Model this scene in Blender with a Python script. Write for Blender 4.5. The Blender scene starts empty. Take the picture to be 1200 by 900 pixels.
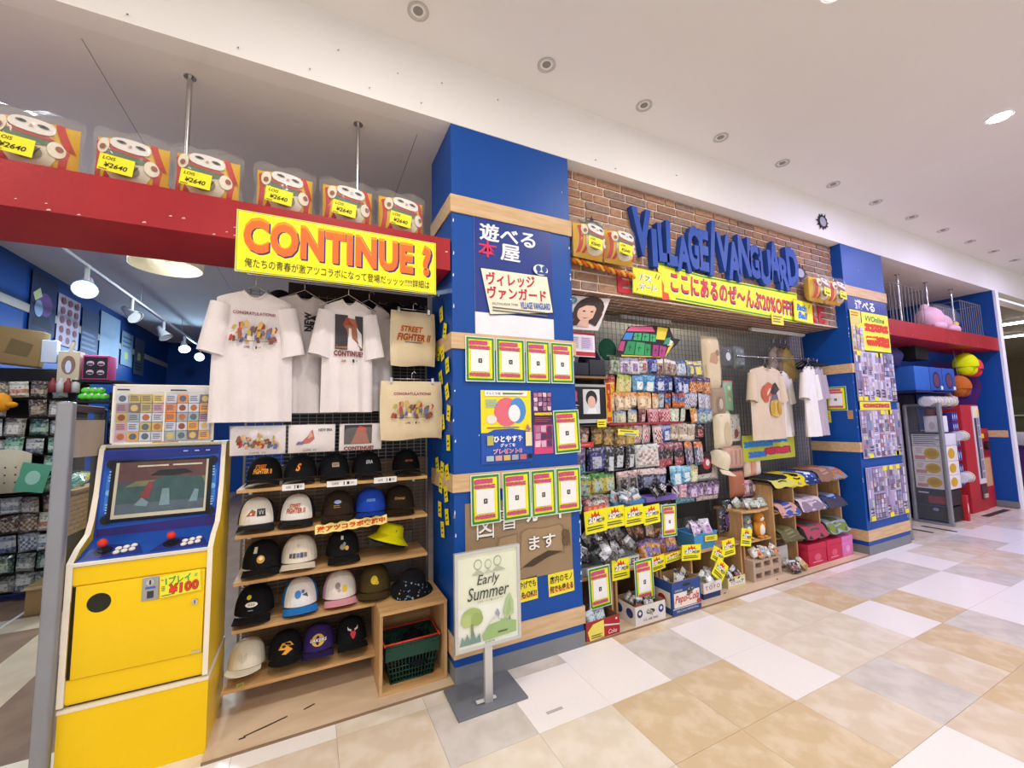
import bpy, bmesh, math, random
from math import sin, cos, pi, sqrt, radians
from mathutils import Vector, Matrix
random.seed(11)
S = bpy.context.scene
COL = S.collection

# ---------------------------------------------------------------- camera
YAW, PIT, ROL, FPX = .454353, .0898562, -.0214474, 481.1
_fw = Vector((sin(YAW)*cos(PIT), cos(YAW)*cos(PIT), sin(PIT)))
_r = Vector((cos(YAW), -sin(YAW), 0)); _u = _r.cross(_fw)
_R = _r*cos(ROL)+_u*sin(ROL); _U = -_r*sin(ROL)+_u*cos(ROL)
cd = bpy.data.cameras.new('camera'); cam = bpy.data.objects.new('camera', cd); COL.objects.link(cam)
cd.sensor_width = 36; cd.lens = FPX/1200*36; cd.clip_start = .05; cd.clip_end = 200
cam.matrix_world = Matrix(((_R.x, _U.x, -_fw.x, 0), (_R.y, _U.y, -_fw.y, 0), (_R.z, _U.z, -_fw.z, 1.56), (0, 0, 0, 1)))
S.camera = cam

# ---------------------------------------------------------------- world, lights, exposure
S.view_settings.view_transform = 'Standard'; S.view_settings.look = 'None'
S.view_settings.gamma = 1; S.view_settings.exposure = 0.14; S.view_settings.use_curve_mapping = False
w = bpy.data.worlds.new('world'); S.world = w; w.use_nodes = True
w.node_tree.nodes['Background'].inputs[0].default_value = (.92, .92, 1, 1)
w.node_tree.nodes["Background"].inputs[1].default_value = 0.95

def lamp(name, kind, loc, power, color=(1, 1, 1), size=.3, aim=None, angle=120, blend=.5):
    d = bpy.data.lights.new(name, kind); d.energy = power; d.color = color
    if kind == 'AREA': d.shape = 'DISK'; d.size = size
    else: d.shadow_soft_size = size
    if kind == 'SPOT': d.spot_size = radians(angle); d.spot_blend = blend
    o = bpy.data.objects.new(name, d); COL.objects.link(o); o.location = loc
    v = Vector(aim)-Vector(loc) if aim else Vector((0, 0, -1))
    o.rotation_euler = v.to_track_quat('-Z', 'Y').to_euler()
    return o
WARM, NEUT, COOL = (1, .90, .77), (1, .96, .93), (.64, .60, 1)
# lit ceiling downlights of the concourse (rows parallel to the shop front)
for x, c, p in ((-4.8, WARM, 22), (-2.3, WARM, 24), (.2, NEUT, 26), (2.7, NEUT, 27), (5.17, COOL, 46), (7.7, COOL, 52), (10.2, COOL, 44)):
    lamp('downlight_lamp', 'AREA', (x, 1.1, 3.99), p, c, .22)
for y in (-1.6,):
    for x, c in ((-4, WARM), (-1, NEUT), (2, NEUT), (5, NEUT), (8, COOL), (11, COOL)):
        lamp('downlight_lamp', 'AREA', (x, y, 3.99), 27, c, .22)
# fill lights added to brighten the shop interior, no fixtures of their own
lamp('shop_fill', 'AREA', (-1.0, 7.0, 3.5), 120, (.72, .86, 1), .6)
lamp('shop_fill', 'AREA', (3.5, 3.25, 3.4), 18, (1, .97, .9), .4)
lamp('shop_fill', 'AREA', (8.3, 4.6, 3.4), 14, (.62, .58, 1), .6)
lamp('shop_fill', 'AREA', (-1.9, 4.2, 3.5), 34, (.85, .93, 1), .5)

# ---------------------------------------------------------------- materials
def lin(h):
    h = h.lstrip('#'); o = []
    for i in (0, 2, 4):
        c = int(h[i:i+2], 16)/255
        o.append(c/12.92 if c <= .04045 else ((c+.055)/1.055)**2.4)
    return (*o, 1)
MATS = {}
def newmat(key, col, rough=.55, metal=0, var=.06, scale=7, bump=0, bscale=60, emit=0, alpha=1, trans=0, spec=.4, col2=None, thr=None, stretch=(1, 1, 1), ior=1.45, coat=0):
    m = bpy.data.materials.new(key.strip('#') if key[0] == '#' else key); m.use_nodes = True
    nt = m.node_tree; b = nt.nodes['Principled BSDF']; N = nt.nodes.new; L = nt.links.new
    b.inputs['Roughness'].default_value = rough; b.inputs['Metallic'].default_value = metal
    b.inputs['Specular IOR Level'].default_value = spec; b.inputs['IOR'].default_value = ior
    b.inputs['Coat Weight'].default_value = coat
    c = lin(col); b.inputs['Base Color'].default_value = c
    if emit:
        b.inputs['Emission Color'].default_value = c; b.inputs['Emission Strength'].default_value = emit
    if alpha < 1: b.inputs['Alpha'].default_value = alpha
    if trans: b.inputs['Transmission Weight'].default_value = trans
    tc = N('ShaderNodeTexCoord'); mp = N('ShaderNodeMapping'); mp.inputs['Scale'].default_value = stretch
    L(tc.outputs['Object'], mp.inputs[0])
    if var or col2:
        n = N('ShaderNodeTexNoise'); n.inputs['Scale'].default_value = scale; n.inputs['Detail'].default_value = 4
        L(mp.outputs[0], n.inputs['Vector'])
        if col2:
            r = N('ShaderNodeValToRGB'); lo, hi = thr or (.35, .65)
            r.color_ramp.elements[0].position = lo; r.color_ramp.elements[1].position = hi
            r.color_ramp.elements[0].color = c; r.color_ramp.elements[1].color = lin(col2)
            L(n.outputs[0], r.inputs[0]); L(r.outputs[0], b.inputs['Base Color'])
        else:
            h = N('ShaderNodeHueSaturation'); h.inputs['Color'].default_value = c
            mr = N('ShaderNodeMapRange'); mr.inputs[3].default_value = 1-var*2; mr.inputs[4].default_value = 1+var*2
            L(n.outputs[0], mr.inputs[0]); L(mr.outputs[0], h.inputs['Value']); L(h.outputs[0], b.inputs['Base Color'])
    if bump:
        n2 = N('ShaderNodeTexNoise'); n2.inputs['Scale'].default_value = bscale; L(mp.outputs[0], n2.inputs['Vector'])
        bp = N('ShaderNodeBump'); bp.inputs['Strength'].default_value = bump; bp.inputs['Distance'].default_value = .01
        L(n2.outputs[0], bp.inputs['Height']); L(bp.outputs[0], b.inputs['Normal'])
    MATS[key] = m
    return m
def foil(key):      # glossy printed cellophane: busy flat print in dark, main and light tones of its colour
    m = newmat(key, key[1:], rough=.2, spec=.65, bump=.5, bscale=38, var=0)
    nt = m.node_tree; N = nt.nodes.new; L = nt.links.new; c = lin(key[1:]); b = nt.nodes['Principled BSDF']
    mp = [n for n in nt.nodes if n.type == 'MAPPING'][0]; oi = N('ShaderNodeObjectInfo')
    vm = N('ShaderNodeVectorMath'); vm.operation = 'ADD'; L(mp.outputs[0], vm.inputs[0])
    sc_ = N('ShaderNodeMath'); sc_.operation = 'MULTIPLY'; sc_.inputs[1].default_value = 7; L(oi.outputs['Random'], sc_.inputs[0]); L(sc_.outputs[0], vm.inputs[1])
    n = N('ShaderNodeTexNoise'); n.inputs['Scale'].default_value = 48; n.inputs['Detail'].default_value = 2; L(vm.outputs[0], n.inputs['Vector'])
    r = N('ShaderNodeValToRGB'); e = r.color_ramp.elements; L(n.outputs[0], r.inputs[0]); L(r.outputs[0], b.inputs['Base Color'])
    e[0].position = .36; e[0].color = (*[x*.36 for x in c[:3]], 1); e[1].position = .43; e[1].color = c
    q = e.new(.55); q.color = c; q = e.new(.62); q.color = (*[x*.6+.26 for x in c[:3]], 1)
    return m
def M(key):
    if key in MATS: return MATS[key]
    if key.startswith('#'): return newmat(key, key)
    if key.startswith('~'): return foil(key)
    if key.startswith('^'): return newmat(key, key[1:], rough=.95, spec=.1, bump=.3, bscale=120, var=.05)            # cloth
    raise KeyError(key)
nm = newmat
nm('blue_paint', '#094a9c', rough=.45, var=.05, scale=3, bump=.05, bscale=30)
nm('red_paint', '#a91e26', rough=.42, col2='#9a1a22', thr=(.3, .7), scale=4, bump=.06)
nm('wood_band', '#d8b88f', rough=.6, col2='#c9a678', scale=5, stretch=(1, 6, 9), bump=.05)
nm('wood', '#cfa671', rough=.55, col2='#b98c57', scale=4, stretch=(1, 7, 7), bump=.06)
nm('wood_v', '#cba574', rough=.55, col2='#b78d5a', scale=4, stretch=(7, 7, 1), bump=.06)
nm('ply', '#dcc6a8', rough=.5, col2='#cdb391', scale=2.2, stretch=(1, 3, 1))
nm('grey_base', '#7d7f80', rough=.5)
nm('ceiling_white', '#eceae8', rough=.85, var=.015, scale=1.5)
nm('fascia_white', '#eeebe6', rough=.8, var=.02, scale=2)
nm('soffit_grey', '#e8e4dc', rough=.85, var=.03, scale=2)
nm('mortar', '#eadccb', rough=.9, var=.08, scale=30)
nm('chrome', '#c8c8c8', rough=.22, metal=1, var=0)
nm('steel', '#a9abad', rough=.35, metal=.8, var=.02)
nm('alu', '#d2d3d0', rough=.35, metal=.55, var=.02)
nm('grey_metal', '#8d8f94', rough=.4, metal=.3)
nm('dark_wire', '#77777a', rough=.5, metal=.5)
nm('wire', '#8a867e', rough=.45, metal=.5)
nm('bag_film', '#f4f3ee', rough=.12, alpha=.09, var=0, spec=.9, bump=.5, bscale=14)
nm('clear', '#f2f6f8', rough=.08, alpha=.16, var=0, spec=.8)
nm('glass', '#dfe8ea', rough=.05, alpha=.05, var=0, spec=.8)
nm('yellow_lam', '#f2c800', rough=.32, var=.03, scale=3)
nm('lamp_white', '#ffffff', emit=14, var=0)
nm('lamp_blue', '#8fc8ff', emit=5, var=0)
nm('tube_white', '#fffdf4', emit=9, var=0)
nm('shade_lit', '#efe8cc', emit=.12, var=0, rough=.6)
nm('tile_white', '#f2ede6', rough=.2, var=.02, scale=60, spec=.5)
nm('tile_cream', '#e0d3bd', rough=.2, col2='#e9dfcd', thr=(.42, .62), scale=7, spec=.5)
nm('tile_grey', '#d8d1c6', rough=.2, col2='#cbc3b7', thr=(.42, .62), scale=7, spec=.5)
nm('tile_tan', '#d3bb95', rough=.2, col2='#dfccab', thr=(.45, .62), scale=7, spec=.5)
nm('tile_beige', '#d9c8ad', rough=.2, col2='#e4d7c2', thr=(.45, .62), scale=6, spec=.5)
nm('floor_far', '#d9cdb9', rough=.2, col2='#cbbb9f', thr=(.48, .52), scale=1.1, spec=.5)
nm('shop_brown', '#7d6450', rough=.3, col2='#8a705a', thr=(.4, .6), scale=6)
nm('shop_cream', '#c2ae90', rough=.3, col2='#b8a386', thr=(.4, .6), scale=6)
for i, (a, b_) in enumerate((('#a07c66', '#8c6852'), ('#ab866c', '#94705a'), ('#927464', '#806252'), ('#b48e72', '#9c785e'), ('#9a8476', '#866e60'))):
    nm('brick%d' % i, a, rough=.9, col2=b_, thr=(.35, .65), scale=40, bump=.3, bscale=70)

# ---------------------------------------------------------------- mesh builder
TXT = {}
def textmesh(s, off=0, shear=0):
    k = (s, off, shear)
    if k not in TXT:
        c = bpy.data.curves.new('t', 'FONT'); c.body = s; c.size = 1; c.offset = off; c.shear = shear; c.resolution_u = 3; c.space_character = 1+off*1.6
        o = bpy.data.objects.new('t', c); m = o.to_mesh()
        vs = [(v.co.x, v.co.y) for v in m.vertices]; fs = [tuple(p.vertices) for p in m.polygons]
        o.to_mesh_clear(); bpy.data.objects.remove(o); bpy.data.curves.remove(c)
        x0 = min(v[0] for v in vs); x1 = max(v[0] for v in vs); y0 = min(v[1] for v in vs); y1 = max(v[1] for v in vs)
        TXT[k] = ([((x-(x0+x1)/2)/(x1-x0), (y-(y0+y1)/2)/(y1-y0)) for x, y in vs], fs, (x1-x0)/(y1-y0))
    return TXT[k]

class MB:
    def __init__(s): s.v = []; s.f = []; s.mi = []; s.sm = []; s.keys = []; s.T = None
    def add(s, vs, fs, key, smooth=False):
        b = len(s.v)
        s.v += [tuple(s.T @ Vector(p)) for p in vs] if s.T else [tuple(p) for p in vs]
        if key not in s.keys: s.keys.append(key)
        k = s.keys.index(key)
        for f in fs: s.f.append(tuple(i+b for i in f)); s.mi.append(k); s.sm.append(smooth)
        return s
    def box(s, x0, x1, y0, y1, z0, z1, key, bev=0):
        if bev:
            bm = bmesh.new(); bmesh.ops.create_cube(bm, size=1)
            for v in bm.verts: v.co = (x0+(v.co.x+.5)*(x1-x0), y0+(v.co.y+.5)*(y1-y0), z0+(v.co.z+.5)*(z1-z0))
            bmesh.ops.bevel(bm, geom=list(bm.edges), offset=bev, segments=2, profile=.6, affect='EDGES')
            bm.verts.index_update()
            s.add([v.co[:] for v in bm.verts], [[v.index for v in f.verts] for f in bm.faces], key, True); bm.free(); return s
        return s.add([(x0, y0, z0), (x1, y0, z0), (x1, y1, z0), (x0, y1, z0), (x0, y0, z1), (x1, y0, z1), (x1, y1, z1), (x0, y1, z1)],
                     [(3, 2, 1, 0), (4, 5, 6, 7), (0, 1, 5, 4), (1, 2, 6, 5), (2, 3, 7, 6), (3, 0, 4, 7)], key)
    def cyl(s, p0, p1, r0, key, r1=None, n=12, smooth=True):
        p0 = Vector(p0); p1 = Vector(p1); r1 = r0 if r1 is None else r1
        d = (p1-p0).normalized(); a = d.orthogonal().normalized(); b = d.cross(a); vs = []
        for p, r in ((p0, r0), (p1, r1)):
            for i in range(n):
                t = 2*pi*i/n; vs.append(p+(a*cos(t)+b*sin(t))*r)
        s.add(vs, [(i, (i+1) % n, n+(i+1) % n, n+i) for i in range(n)], key, smooth)
        s.add(vs[:n], [tuple(range(n))[::-1]], key); s.add(vs[n:], [tuple(range(n))], key); return s
    def tube(s, pts, r, key, n=6, close=False):
        pts = [Vector(p) for p in pts]; vs = []; m = len(pts); fs = []
        ref = None
        for i, p in enumerate(pts):
            q0 = pts[i-1] if (i or close) else p; q1 = pts[(i+1) % m] if (i < m-1 or close) else p
            d = (q1-q0).normalized()
            a = d.orthogonal().normalized() if ref is None else (ref-d*ref.dot(d)).normalized()
            ref = a; b = d.cross(a)
            vs += [p+(a*cos(2*pi*j/n)+b*sin(2*pi*j/n))*r for j in range(n)]
        for i in range(m if close else m-1):
            for j in range(n):
                i2 = (i+1) % m; fs.append((i*n+j, i*n+(j+1) % n, i2*n+(j+1) % n, i2*n+j))
        if not close: fs += [tuple(range(n))[::-1], tuple((m-1)*n+j for j in range(n))]
        return s.add(vs, fs, key, True)
    def surf(s, fn, nu, nv, key, closeu=False, smooth=True):
        vs = [fn(i/nu, j/nv) for j in range(nv+1) for i in range(nu if closeu else nu+1)]
        w_ = nu if closeu else nu+1; fs = []
        for j in range(nv):
            for i in range(nu):
                i2 = (i+1) % w_ if closeu else i+1
                fs.append((j*w_+i, j*w_+i2, (j+1)*w_+i2, (j+1)*w_+i))
        return s.add(vs, fs, key, smooth)
    def ell(s, c, r, key, nu=14, nv=8, lo=-pi/2, hi=pi/2, pw=1.0):
        def fn(u, v):
            t = 2*pi*u; p = lo+(hi-lo)*v
            cp = abs(cos(p))**pw
            return (c[0]+r[0]*cp*cos(t), c[1]+r[1]*cp*sin(t), c[2]+r[2]*sin(p))
        return s.surf(fn, nu, nv, key, True)
    def lathe(s, prof, key, n=16, c=(0, 0, 0), smooth=True):
        def fn(u, v):
            k = v*(len(prof)-1); i = min(int(k+1e-6), len(prof)-1); r, z = prof[i]
            return (c[0]+r*cos(2*pi*u), c[1]+r*sin(2*pi*u), c[2]+z)
        return s.surf(fn, n, len(prof)-1, key, True, smooth)
    def prism(s, pts, y0, y1, key, side=None):       # outline in (x, z), seen from -Y when listed counter-clockwise
        n = len(pts); vs = [(x, y0, z) for x, z in pts]+[(x, y1, z) for x, z in pts]
        s.add(vs, [tuple(range(n)), tuple(range(n, 2*n))[::-1]], key)
        return s.add(vs, [(i, n+i, n+(i+1) % n, (i+1) % n) for i in range(n)], side or key)
    def text(s, t, u, v, w_, h, y, key, off=0, shear=0, rot=0, fn=None, ext=0):
        vs, fs, asp = textmesh(t, off, shear)
        if w_ is None: w_ = h*asp
        if h is None: h = w_/asp
        c, k = cos(rot), sin(rot); P = []
        for a, b in vs:
            a *= w_; b *= h; P.append((u+a*c-b*k, v+a*k+b*c))
        f3 = fn or (lambda a, b, n: (a, n, b))
        if ext:
            n = len(P); bnd = {}
            for f in fs:
                for i in range(len(f)):
                    e = (f[i], f[(i+1) % len(f)]); bnd[e] = bnd.get(e, 0)+1
            side = [(a, b) for (a, b) in bnd if (b, a) not in bnd]
            s.add([f3(a, b, y-ext) for a, b in P]+[f3(a, b, y) for a, b in P], [tuple(f) for f in fs]+[(b, a, a+n, b+n) for a, b in side], key)
            return s
        return s.add([f3(a, b, y) for a, b in P], fs, key)
    def poly(s, pts, y, key, fn=None):
        f3 = fn or (lambda a, b, n: (a, n, b))
        return s.add([f3(a, b, y) for a, b in pts], [tuple(range(len(pts)))], key)
    def mesh(s, name):
        me = bpy.data.meshes.new(name); me.from_pydata(s.v, [], s.f)
        for k in s.keys: me.materials.append(M(k))
        me.polygons.foreach_set('material_index', s.mi); me.polygons.foreach_set('use_smooth', s.sm); me.update()
        return me
    def build(s, name, parent=None, loc=None, rot=None):
        return put(name, s.mesh(name), parent, loc, rot)
def put(name, me, parent=None, loc=None, rot=None):
    o = bpy.data.objects.new(name, me); COL.objects.link(o); o.parent = parent
    if loc: o.location = loc
    if rot: o.rotation_euler = rot
    return o
def tag(o, label, cat, group=None):
    o['label'] = label; o['category'] = cat
    if group: o['group'] = group
    return o
def thing(name, label, cat, loc=(0, 0, 0), rot=(0, 0, 0), group=None):
    return tag(put(name, None, None, loc, rot), label, cat, group)
def struct(o, label=None):
    o['kind'] = 'structure'
    if label: o['label'] = label
    return o
def dup(root, loc=None, rot=None, label=None, group=None, scale=None):
    r = root.copy(); COL.objects.link(r)
    if loc: r.location = loc
    if rot: r.rotation_euler = rot
    if scale: r.scale = scale
    if label: r['label'] = label
    if group: r['group'] = group
    for ch in root.children:
        c = ch.copy(); COL.objects.link(c); c.parent = r
        for g in ch.children:
            d = g.copy(); COL.objects.link(d); d.parent = c
    return r
ORD = ['first', 'second', 'third', 'fourth', 'fifth', 'sixth', 'seventh', 'eighth', 'ninth', 'tenth', 'eleventh', 'twelfth', 'thirteenth', 'fourteenth', 'fifteenth', 'sixteenth', 'seventeenth', 'eighteenth', 'nineteenth', 'twentieth', 'twenty-first', 'twenty-second', 'twenty-third', 'twenty-fourth']

def prints(mb, ops, x0, x1, z0, z1, y, fn=None, st=.0007):
    """flat print: ops in 0..1 coordinates of the rectangle x0..x1, z0..z1, each a little proud of the last"""
    W, H = x1-x0, z1-z0; X = lambda u: x0+u*W; Z = lambda v: z0+v*H
    for i, o in enumerate(ops):
        yy = y-st*(i+1)
        if o[0] == 'r':
            _, a, b, c, d, k = o; mb.poly([(X(a), Z(b)), (X(c), Z(b)), (X(c), Z(d)), (X(a), Z(d))], yy, k, fn)
        elif o[0] == 'c':
            _, a, b, ru, rv, k = o; mb.poly([(X(a+ru*cos(t*pi/9)), Z(b+rv*sin(t*pi/9))) for t in range(18)], yy, k, fn)
        elif o[0] == 'p': mb.poly([(X(a), Z(b)) for a, b in o[1]], yy, o[2], fn)
        elif o[0] == 't':
            _, t, a, b, w_, h, k = o[:7]; e = o[7] if len(o) > 7 else {}
            mb.text(t, X(a), Z(b), None if w_ is None else w_*W, None if h is None else h*H, yy, k, fn=fn, **e)
        elif o[0] == 'lines':     # rows of small print: bars of uneven length
            _, a, b, c, d, n, k = o; rr = random.Random(int(a*977+b*331+n))
            for q in range(n):
                zz = d+(b-d)*(q+.5)/n; h = abs(d-b)/n*.22
                mb.poly([(X(a), Z(zz-h)), (X(a+(c-a)*rr.uniform(.7, 1)), Z(zz-h)), (X(a+(c-a)*rr.uniform(.7, 1)), Z(zz+h)), (X(a), Z(zz+h))], yy, k, fn)
        elif o[0] == 'blobs':     # illegible hand lettering: a run of chunky uneven strokes
            _, a, b, c, d, n, k = o; rr = random.Random(int(a*977+b*331+n*7))
            for q in range(n):
                ca = a+(c-a)*(q+.5)/n; wd = (c-a)/n*.56; cb = (b+d)/2; hd = (d-b)/2; tk = .30
                for g in range(4):
                    if g == 0: p0, p1, hor = (rr.uniform(-.5, -.1), -1), (rr.uniform(-.5, .1), 1), False
                    elif g == 1: p0, p1, hor = (-1, rr.uniform(.2, .7)), (1, rr.uniform(.2, .8)), True
                    elif g == 2: p0, p1, hor = (rr.uniform(.1, .5), 1), (rr.uniform(.2, .9), -1), False
                    else: p0, p1, hor = (-1, rr.uniform(-.8, -.2)), (1, rr.uniform(-.8, -.2)), True
                    o4 = ((0, -tk), (0, -tk), (0, tk), (0, tk)) if hor else ((-tk, 0), (tk, 0), (tk, 0), (-tk, 0))
                    src = (p0, p1, p1, p0) if hor else (p0, p0, p1, p1)
                    mb.poly([(X(ca+wd*(s_[0]+e_[0])), Z(cb+hd*(s_[1]*.8+e_[1]))) for s_, e_ in zip(src, o4)], yy-st*.02*(q*4+g), k, fn)
def sheet(name, label, cat, x0, x1, z0, z1, y, base, ops, group=None, rot=0, th=.002, curl=0, tilt=0, part='print'):
    """a poster / card hung flat against something: own sheet plus its print; curl bows it outward"""
    cx, cz = (x0+x1)/2, (z0+z1)/2; w2, h2 = (x1-x0)/2, (z1-z0)/2
    def fn(a, b, n):
        return (a, n-curl*(1-cos(pi*(a/w2)*.9))*.5-curl*.6*(1-cos(pi*(b/h2)*.9))*.5, b)
    mb = MB(); N = 6 if curl else 1
    for yy, fl in ((0, 1), (th, 0)) if curl else ():
        mb.surf((lambda u, v, yy=yy: fn(-w2+2*w2*(u if fl else 1-u), -h2+2*h2*v, yy)), N, N, base, smooth=bool(curl))
    if not curl: mb.box(-w2, w2, 0, th, -h2, h2, base)
    o = tag(mb.build(name, None, (cx, y, cz), (tilt, rot, 0)), label, cat, group)
    if ops:
        p = MB(); prints(p, ops, -w2, w2, -h2, h2, 0, fn if curl else None); p.build(part, o)
    return o
# ================================================================ setting
X1a, X1b, X2a, X2b, YF, YB, ZS, ZC = .80, 1.73, 5.55, 6.50, 2.49, 2.98, 3.56, 4.03
XE = 10.15
fl = struct(MB().box(-9, 22, -9, 2.49, -.08, -.005, 'floor_far').build('floor'), 'pale tiled concourse floor')
TM = {}
for k in ('white', 'cream', 'grey', 'tan', 'beige'):
    for sz in ((.4535, .4435), (.4535, .109)):
        a, b = sz[0]/2, sz[1]/2
        TM[k, sz[1] > .2] = MB().box(-a, a, -b, b, -.005, 0, 'tile_'+k).mesh('tile')
def tcol(i, j):
    # i: column from X=.145, j: row from Y=2.38 toward the viewer
    fix = {(-1, 0): 'beige', (0, 0): 'beige', (1, 0): 'grey', (2, 0): 'white', (3, 0): 'white', (4, 0): 'grey', (5, 0): 'white', (6, 0): 'cream', (7, 0): 'cream', (8, 0): 'tan', (9, 0): 'grey', (10, 0): 'grey', (11, 0): 'grey', (12, 0): 'white',
           (-1, 1): 'tan', (0, 1): 'tan', (1, 1): 'cream', (2, 1): 'cream', (3, 1): 'tan', (4, 1): 'tan', (5, 1): 'white', (6, 1): 'cream', (7, 1): 'cream', (8, 1): 'white', (9, 1): 'tan', (10, 1): 'white', (11, 1): 'white', (12, 1): 'grey', (13, 1): 'beige', (14, 1): 'beige', (15, 1): 'white', (16, 1): 'white',
           (2, 2): 'cream', (3, 2): 'tan', (4, 2): 'tan', (5, 2): 'beige', (6, 2): 'grey', (7, 2): 'beige', (8, 2): 'tan', (9, 2): 'grey', (10, 2): 'white', (11, 2): 'white',
           (3, 3): 'tan', (4, 3): 'white', (5, 3): 'white', (6, 3): 'beige', (7, 3): 'tan', (8, 3): 'tan',
           (13, 0): 'cream', (14, 0): 'beige', (15, 0): 'grey', (16, 0): 'white', (17, 0): 'white', (18, 0): 'cream', (17, 1): 'tan', (18, 1): 'grey'}
    if (i, j) in fix: return fix[i, j]
    return random.Random(((i//2)*131+j*37+(i//2)*(j//2)) & 0xffff).choice(['white', 'cream', 'grey', 'tan', 'beige', 'cream', 'beige'])
for i in range(-6, 26):
    cx = .145+.455*(i+.5)
    k = {-2: 'white', -1: 'white', 0: 'cream', 1: 'cream', 2: 'grey', 3: 'white', 4: 'tan', 5: 'cream', 6: 'tan', 7: 'white', 8: 'cream'}.get(i, random.choice(['white', 'cream', 'grey', 'beige']))
    put('tile', TM[k, False], fl, (cx, 2.435, 0))
    for j in range(0, 7):
        if cx > 4.5 and j > 5: continue
        put('tile', TM[tcol(i, j), True], fl, (cx, 2.38-.445*(j+.5), 0))
# shop floor behind the shop-front line
sf = struct(MB().box(-3.2, 10.3, 2.49, 12.2, -.08, -.005, 'shop_brown').build('floor_shop'), 'brown and cream tiled shop floor')
MB().box(-1.86, -1.56, 2.93, 12, -.005, 0, 'shop_cream').build('tile', sf)
MB().box(-1.559, -1.0, 2.93, 12, -.005, 0, 'shop_brown').build('tile', sf)
MB().box(-3.05, -1.861, 4.75, 5.05, -.005, 0, 'shop_cream').build('tile', sf)
MB().box(-3.05, -1.861, 2.93, 4.748, -.005, 0, 'shop_brown').build('tile', sf)
MB().box(-3.05, -1.861, 5.052, 12, -.005, 0, 'shop_brown').build('tile', sf)
MB().box(-3.05, -.43, 2.492, 2.928, -.005, 0, 'tile_cream').build('tile', sf)
MB().box(-2.215, -2.19, 4.0, 9, 0, .001, '#d8d4cc').build('line_tape', sf)
MB().box(6.5, 10.1, 2.492, 3.6, -.005, 0, 'tile_beige').build('tile', sf)
for a, b in ((-.43, X1a-.002), (X1b+.002, X2a-.002)):
    pl = struct(MB().box(a, b, YF+.003, 3.2, -.004, .012, 'ply').build('floor_plinth'), 'low plywood platform board on the floor')
    MB().box(a, b, YF-.004, YF+.002, -.004, .011, '#8a6f54').build('edge_trim', pl)
# dark scuffs on the left board
for q, (a, b, l, an) in enumerate(((-.18, 2.62, .2, .3), (.02, 2.68, .06, .4), (-.28, 2.58, .03, 0), (3.3, 2.58, .03, .2), (4.0, 2.55, .04, .3))):
    struct(MB().prism([(-l/2, -.004), (l/2, -.006), (l/2, .004), (0, .007), (-l/2, .005)], 0, .0006, '#4c3a2b').build('trim_scuff', None, (a, b, .0128), (pi/2, 0, an)), 'dark scuff on the plywood platform')
struct(MB().box(1.16, 1.26, 2.03, 2.05, 0, .0008, '#b8b4ae').build('trim_tape'), 'short strip of grey tape on a white floor tile')
# ceilings
struct(MB().box(-9, 22, -3.2, 2.52, ZC, ZC+.1, 'ceiling_white').build('ceiling'), 'white concourse ceiling')
fa = struct(MB().box(-9, 22, YF, YF+.12, ZS, ZC, 'fascia_white').box(-9, 22, YF-.006, YF, ZS, ZS+.02, 'fascia_white').build('trim_fascia'), 'white fascia strip above the shop front')
for q, (x, z) in enumerate(((-.86, 3.60), (-.4, 3.61), (-.05, 3.62), (.28, 3.62), (.6, 3.63), (.1, 3.8), (.45, 3.78), (.74, 3.82), (1.15, 3.84), (2.0, 3.62), (2.2, 3.6), (2.9, 3.72))):
    MB().cyl((x, YF-.012, z), (x, YF, z+.01), .003, '#5b5852', n=5).build('pin', fa)
struct(MB().box(-3.2, XE+.1, YF+.12, 12.2, ZS, ZS+.08, 'soffit_grey').build('ceiling_shop'), 'grey shop ceiling')
for x in (.62, -1.1):
    MB().box(x-.002, x+.002, YF+.2, 8, ZS-.001, ZS+.001, '#8d897f').build('trim_joint', bpy.data.objects['ceiling_shop'])
# shop walls
wl = struct(MB().box(-3.2, -3.05, 2.6, 12.2, 0, ZS, 'blue_paint').build('wall_left'), 'blue shop side wall')
MB().box(-3.05, -3.035, 3, 12, 2.96, 3.06, '#b9b6b0').build('trim_band', wl)
wb = struct(MB().box(-3.05, XE, 12.0, 12.2, 0, ZS, 'blue_paint').build('wall_back'), 'blue rear shop wall')
MB().box(-3.05, XE, 11.985, 12, 2.2, 2.32, '#b9a27e').build('trim_band', wb)
# pillars
def pillar(name, xa, xb, label):
    p = struct(MB().box(xa, xb, YF, YB, 0, ZS, 'blue_paint').build(name), label)
    for z0, z1 in ((2.94, 3.06), (2.03, 2.135), (1.126, 1.236), (.15, .265)):
        e = .011
        MB().box(xa-e, xb+e, YF-e, YF, z0, z1, 'wood_band').box(xa-e, xa, YF, YB, z0, z1, 'wood_band').box(xb, xb+e, YF, YB, z0, z1, 'wood_band').build('trim_band', p)
    MB().box(xa-.006, xb+.006, YF-.006, YB, 0, .10, 'grey_base').build('base_board', p)
    rr = random.Random(5 if xa < 3 else 6)
    ch = MB()
    for q in range(34):     # chips in the paint along the arrises
        z = rr.uniform(.3, 3.0); x = rr.choice((xa, xb)); h = rr.uniform(.006, .03)
        x += rr.uniform(0, .012) if x == xa else -rr.uniform(0, .012)
        if any(a-.02 < z < b+.02 for a, b in ((2.94, 3.06), (2.03, 2.135), (1.126, 1.236))): continue
        ch.prism([(x-.004, z), (x+.002, z-.004), (x+.005, z+h*.5), (x, z+h)], YF-.0008, YF, '#e8e6e2')
    for q in range(12):
        x, z = rr.uniform(xa+.05, xb-.05), rr.uniform(.3, 3.4)
        if .93 < x < 1.58 and 2.1 < z: continue
        ch.prism([(x-.003, z), (x+.003, z), (x+.002, z+.012)], YF-.0008, YF, '#d9dde4')
    ch.build('paint_chips', p)
    return p
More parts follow.
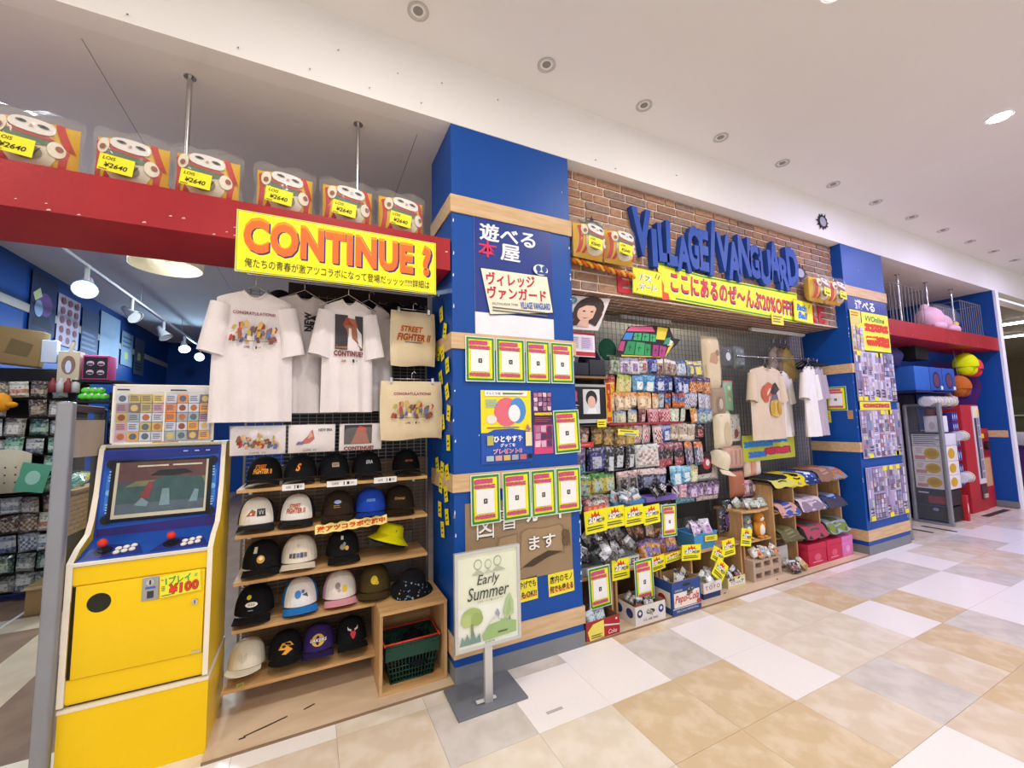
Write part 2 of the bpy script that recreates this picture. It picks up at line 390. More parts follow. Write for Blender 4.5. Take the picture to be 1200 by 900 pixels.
pillar('wall_pillar', X1a, X1b, 'wide blue pillar beside the arcade cabinet bay')
pillar('wall_pillar_far', X2a, X2b, 'blue pillar covered in news sheets at the far end of the brick front')
# brick front and brick soffit between the pillars
bw = struct(MB().box(X1b, X2a, 2.605, 2.68, 2.58, ZS, 'mortar').build('wall_brick'), 'brown brick wall over the middle bay')
BM = {}
def brick(parent, x, y, z, lx, k, dims):
    key = (round(lx, 3), k, dims)
    if key not in BM:
        a = lx/2; dy, dz = dims
        BM[key] = MB().box(-a, a, -dy/2, dy/2, -dz/2, dz/2, 'brick%d' % k).mesh('brick')
    put('brick', BM[key], parent, (x, y, z))
rr = random.Random(3)
nrow = 13; ch = (ZS-2.58)/nrow
for r in range(nrow):
    x = X1b+.004 - rr.choice((0, .06, .11))
    while x < X2a-.03:
        l = rr.choice((.22, .22, .22, .24, .15, .11)); x0 = max(x, X1b+.004); x1 = min(x+l, X2a-.004)
        if x1-x0 > .03: brick(bw, (x0+x1)/2, 2.6005+rr.uniform(-.0025, .0015), 2.58+ch*(r+.5), round(x1-x0, 3), rr.randrange(5), (.013, round(ch-.017, 3)))
        x += l+.017
bs = struct(MB().box(X1b, X2a, 2.592, YB+.35, 2.572, 2.58, 'mortar').build('ceiling_brick_soffit'), 'brick clad underside of the brick front')
for r in range(7):
    x = X1b+.004-.11*(r % 2)
    while x < X2a-.03:
        l = .22; x0 = max(x, X1b+.004); x1 = min(x+l, X2a-.004)
        if x1-x0 > .03: brick(bs, (x0+x1)/2, 2.63+.075*r, 2.571, round(x1-x0, 3), rr.randrange(5), (.056, .006))
        x += l+.02
# red beams
def beam(name, a, b, label):
    o = struct(MB().box(a, b, YF-.002, 2.97, 2.54, 2.75, 'red_paint').build(name), label)
    rr = random.Random(int(a*10)); c = MB()
    for q in range(26):
        x = rr.uniform(a, b); z = 2.54+abs(rr.gauss(.0, .05)); s_ = rr.uniform(.003, .009)
        if z < 2.74: c.prism([(x-s_, z), (x+s_, z+.002), (x+s_*.6, z+s_), (x-s_*.4, z+s_*.8)], YF-.003, YF-.002, '#e9c9c4')
    c.build('paint_chips', o)
    return o
beam('trim_beam', -3.05, X1a-.012, 'red painted beam over the arcade bay')
beam('trim_beam_far', X2b+.012, XE, 'red painted beam over the far bay')
for n, (x, lab) in enumerate(((-.665, 'chrome hanging rod above the red beam nearest the left edge'), (.24, 'chrome hanging rod above the red beam nearest the blue pillar'), (7.6, 'thin hanging rod over the far beam beside the pillar'), (8.5, 'thin hanging rod over the far beam in the middle'), (9.4, 'thin hanging rod over the far beam near the end wall'))):
    o = thing('hanging_rod', lab, 'rod', (x, 2.75, 2.75))
    MB().cyl((0, 0, 0), (0, 0, ZS-2.75), .013, 'chrome', n=10).build('rod', o)
    MB().cyl((0, 0, ZS-2.756), (0, 0, ZS-2.75), .03, 'chrome', n=12).build('upper_flange', o); MB().cyl((0, 0, 0), (0, 0, .006), .025, 'chrome', n=12).build('lower_flange', o)
# end wall of the shop with its white edge
we = struct(MB().box(XE, XE+.14, YF, 12.2, 0, ZS, 'blue_paint').build('wall_end'), 'blue end wall of the shop')
MB().box(XE+.02, XE+.15, YF-.03, YF, 0, ZS, '#f1f1f4').build('trim_edge', we)
MB().box(XE-.012, XE, YF+.02, 4, 1.126, 1.236, 'wood_band').build('trim_band', we)
MB().box(XE-.006, XE+.15, YF-.005, 4, 0, .1, 'grey_base').build('base_board', we)
# partitions closing the bays
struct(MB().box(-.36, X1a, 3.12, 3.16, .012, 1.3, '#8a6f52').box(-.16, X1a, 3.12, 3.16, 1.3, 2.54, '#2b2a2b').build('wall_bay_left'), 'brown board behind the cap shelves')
struct(MB().box(X1b-.1, X2b, 3.5, 3.56, 0, ZS, '#a6a5a0').build('wall_bay_middle'), 'grey partition behind the wire grid')
# downlights
dl = None
for n in range(14):
    x = .527+.897*n
    if dl is None:
        dl = tag(MB().lathe([(.062, -.006), (.062, 0), (.05, -.004), (.044, -.002), (.04, .03), (.0, .03)], '#c9c6c1', 20).build('ceiling_downlight', None, (x, 2.257, ZC-.001)), 'x', 'downlight', 'row of unlit downlights along the fascia')
        MB().ell((0, 0, .006), (.034, .034, .012), '#8d8b88', 14, 6).build('lens', dl); d = dl
    else: d = dup(dl, (x, 2.257, ZC-.001))
    d['label'] = 'small unlit round ceiling downlight, %s in the row from the left' % ORD[n]
for x in (2.7, 5.17, 7.7):
    o = tag(MB().lathe([(.085, -.006), (.085, 0), (.07, -.004), (.065, .0)], '#f4f2f4', 24).build('ceiling_downlight', None, (x, 1.1, ZC-.002)), 'bright lit ceiling downlight ' + {2.7: 'just above the picture centre', 5.17: 'at the upper right of the ceiling', 7.7: 'beyond the right edge of the picture'}[x], 'downlight')
    MB().cyl((0, 0, -.006), (0, 0, -.001), .066, 'lamp_white', n=24).build('lens', o)
# beyond the shop: dim hall with strip lights
struct(MB().box(10.3, 22, 2.52, 14, 3.35, 3.45, '#a89c88').build('ceiling_hall'), 'dim ceiling of the neighbouring hall')
struct(MB().box(21.8, 22, -9, 14, 0, 4.1, '#7a6a50').build('wall_hall'), 'brown far wall of the neighbouring hall')
struct(MB().box(10.3, 22, 2.49, 14, -.08, -.003, 'floor_far').build('floor_hall'), 'pale floor of the neighbouring hall')
for n, (x, y, lab) in enumerate(((12.6, 2.95, 'nearer of two fluorescent ceiling strips beyond the shop'), (14.8, 3.2, 'farther of two fluorescent ceiling strips beyond the shop'))):
    o = thing('ceiling_strip_light', lab, 'strip light', (x, y, 3.35))
    MB().box(-.12, .12, -.6, .6, -.05, 0, '#e8e8e4').build('housing', o); MB().box(-.1, .1, -.58, .58, -.07, -.05, 'tube_white').build('tube', o)
# ================================================================ arcade cabinet
def arcade():
    A = thing('arcade_cabinet', 'yellow arcade cabinet with blue control panel and two red joysticks', 'arcade cabinet', (-.70, 2.575, 0))
    XL, XR = -.265, .265
    MB().box(XL+.002, XR+.006, 0, .43, 0, .335, 'yellow_lam').build('plinth_box', A)
    MB().box(XL, XR+.008, -.004, .43, .335, .35, '#e9dfc4').build('edge_trim', A)
    MB().box(XL+.02, XR-.02, .012, .42, .36, .94, 'yellow_lam').box(XL+.03, XR-.03, .02, .4, .35, .36, '#3a2c14').build('body', A)
    # side panels with white edging
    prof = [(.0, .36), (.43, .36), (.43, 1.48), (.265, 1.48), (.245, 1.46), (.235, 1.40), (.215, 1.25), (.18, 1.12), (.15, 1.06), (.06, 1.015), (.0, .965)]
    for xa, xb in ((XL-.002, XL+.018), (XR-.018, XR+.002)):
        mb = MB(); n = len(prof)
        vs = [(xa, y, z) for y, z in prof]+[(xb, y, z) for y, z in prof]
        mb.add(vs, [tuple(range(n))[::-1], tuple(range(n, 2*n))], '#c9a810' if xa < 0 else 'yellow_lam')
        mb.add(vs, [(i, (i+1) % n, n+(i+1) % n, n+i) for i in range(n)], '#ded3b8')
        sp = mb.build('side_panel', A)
        e = MB(); q = prof[3:]+[prof[0]]
        for (y0, z0), (y1, z1) in zip(q, q[1:]):
            e.add([(xa-.001, y0-.004, z0+.001), (xb+.001, y0-.004, z0+.001), (xb+.001, y1-.004, z1+.001), (xa-.001, y1-.004, z1+.001)], [(0, 1, 2, 3)], '#efe6cf')
        e.build('edge_trim', sp)
    # front: top rail, door, bottom rail
    MB().box(XL+.018, XR-.018, .004, .02, .868, .955, 'yellow_lam').build('front_rail', A)
    MB().box(XL+.018, XR-.018, .004, .02, .37, .465, 'yellow_lam').build('front_rail', A)
    dr = MB().box(XL+.034, XR-.026, -.002, .016, .468, .862, 'yellow_lam', .002).build('front_door', A)
    MB().box(XL+.02, XL+.032, .008, .014, .468, .86, '#241a08').build('door_gap', A)
    MB().cyl((-.15, -.0025, .78), (-.15, .004, .78), .042, '#20200c', n=24).build('speaker_hole', dr)
    cs = MB().box(.0, .062, -.006, -.002, .755, .862, 'steel', .002).build('coin_plate', dr)
    MB().cyl((.031, -.012, .838), (.031, -.004, .838), .016, 'chrome', n=14).box(.028, .034, -.0125, -.011, .828, .848, '#222222').build('coin_slot', cs)
    MB().box(.012, .05, -.008, -.005, .808, .816, '#3d64b8').build('blue_strip', cs)
    MB().box(.02, .044, -.0075, -.005, .765, .797, '#3a3a3a').build('return_cup', cs)
    lk = MB().cyl((.205, -.012, .715), (.205, -.002, .715), .013, 'chrome', n=14).build('lock', dr)
    MB().box(.203, .207, -.0128, -.0115, .707, .723, '#222222').build('keyhole', lk)
    MB().box(.2, .235, -.006, -.003, .472, .486, '#cdbb80').build('worn_tape', dr)
    for x0, x1, z0, z1 in ((XL+.002, XL+.02, .80, .955), (XL+.002, XL+.02, .36, .48), (XR-.02, XR-.002, .5, .62), (XR-.02, XR-.002, .8, .9)):
        MB().box(x0, x1, -.0012, .002, z0, z1, '#d9d0c0').build('clear_tape', A)
    # control panel
    T = Matrix.Translation((0, 0, .963)) @ Matrix.Rotation(radians(20), 4, 'X')
    mb = MB(); mb.T = T; mb.box(XL+.02, XR-.02, -.002, .19, -.02, .002, '#1d4fa6'); cp = mb.build('control_panel', A)
    mb = MB(); mb.T = T; mb.box(XL+.018, XR-.018, -.007, .0, -.012, .004, '#f0ead8'); mb.build('front_edging', cp)
    mb = MB(); mb.T = T
    for sx in (-.245, .01):
        mb.add([(sx, .02, .0026), (sx+.235, .02, .0026), (sx+.2, .10, .0026), (sx+.06, .13, .0026)], [(0, 1, 2, 3)], '#24307c')
        mb.cyl((sx+.075, .075, .002), (sx+.075, .075, .0032), .034, '#15182c', n=20)
    mb.build('overlay_print', cp)
    for sx in (-.245, .01):
        mb = MB(); mb.T = T; mb.cyl((sx+.075, .075, .002), (sx+.075, .075, .034), .005, '#2b2b2e', n=10).cyl((sx+.075, .075, .002), (sx+.075, .075, .008), .019, '#18181a', n=16)
        js = mb.build('joystick', cp)
        mb = MB(); mb.T = T; mb.ell((sx+.075, .075, .046), (.0185, .0185, .0185), '#d8351c', 16, 10); mb.build('ball_top', js)
        for q in range(6):
            bx_ = sx+.128+.027*(q % 3); by = .05+.03*(q//3)+.006*(q % 3)
            mb = MB(); mb.T = T; mb.cyl((bx_, by, .002), (bx_, by, .006), .0125, '#e4e2d8', n=16).cyl((bx_, by, .006), (bx_, by, .009), .009, '#f5f3ea', n=16); mb.build('button', cp)
    # screen panel leaning back
    T = Matrix.Translation((0, .178, 1.03)) @ Matrix.Rotation(radians(-8), 4, 'X')
    H = .43
    mb = MB(); mb.T = T; mb.box(XL+.018, XR-.018, 0, .02, 0, H, '#2140a0'); bz = mb.build('screen_panel', A)
    mb = MB(); mb.T = T
    prints(mb, [('r', .02, .02, .98, .98, '#1f56b4'), ('p', [(.02, .02), (.98, .02), (.98, .14), (.02, .10)], '#2b2470'), ('p', [(.02, .98), (.98, .98), (.98, .9), (.02, .86)], '#23307f'),
                ('r', .05, .3, .11, .7, '#3c7fcf'), ('r', .92, .3, .97, .7, '#3c7fcf'), ('c', .08, .5, .028, .035, '#86b8e6'), ('c', .945, .5, .024, .035, '#86b8e6'),
                ('lines', .065, .62, .095, .76, 4, '#a9cdf0'), ('lines', .065, .26, .095, .38, 4, '#a9cdf0'), ('lines', .93, .62, .96, .76, 4, '#a9cdf0'), ('lines', .93, .26, .96, .38, 4, '#a9cdf0'),
                ('r', .66, .945, .70, .96, '#9db4e0'), ('r', .76, .945, .80, .96, '#9db4e0'), ('r', .86, .945, .90, .96, '#9db4e0')], XL+.018, XR-.018, 0, H, 0)
    mb.build('panel_print', bz)
    mb = MB(); mb.T = T; mb.box(-.205, .215, -.016, -.009, .07, .372, '#17181a', .005)
    for sx in (-.205, .215):
        for sz in (.085, .355): mb.cyl((sx, -.015, sz), (sx, -.009, sz), .022, '#17181a', n=14)
    mf = mb.build('monitor_surround', bz)
    mb = MB(); mb.T = T; mb.box(-.186, -.174, -.022, -.014, .085, .36, '#c3bda6').box(.188, .197, -.022, -.014, .085, .36, '#c3bda6').box(-.174, .188, -.022, -.014, .085, .103, '#c3bda6'); mb.build('monitor_frame', bz)
    nm('crt', '#3a3f40', rough=.12, var=0, emit=.12, spec=.7)
    mb = MB(); mb.T = T; mb.box(-.174, .188, -.020, -.014, .103, .36, 'crt'); sc_ = mb.build('screen', bz)
    for k, c in (('scr_a', '#5a3832'), ('scr_b', '#34504e'), ('scr_c', '#4c5a62'), ('scr_d', '#7a3034'), ('scr_e', '#6f8a8e'), ('scr_f', '#c9c2a4'), ('scr_g', '#6b6f4a')): nm(k, c, rough=.15, var=.2, scale=25, emit=.03, spec=.6)
    mb = MB(); mb.T = T
    prints(mb, [('r', 0, .62, 1, 1, 'scr_a'), ('p', [(0, .45), (.2, .62), (1, .66), (1, .45)], 'scr_g'), ('p', [(0, .2), (0, .52), (.3, .52), (.5, .7), (.95, .66), (1, .5), (1, .2)], 'scr_b'), ('p', [(.35, .72), (.45, .82), (.75, .83), (.85, .74), (.6, .7)], '#23282c'), ('r', 0, 0, 1, .2, 'scr_c'),
                ('r', .2, .9, .55, .93, 'scr_f'), ('r', .6, .9, .95, .93, 'scr_f'), ('p', [(.25, .3), (.34, .6), (.4, .6), (.36, .28)], 'scr_d'), ('p', [(.2, .16), (.28, .3), (.36, .2), (.34, .12)], 'scr_e'), ('p', [(.48, .12), (.5, .45), (.58, .45), (.6, .12)], 'scr_e'), ('p', [(.82, .15), (.88, .4), (.93, .38), (.92, .15)], 'scr_e')], -.174, .188, .103, .36, -.0205, st=.0003)
    mb.build('picture', sc_)
    MB().box(XL, XR, .262, .43, 1.462, 1.482, '#efe6cf').build('top_cap', A)
    MB().box(XL+.02, XR-.02, .25, .42, .95, 1.465, '#4a3c10').build('back_box', A)
    return A
arcade()
sheet('price_card', 'yellow card on the arcade door with green and red lettering', 'price card', -.633, -.475, .762, .862, 2.566, '#f3ec3c', [
    ('r', .015, .03, .985, .97, '#f2e93a'), ('t', '1プレイ', .45, .74, .62, .36, '#2c9a3c', {'off': .03}), ('t', '¥100', .58, .32, .74, .5, '#5a1a12', {'off': .07, 'shear': .1}), ('t', '¥100', .58, .33, .72, .47, '#e33a2c', {'off': .03, 'shear': .1}), ('lines', .04, .3, .14, .55, 4, '#5a7a2a'), ('r', .86, .72, .92, .76, '#6aa040'), ('r', .86, .8, .94, .83, '#6aa040'), ('r', .04, .8, .1, .86, '#e6862c'), ('lines', .04, .06, .3, .14, 1, '#444444')], rot=radians(-4))
# instruction board standing on the cabinet
def menu_board():
    A = thing('instruction_board', 'white framed panel of coloured instruction boxes standing on the arcade cabinet', 'info board', (-.705, 2.80, 1.483))
    MB().box(-.215, .21, 0, .012, 0, .305, '#e9e3d8', .003).build('panel', A)
    ops = [('r', .02, .03, .98, .86, '#cfd0d6'), ('r', .02, .88, .98, .97, '#d8d6d4')]
    rr = random.Random(4); pal = ['#e0a44e', '#c9a0a8', '#b7bfcc', '#d98a52', '#b8a86a', '#9aa7a8', '#7a6a70', '#d9c07a', '#a88a90']
    for c in range(8):
        for r in range(5):
            if c == 4 and False: continue
            u0 = .03+c*.1175+(.012 if c > 3 else 0); v0 = .05+r*.162
            ops.append(('r', u0, v0, u0+.108, v0+.15, rr.choice(pal) if rr.random() < .7 else '#c4c8d4'))
            if rr.random() < .5: ops.append(('lines', u0+.012, v0+.03, u0+.1, v0+.13, 4, '#4c4a68'))
            else: ops.append(('c', u0+.054, v0+.075, .035, .055, rr.choice(['#8a5040', '#c9b070', '#5d6a78', '#b06a4a'])))
    ops += [('r', .5, .03, .515, .9, '#e9e3d8'), ('lines', .05, .89, .2, .95, 1, '#3b3b48'), ('lines', .56, .89, .74, .95, 1, '#3b3b48')]
    p = MB(); prints(p, ops, -.215, .21, 0, .305, -.0005, st=.00035); p.build('print', A)
    MB().box(-.219, -.211, -.003, .014, 0, .309, '#f2eee2').box(.206, .214, -.003, .014, 0, .309, '#f2eee2').box(-.219, .214, -.003, .014, .303, .311, '#f2eee2').box(-.219, .214, -.003, .014, -.001, .007, '#f2eee2').build('frame', A)
    MB().box(-.05, .06, -.004, .0, .002, .008, '#e0a030').build('amber_tape', A)
menu_board()
# anti-theft gates: frames standing across the entrances
def gate(x, lab, back, yb):
    g = thing('security_gate', lab, 'security gate', (x, 0, 0))
    k = 'grey_metal'
    MB().box(-.028, .028, 2.535, 2.585, .012, 1.69, k, .012).build('front_post', g)
    MB().box(-.022, .022, yb-.04, yb, .012, 1.67, '#2c2e33' if back else k, .01).build('rear_post', g)
    MB().box(-.018, .018, 2.58, yb-.02, 1.645, 1.68, '#4a3a3c' if back else k, .006).build('top_bar', g)
    MB().box(-.03, .03, 2.53, yb, .0, .03, k, .006).build('foot_bar', g)
    MB().box(-.003, .003, 2.585, yb-.04, .05, 1.64, 'glass').build('clear_panel', g)
    return g
g0 = gate(-1.0, 'grey round-edged security gate post beside the arcade cabinet', True, 2.92)
MB().lathe([(0, .012), (.13, .012), (.15, .008), (.155, 0), (0, 0)], '#7f8ea0', 28, (-.125, 2.62, 0)).build('base_plate', g0)
sheet('notice_card', 'beige blank card fixed between the posts of the left security gate', 'notice', 0, .2, 0, .18, 0, '#a59482', None)
bpy.data.objects['notice_card'].location = (-1.0, 2.76, 1.52); bpy.data.objects['notice_card'].rotation_euler = (0, 0, radians(70))
gate(6.68, 'grey security gate post beside the far pillar', False, 2.95)
gate(7.88, 'grey security gate frame with clear panel in front of stacked boxes', False, 2.95)

# ================================================================ lucky cat cushions in clear bags
def cat_proto():
    A = thing('lucky_cat_cushion', 'x', 'cushion')
    W_, H_, D_ = .135, .125, .085
    F = lambda a, b, n=0: (a, -D_*max(0, 1-abs(a/W_)**3)**.45*max(0, 1-abs((b-.125)/H_)**3)**.45+n, b)
    mb = MB()
    for sg in (1, -1):
        mb.surf(lambda u, v: (lambda p: (p[0], p[1]*sg, p[2]))(F(sg*W_*(2*u-1), .25*v)), 10, 10, '#e5b51c')
    mb.build('cushion', A)
    def patch(mb, cx, cz, rx, rz, key, n, rot=0, p=1):
        c, s_ = cos(rot), sin(rot)
        def fn(u, v):
            t = 2*pi*u; a = rx*v*math.copysign(abs(cos(t))**p, cos(t)); b = rz*v*math.copysign(abs(sin(t))**p, sin(t)); return F(cx+a*c-b*s_, cz+a*s_+b*c, n)
        mb.surf(fn, 16, 4, key, True)
    def stripe(mb, pts, hw, key, n):
        L = []
        for i, (a, b) in enumerate(pts): L.append((a, b))
        mb.surf(lambda u, v: (lambda i: F(L[i][0]+(2*v-1)*hw, L[i][1], n))(min(int(u*(len(L)-1)+.5), len(L)-1)), len(L)-1, 2, key)
    mb = MB()
    stripe(mb, [(-.120+.045*t/8*(1-t/9), .02+.19*t/8) for t in range(9)], .011, '#c3281e', -.003)
    stripe(mb, [(-.085+.03*t/8, .015+.08*t/8) for t in range(9)], .012, '#c3281e', -.003)
    stripe(mb, [(.121-.035*t/8, .12+.11*t/8) for t in range(9)], .013, '#c3281e', -.003)
    stripe(mb, [(.1+.012*t/8, .02+.09*t/8) for t in range(9)], .011, '#c3281e', -.003)
    mb.build('red_stripes', A)
    mb = MB(); patch(mb, .005, .095, .085, .085, '#d9cfb4', -.006, p=.8); mb.build('belly', A)
    mb = MB(); patch(mb, .0, .135, .078, .028, '#4d6b45', -.010, radians(-10)); mb.build('bib', A)
    mb = MB(); patch(mb, .005, .150, .082, .012, '#a8322c', -.012, radians(-10)); mb.build('collar', A)
    fc = MB(); patch(fc, .012, .188, .076, .036, '#e2ddd4', -.016, radians(-10), .75); f = fc.build('face', A)
    e = MB()
    for cx, cz in ((-.02, .197), (.05, .184)):
        patch(e, cx, cz, .019, .0075, '#4b5054', -.0195, radians(-14)); patch(e, cx, cz, .008, .0072, '#17181a', -.021, 0)
    e.build('eyes', f)
    e = MB(); patch(e, .014, .183, .006, .0035, '#c78a80', -.02); patch(e, .013, .174, .009, .0018, '#8a5a52', -.0205); e.build('nose', f)
    for cx, cz, r in ((-.045, .224, .2), (.075, .207, -.5)):
        MB().prism([(cx-.02, cz-.012), (cx+.02, cz-.018), (cx+.004, cz+.016)], -.05, -.03, '#7e3b34').build('ear', A)
    pw = MB(); patch(pw, -.088, .175, .024, .04, '#e6dcc2', -.012); pw = pw.build('paw', A)
    q = MB(); patch(q, -.088, .165, .012, .014, '#8c4a34', -.016); q.build('paw_pad', pw)
    pw = MB(); patch(pw, .09, .10, .026, .035, '#e6dcc2', -.012); patch(pw, .1, .105, .011, .013, '#8c4a34', -.016); pw.build('paw', A)
    q = MB(); patch(q, 0, .07, .05, .032, '#8a8468', -.010)
    for t in range(5):
        patch(q, -.03+.015*t, .07, .003, .028, '#3c3a30', -.013, radians(-35))
    q.build('coin', A)
    # bag
    b = MB(); bw, bh, bd = .148, .145, .115
    for sg in (1, -1):
        b.surf(lambda u, v: (sg*bw*(2*u-1)*(1+.05*sin(9*v)), -sg*bd*max(0, 1-abs(2*u-1)**2.6)**.5*max(0, 1-abs(2*v-1)**3)**.5*(1+.06*sin(13*u+7*v)), -.002+2*bh*v+.012*sin(11*u)*v), 12, 10, 'bag_film')
    b.build('clear_bag', A)
    c = MB(); c.T = Matrix.Translation((-.025, -.122, .072)) @ Matrix.Rotation(radians(6), 4, 'Y')
    c.box(-.062, .062, 0, .0015, -.038, .038, '#f1e528'); c = c.build('price_card', A)
    t = MB(); t.T = Matrix.Translation((-.025, -.122, .072)) @ Matrix.Rotation(radians(6), 4, 'Y')
    prints(t, [('t', 'LOIS', .28, .78, .36, .2, '#1d1d1a', {'shear': .2, 'off': .01}), ('t', '¥2640', .5, .36, .66, .3, '#1d1d1a', {'shear': .2, 'off': .015}), ('lines', .04, .04, .3, .12, 1, '#33332c')], -.062, .062, -.038, .038, -.0003); t.build('lettering', c)
    return A
cat0 = cat_proto()
spots = [(-1.19, 2.62, 2.752, .02, 'lucky cat cushion in clear bag at the left end of the red beam'), (-.845, 2.63, 2.752, .0, 'bagged lucky cat cushion on the red beam, second from the left edge'), (-.53, 2.62, 2.752, -.03, 'bagged lucky cat cushion on the red beam just right of the first rod'), (-.165, 2.63, 2.752, .03, 'bagged lucky cat cushion on the red beam, third from the blue pillar'), (.175, 2.63, 2.752, 0, 'bagged lucky cat cushion on the red beam in front of the second rod'), (.5, 2.63, 2.752, .02, 'bagged lucky cat cushion on the red beam nearest the blue pillar'),
         (1.895, 2.49, 2.79, .05, 'bagged lucky cat cushion on the brick wall right beside the near pillar'), (2.19, 2.49, 2.79, .0, 'bagged lucky cat cushion on the brick wall left of the blue sign letters'), (4.96, 2.49, 2.79, .05, 'bagged lucky cat cushion on the brick wall right of the blue sign letters'), (5.28, 2.49, 2.79, .0, 'bagged lucky cat cushion on the brick wall touching the far pillar')]
for i, (x, y, z, rz, lab) in enumerate(spots):
    sc_ = (1.05, 1, 1.08)
    if i == 0: cat0.location = (x, y, z); cat0.rotation_euler = (0, 0, rz); cat0['label'] = lab; cat0['group'] = 'bagged lucky cat cushions'; cat0.scale = sc_
    else: dup(cat0, (x, y, z), (0, 0, rz), lab, 'bagged lucky cat cushions', sc_)
# ================================================================ CONTINUE? banner
nm('banner_yellow', '#fbf01f', rough=.4, var=.02)
HAND = '俺たちの青春が激アツコラボになって登場だッッッ!!!!!詳細は'
sheet('continue_banner', 'yellow banner reading CONTINUE? in orange pixel lettering on the red beam', 'banner', -.375, .69, 2.365, 2.70, 2.478, 'banner_yellow', [
    ('r', .004, .012, .996, .988, '#8fae8c'), ('r', .008, .025, .992, .975, 'banner_yellow'),
    ('t', 'CONTINUE ?', .508, .60, .945, .60, '#3b2a78', {'off': .06}), ('t', 'CONTINUE ?', .5, .625, .94, .60, '#f5a01e', {'off': .055}), ('t', 'CONTINUE ?', .5, .60, .935, .55, '#f2702c', {'off': .045}),
    ('t', HAND, .50, .16, .92, .15, '#2c2a18', {})])
# ================================================================ clothes
def shirt(name, label, loc, rz, col, ops, h=.72, bw=.225, ph=0, group=None, hanger=True, pr=(-.13, .13, -.42, -.05), cat='t-shirt', yaw2=0):
    A = thing(name, label, cat, loc, (0, 0, rz), group)
    def F(U, v, sg):
        top = -.055*abs(U)**1.4-(.045 if sg < 0 else .02)*max(0, 1-(U/.30)**2)
        z = -h+v*(h+top); hw = bw*(1+.05*(1-v)-.05*max(0, v-.8)/.2)
        fold = .014*sin(U*8+ph+v*2)*(1-v)**.6+.006*sin(U*17+ph*2)*(1-v)
        y = sg*(.038*max(0, 1-U*U)**.5*(1-.35*v)) + fold*max(0, 1-U**4)
        return (U*hw, y, z)
    b = MB()
    b.surf(lambda u, v: F(2*u-1, v, -1), 24, 16, col); b.surf(lambda u, v: F(1-2*u, v, 1), 16, 10, col)
    for s_ in (-1, 1):
        def S_(u, v):
            c = Vector((s_*(bw*.83+.040*v), 0, -.09-.28*v)); ax = Vector((s_*.97, 0, .22+.04*v)); r = .052+.012*v; t = 2*pi*u
            p = c+ax*r*cos(t)*1.05+Vector((0, 1, 0))*(.035+.012*v)*sin(t)*(1+.15*sin(5*t+ph)); return p
        b.surf(S_, 14, 6, col, True)
    sh = b.build('body', A)
    cl = [F(-.30+.60*i/10, 1, -1) for i in range(11)]; ck = [F(.30-.60*i/10, 1, 1) for i in range(11)]
    MB().tube([(p[0], p[1]-.002, p[2]) for p in cl]+ck, .0055, col, 6, True).build('collar', A)
    if ops:
        p = MB(); a, b_, c, d = pr
        def fn(x, z, n):
            v = (z+h)/h; v = max(0, min(1, v)); U = x/(bw*(1+.05*(1-v)))
            q = F(U, v*h/(h-.03), -1); return (x, q[1]+n-.006, z)
        prints(p, ops, a, b_, c, d, 0, fn); p.build('print', A)
    if hanger:
        MB().tube([(-.17, 0, -.055), (-.1, 0, -.02), (0, 0, .035), (.1, 0, -.02), (.17, 0, -.055)], .003, 'chrome', 5).tube([(0, 0, .03), (0, 0, .075), (.012, .0, .092), (.028, 0, .09), (.033, 0, .075)], .0025, 'chrome', 5).build('hanger', A)
    return A
def crowd(rr, n=9):       # generic stand-in for a printed group picture: uneven patches of colour
    ops = []; pal = ['#b04a3a', '#c9a05a', '#8a5a4a', '#5d6a9a', '#d8b070', '#a83a3c', '#6a6a6c', '#b8a23a', '#7a4a34', '#d6c8b4']
    for i in range(n*5):
        u = .05+.9*rr.random(); v = .08+.62*rr.random()*(1-.3*abs(2*u-1)); a = rr.uniform(.03, .055); b = rr.uniform(.06, .16); k = rr.uniform(-.03, .03)
        ops.append(('p', [(u-a, v-b), (u+a*.6, v-b*.9), (u+a+k, v+b*.3), (u+a*.3+k, v+b), (u-a*.7+k, v+b*.7)], pal[i % len(pal)]))
    return ops
def congr():
    rr = random.Random(8)
    o = [('t', 'CONGRATULATIONS!', .5, .93, .82, .075, '#8a3a52', {'off': .02})]
    for q in crowd(rr):
        if q[0] == 'p': o.append(('p', [(a, .22+b*.68) for a, b in q[1]], q[2]))
        else: o.append(('c', q[1], .22+q[2]*.68, q[3], q[4]*.6, q[5]))
    return o+[('r', .04, .245, .96, .255, '#3b2a2c'), ('t', 'GAME', .38, .1, .11, .06, '#6a3a34', {'off': .02}), ('r', .485, .06, .49, .14, '#444444'), ('r', .54, .07, .57, .13, '#222222'), ('t', 'VV', .62, .1, .06, .05, '#333333')]
def portrait():           # generic stand-in for the portrait print
    return [('r', .1, .3, .92, .98, '#3c3638'), ('p', [(.12, .32), (.2, .5), (.32, .58), (.3, .75), (.42, .92), (.66, .9), (.76, .7), (.72, .5), (.88, .4), (.9, .32)], '#9a6448'), ('p', [(.3, .76), (.42, .93), (.7, .9), (.78, .7), (.66, .74), (.5, .8)], '#a04030'), ('p', [(.72, .75), (.88, .62), (.9, .34), (.78, .4)], '#e2dcd4'),
            ('t', 'CONTINUE?', .5, .22, .86, .11, '#7a3228', {'off': .05}), ('t', 'GAME', .36, .08, .13, .05, '#8a4a3a', {'off': .02}), ('r', .52, .05, .525, .11, '#444444'), ('r', .6, .05, .66, .11, '#222222'), ('t', 'VV', .72, .08, .07, .05, '#333333')]
WHT = '^#e4dcda'
shirt('t_shirt', 'white t-shirt printed CONGRATULATIONS hanging at the left of the rail', (-.305, 2.72, 2.335), radians(4), WHT, congr(), h=.75, bw=.19, ph=0, pr=(-.125, .125, -.36, -.12))
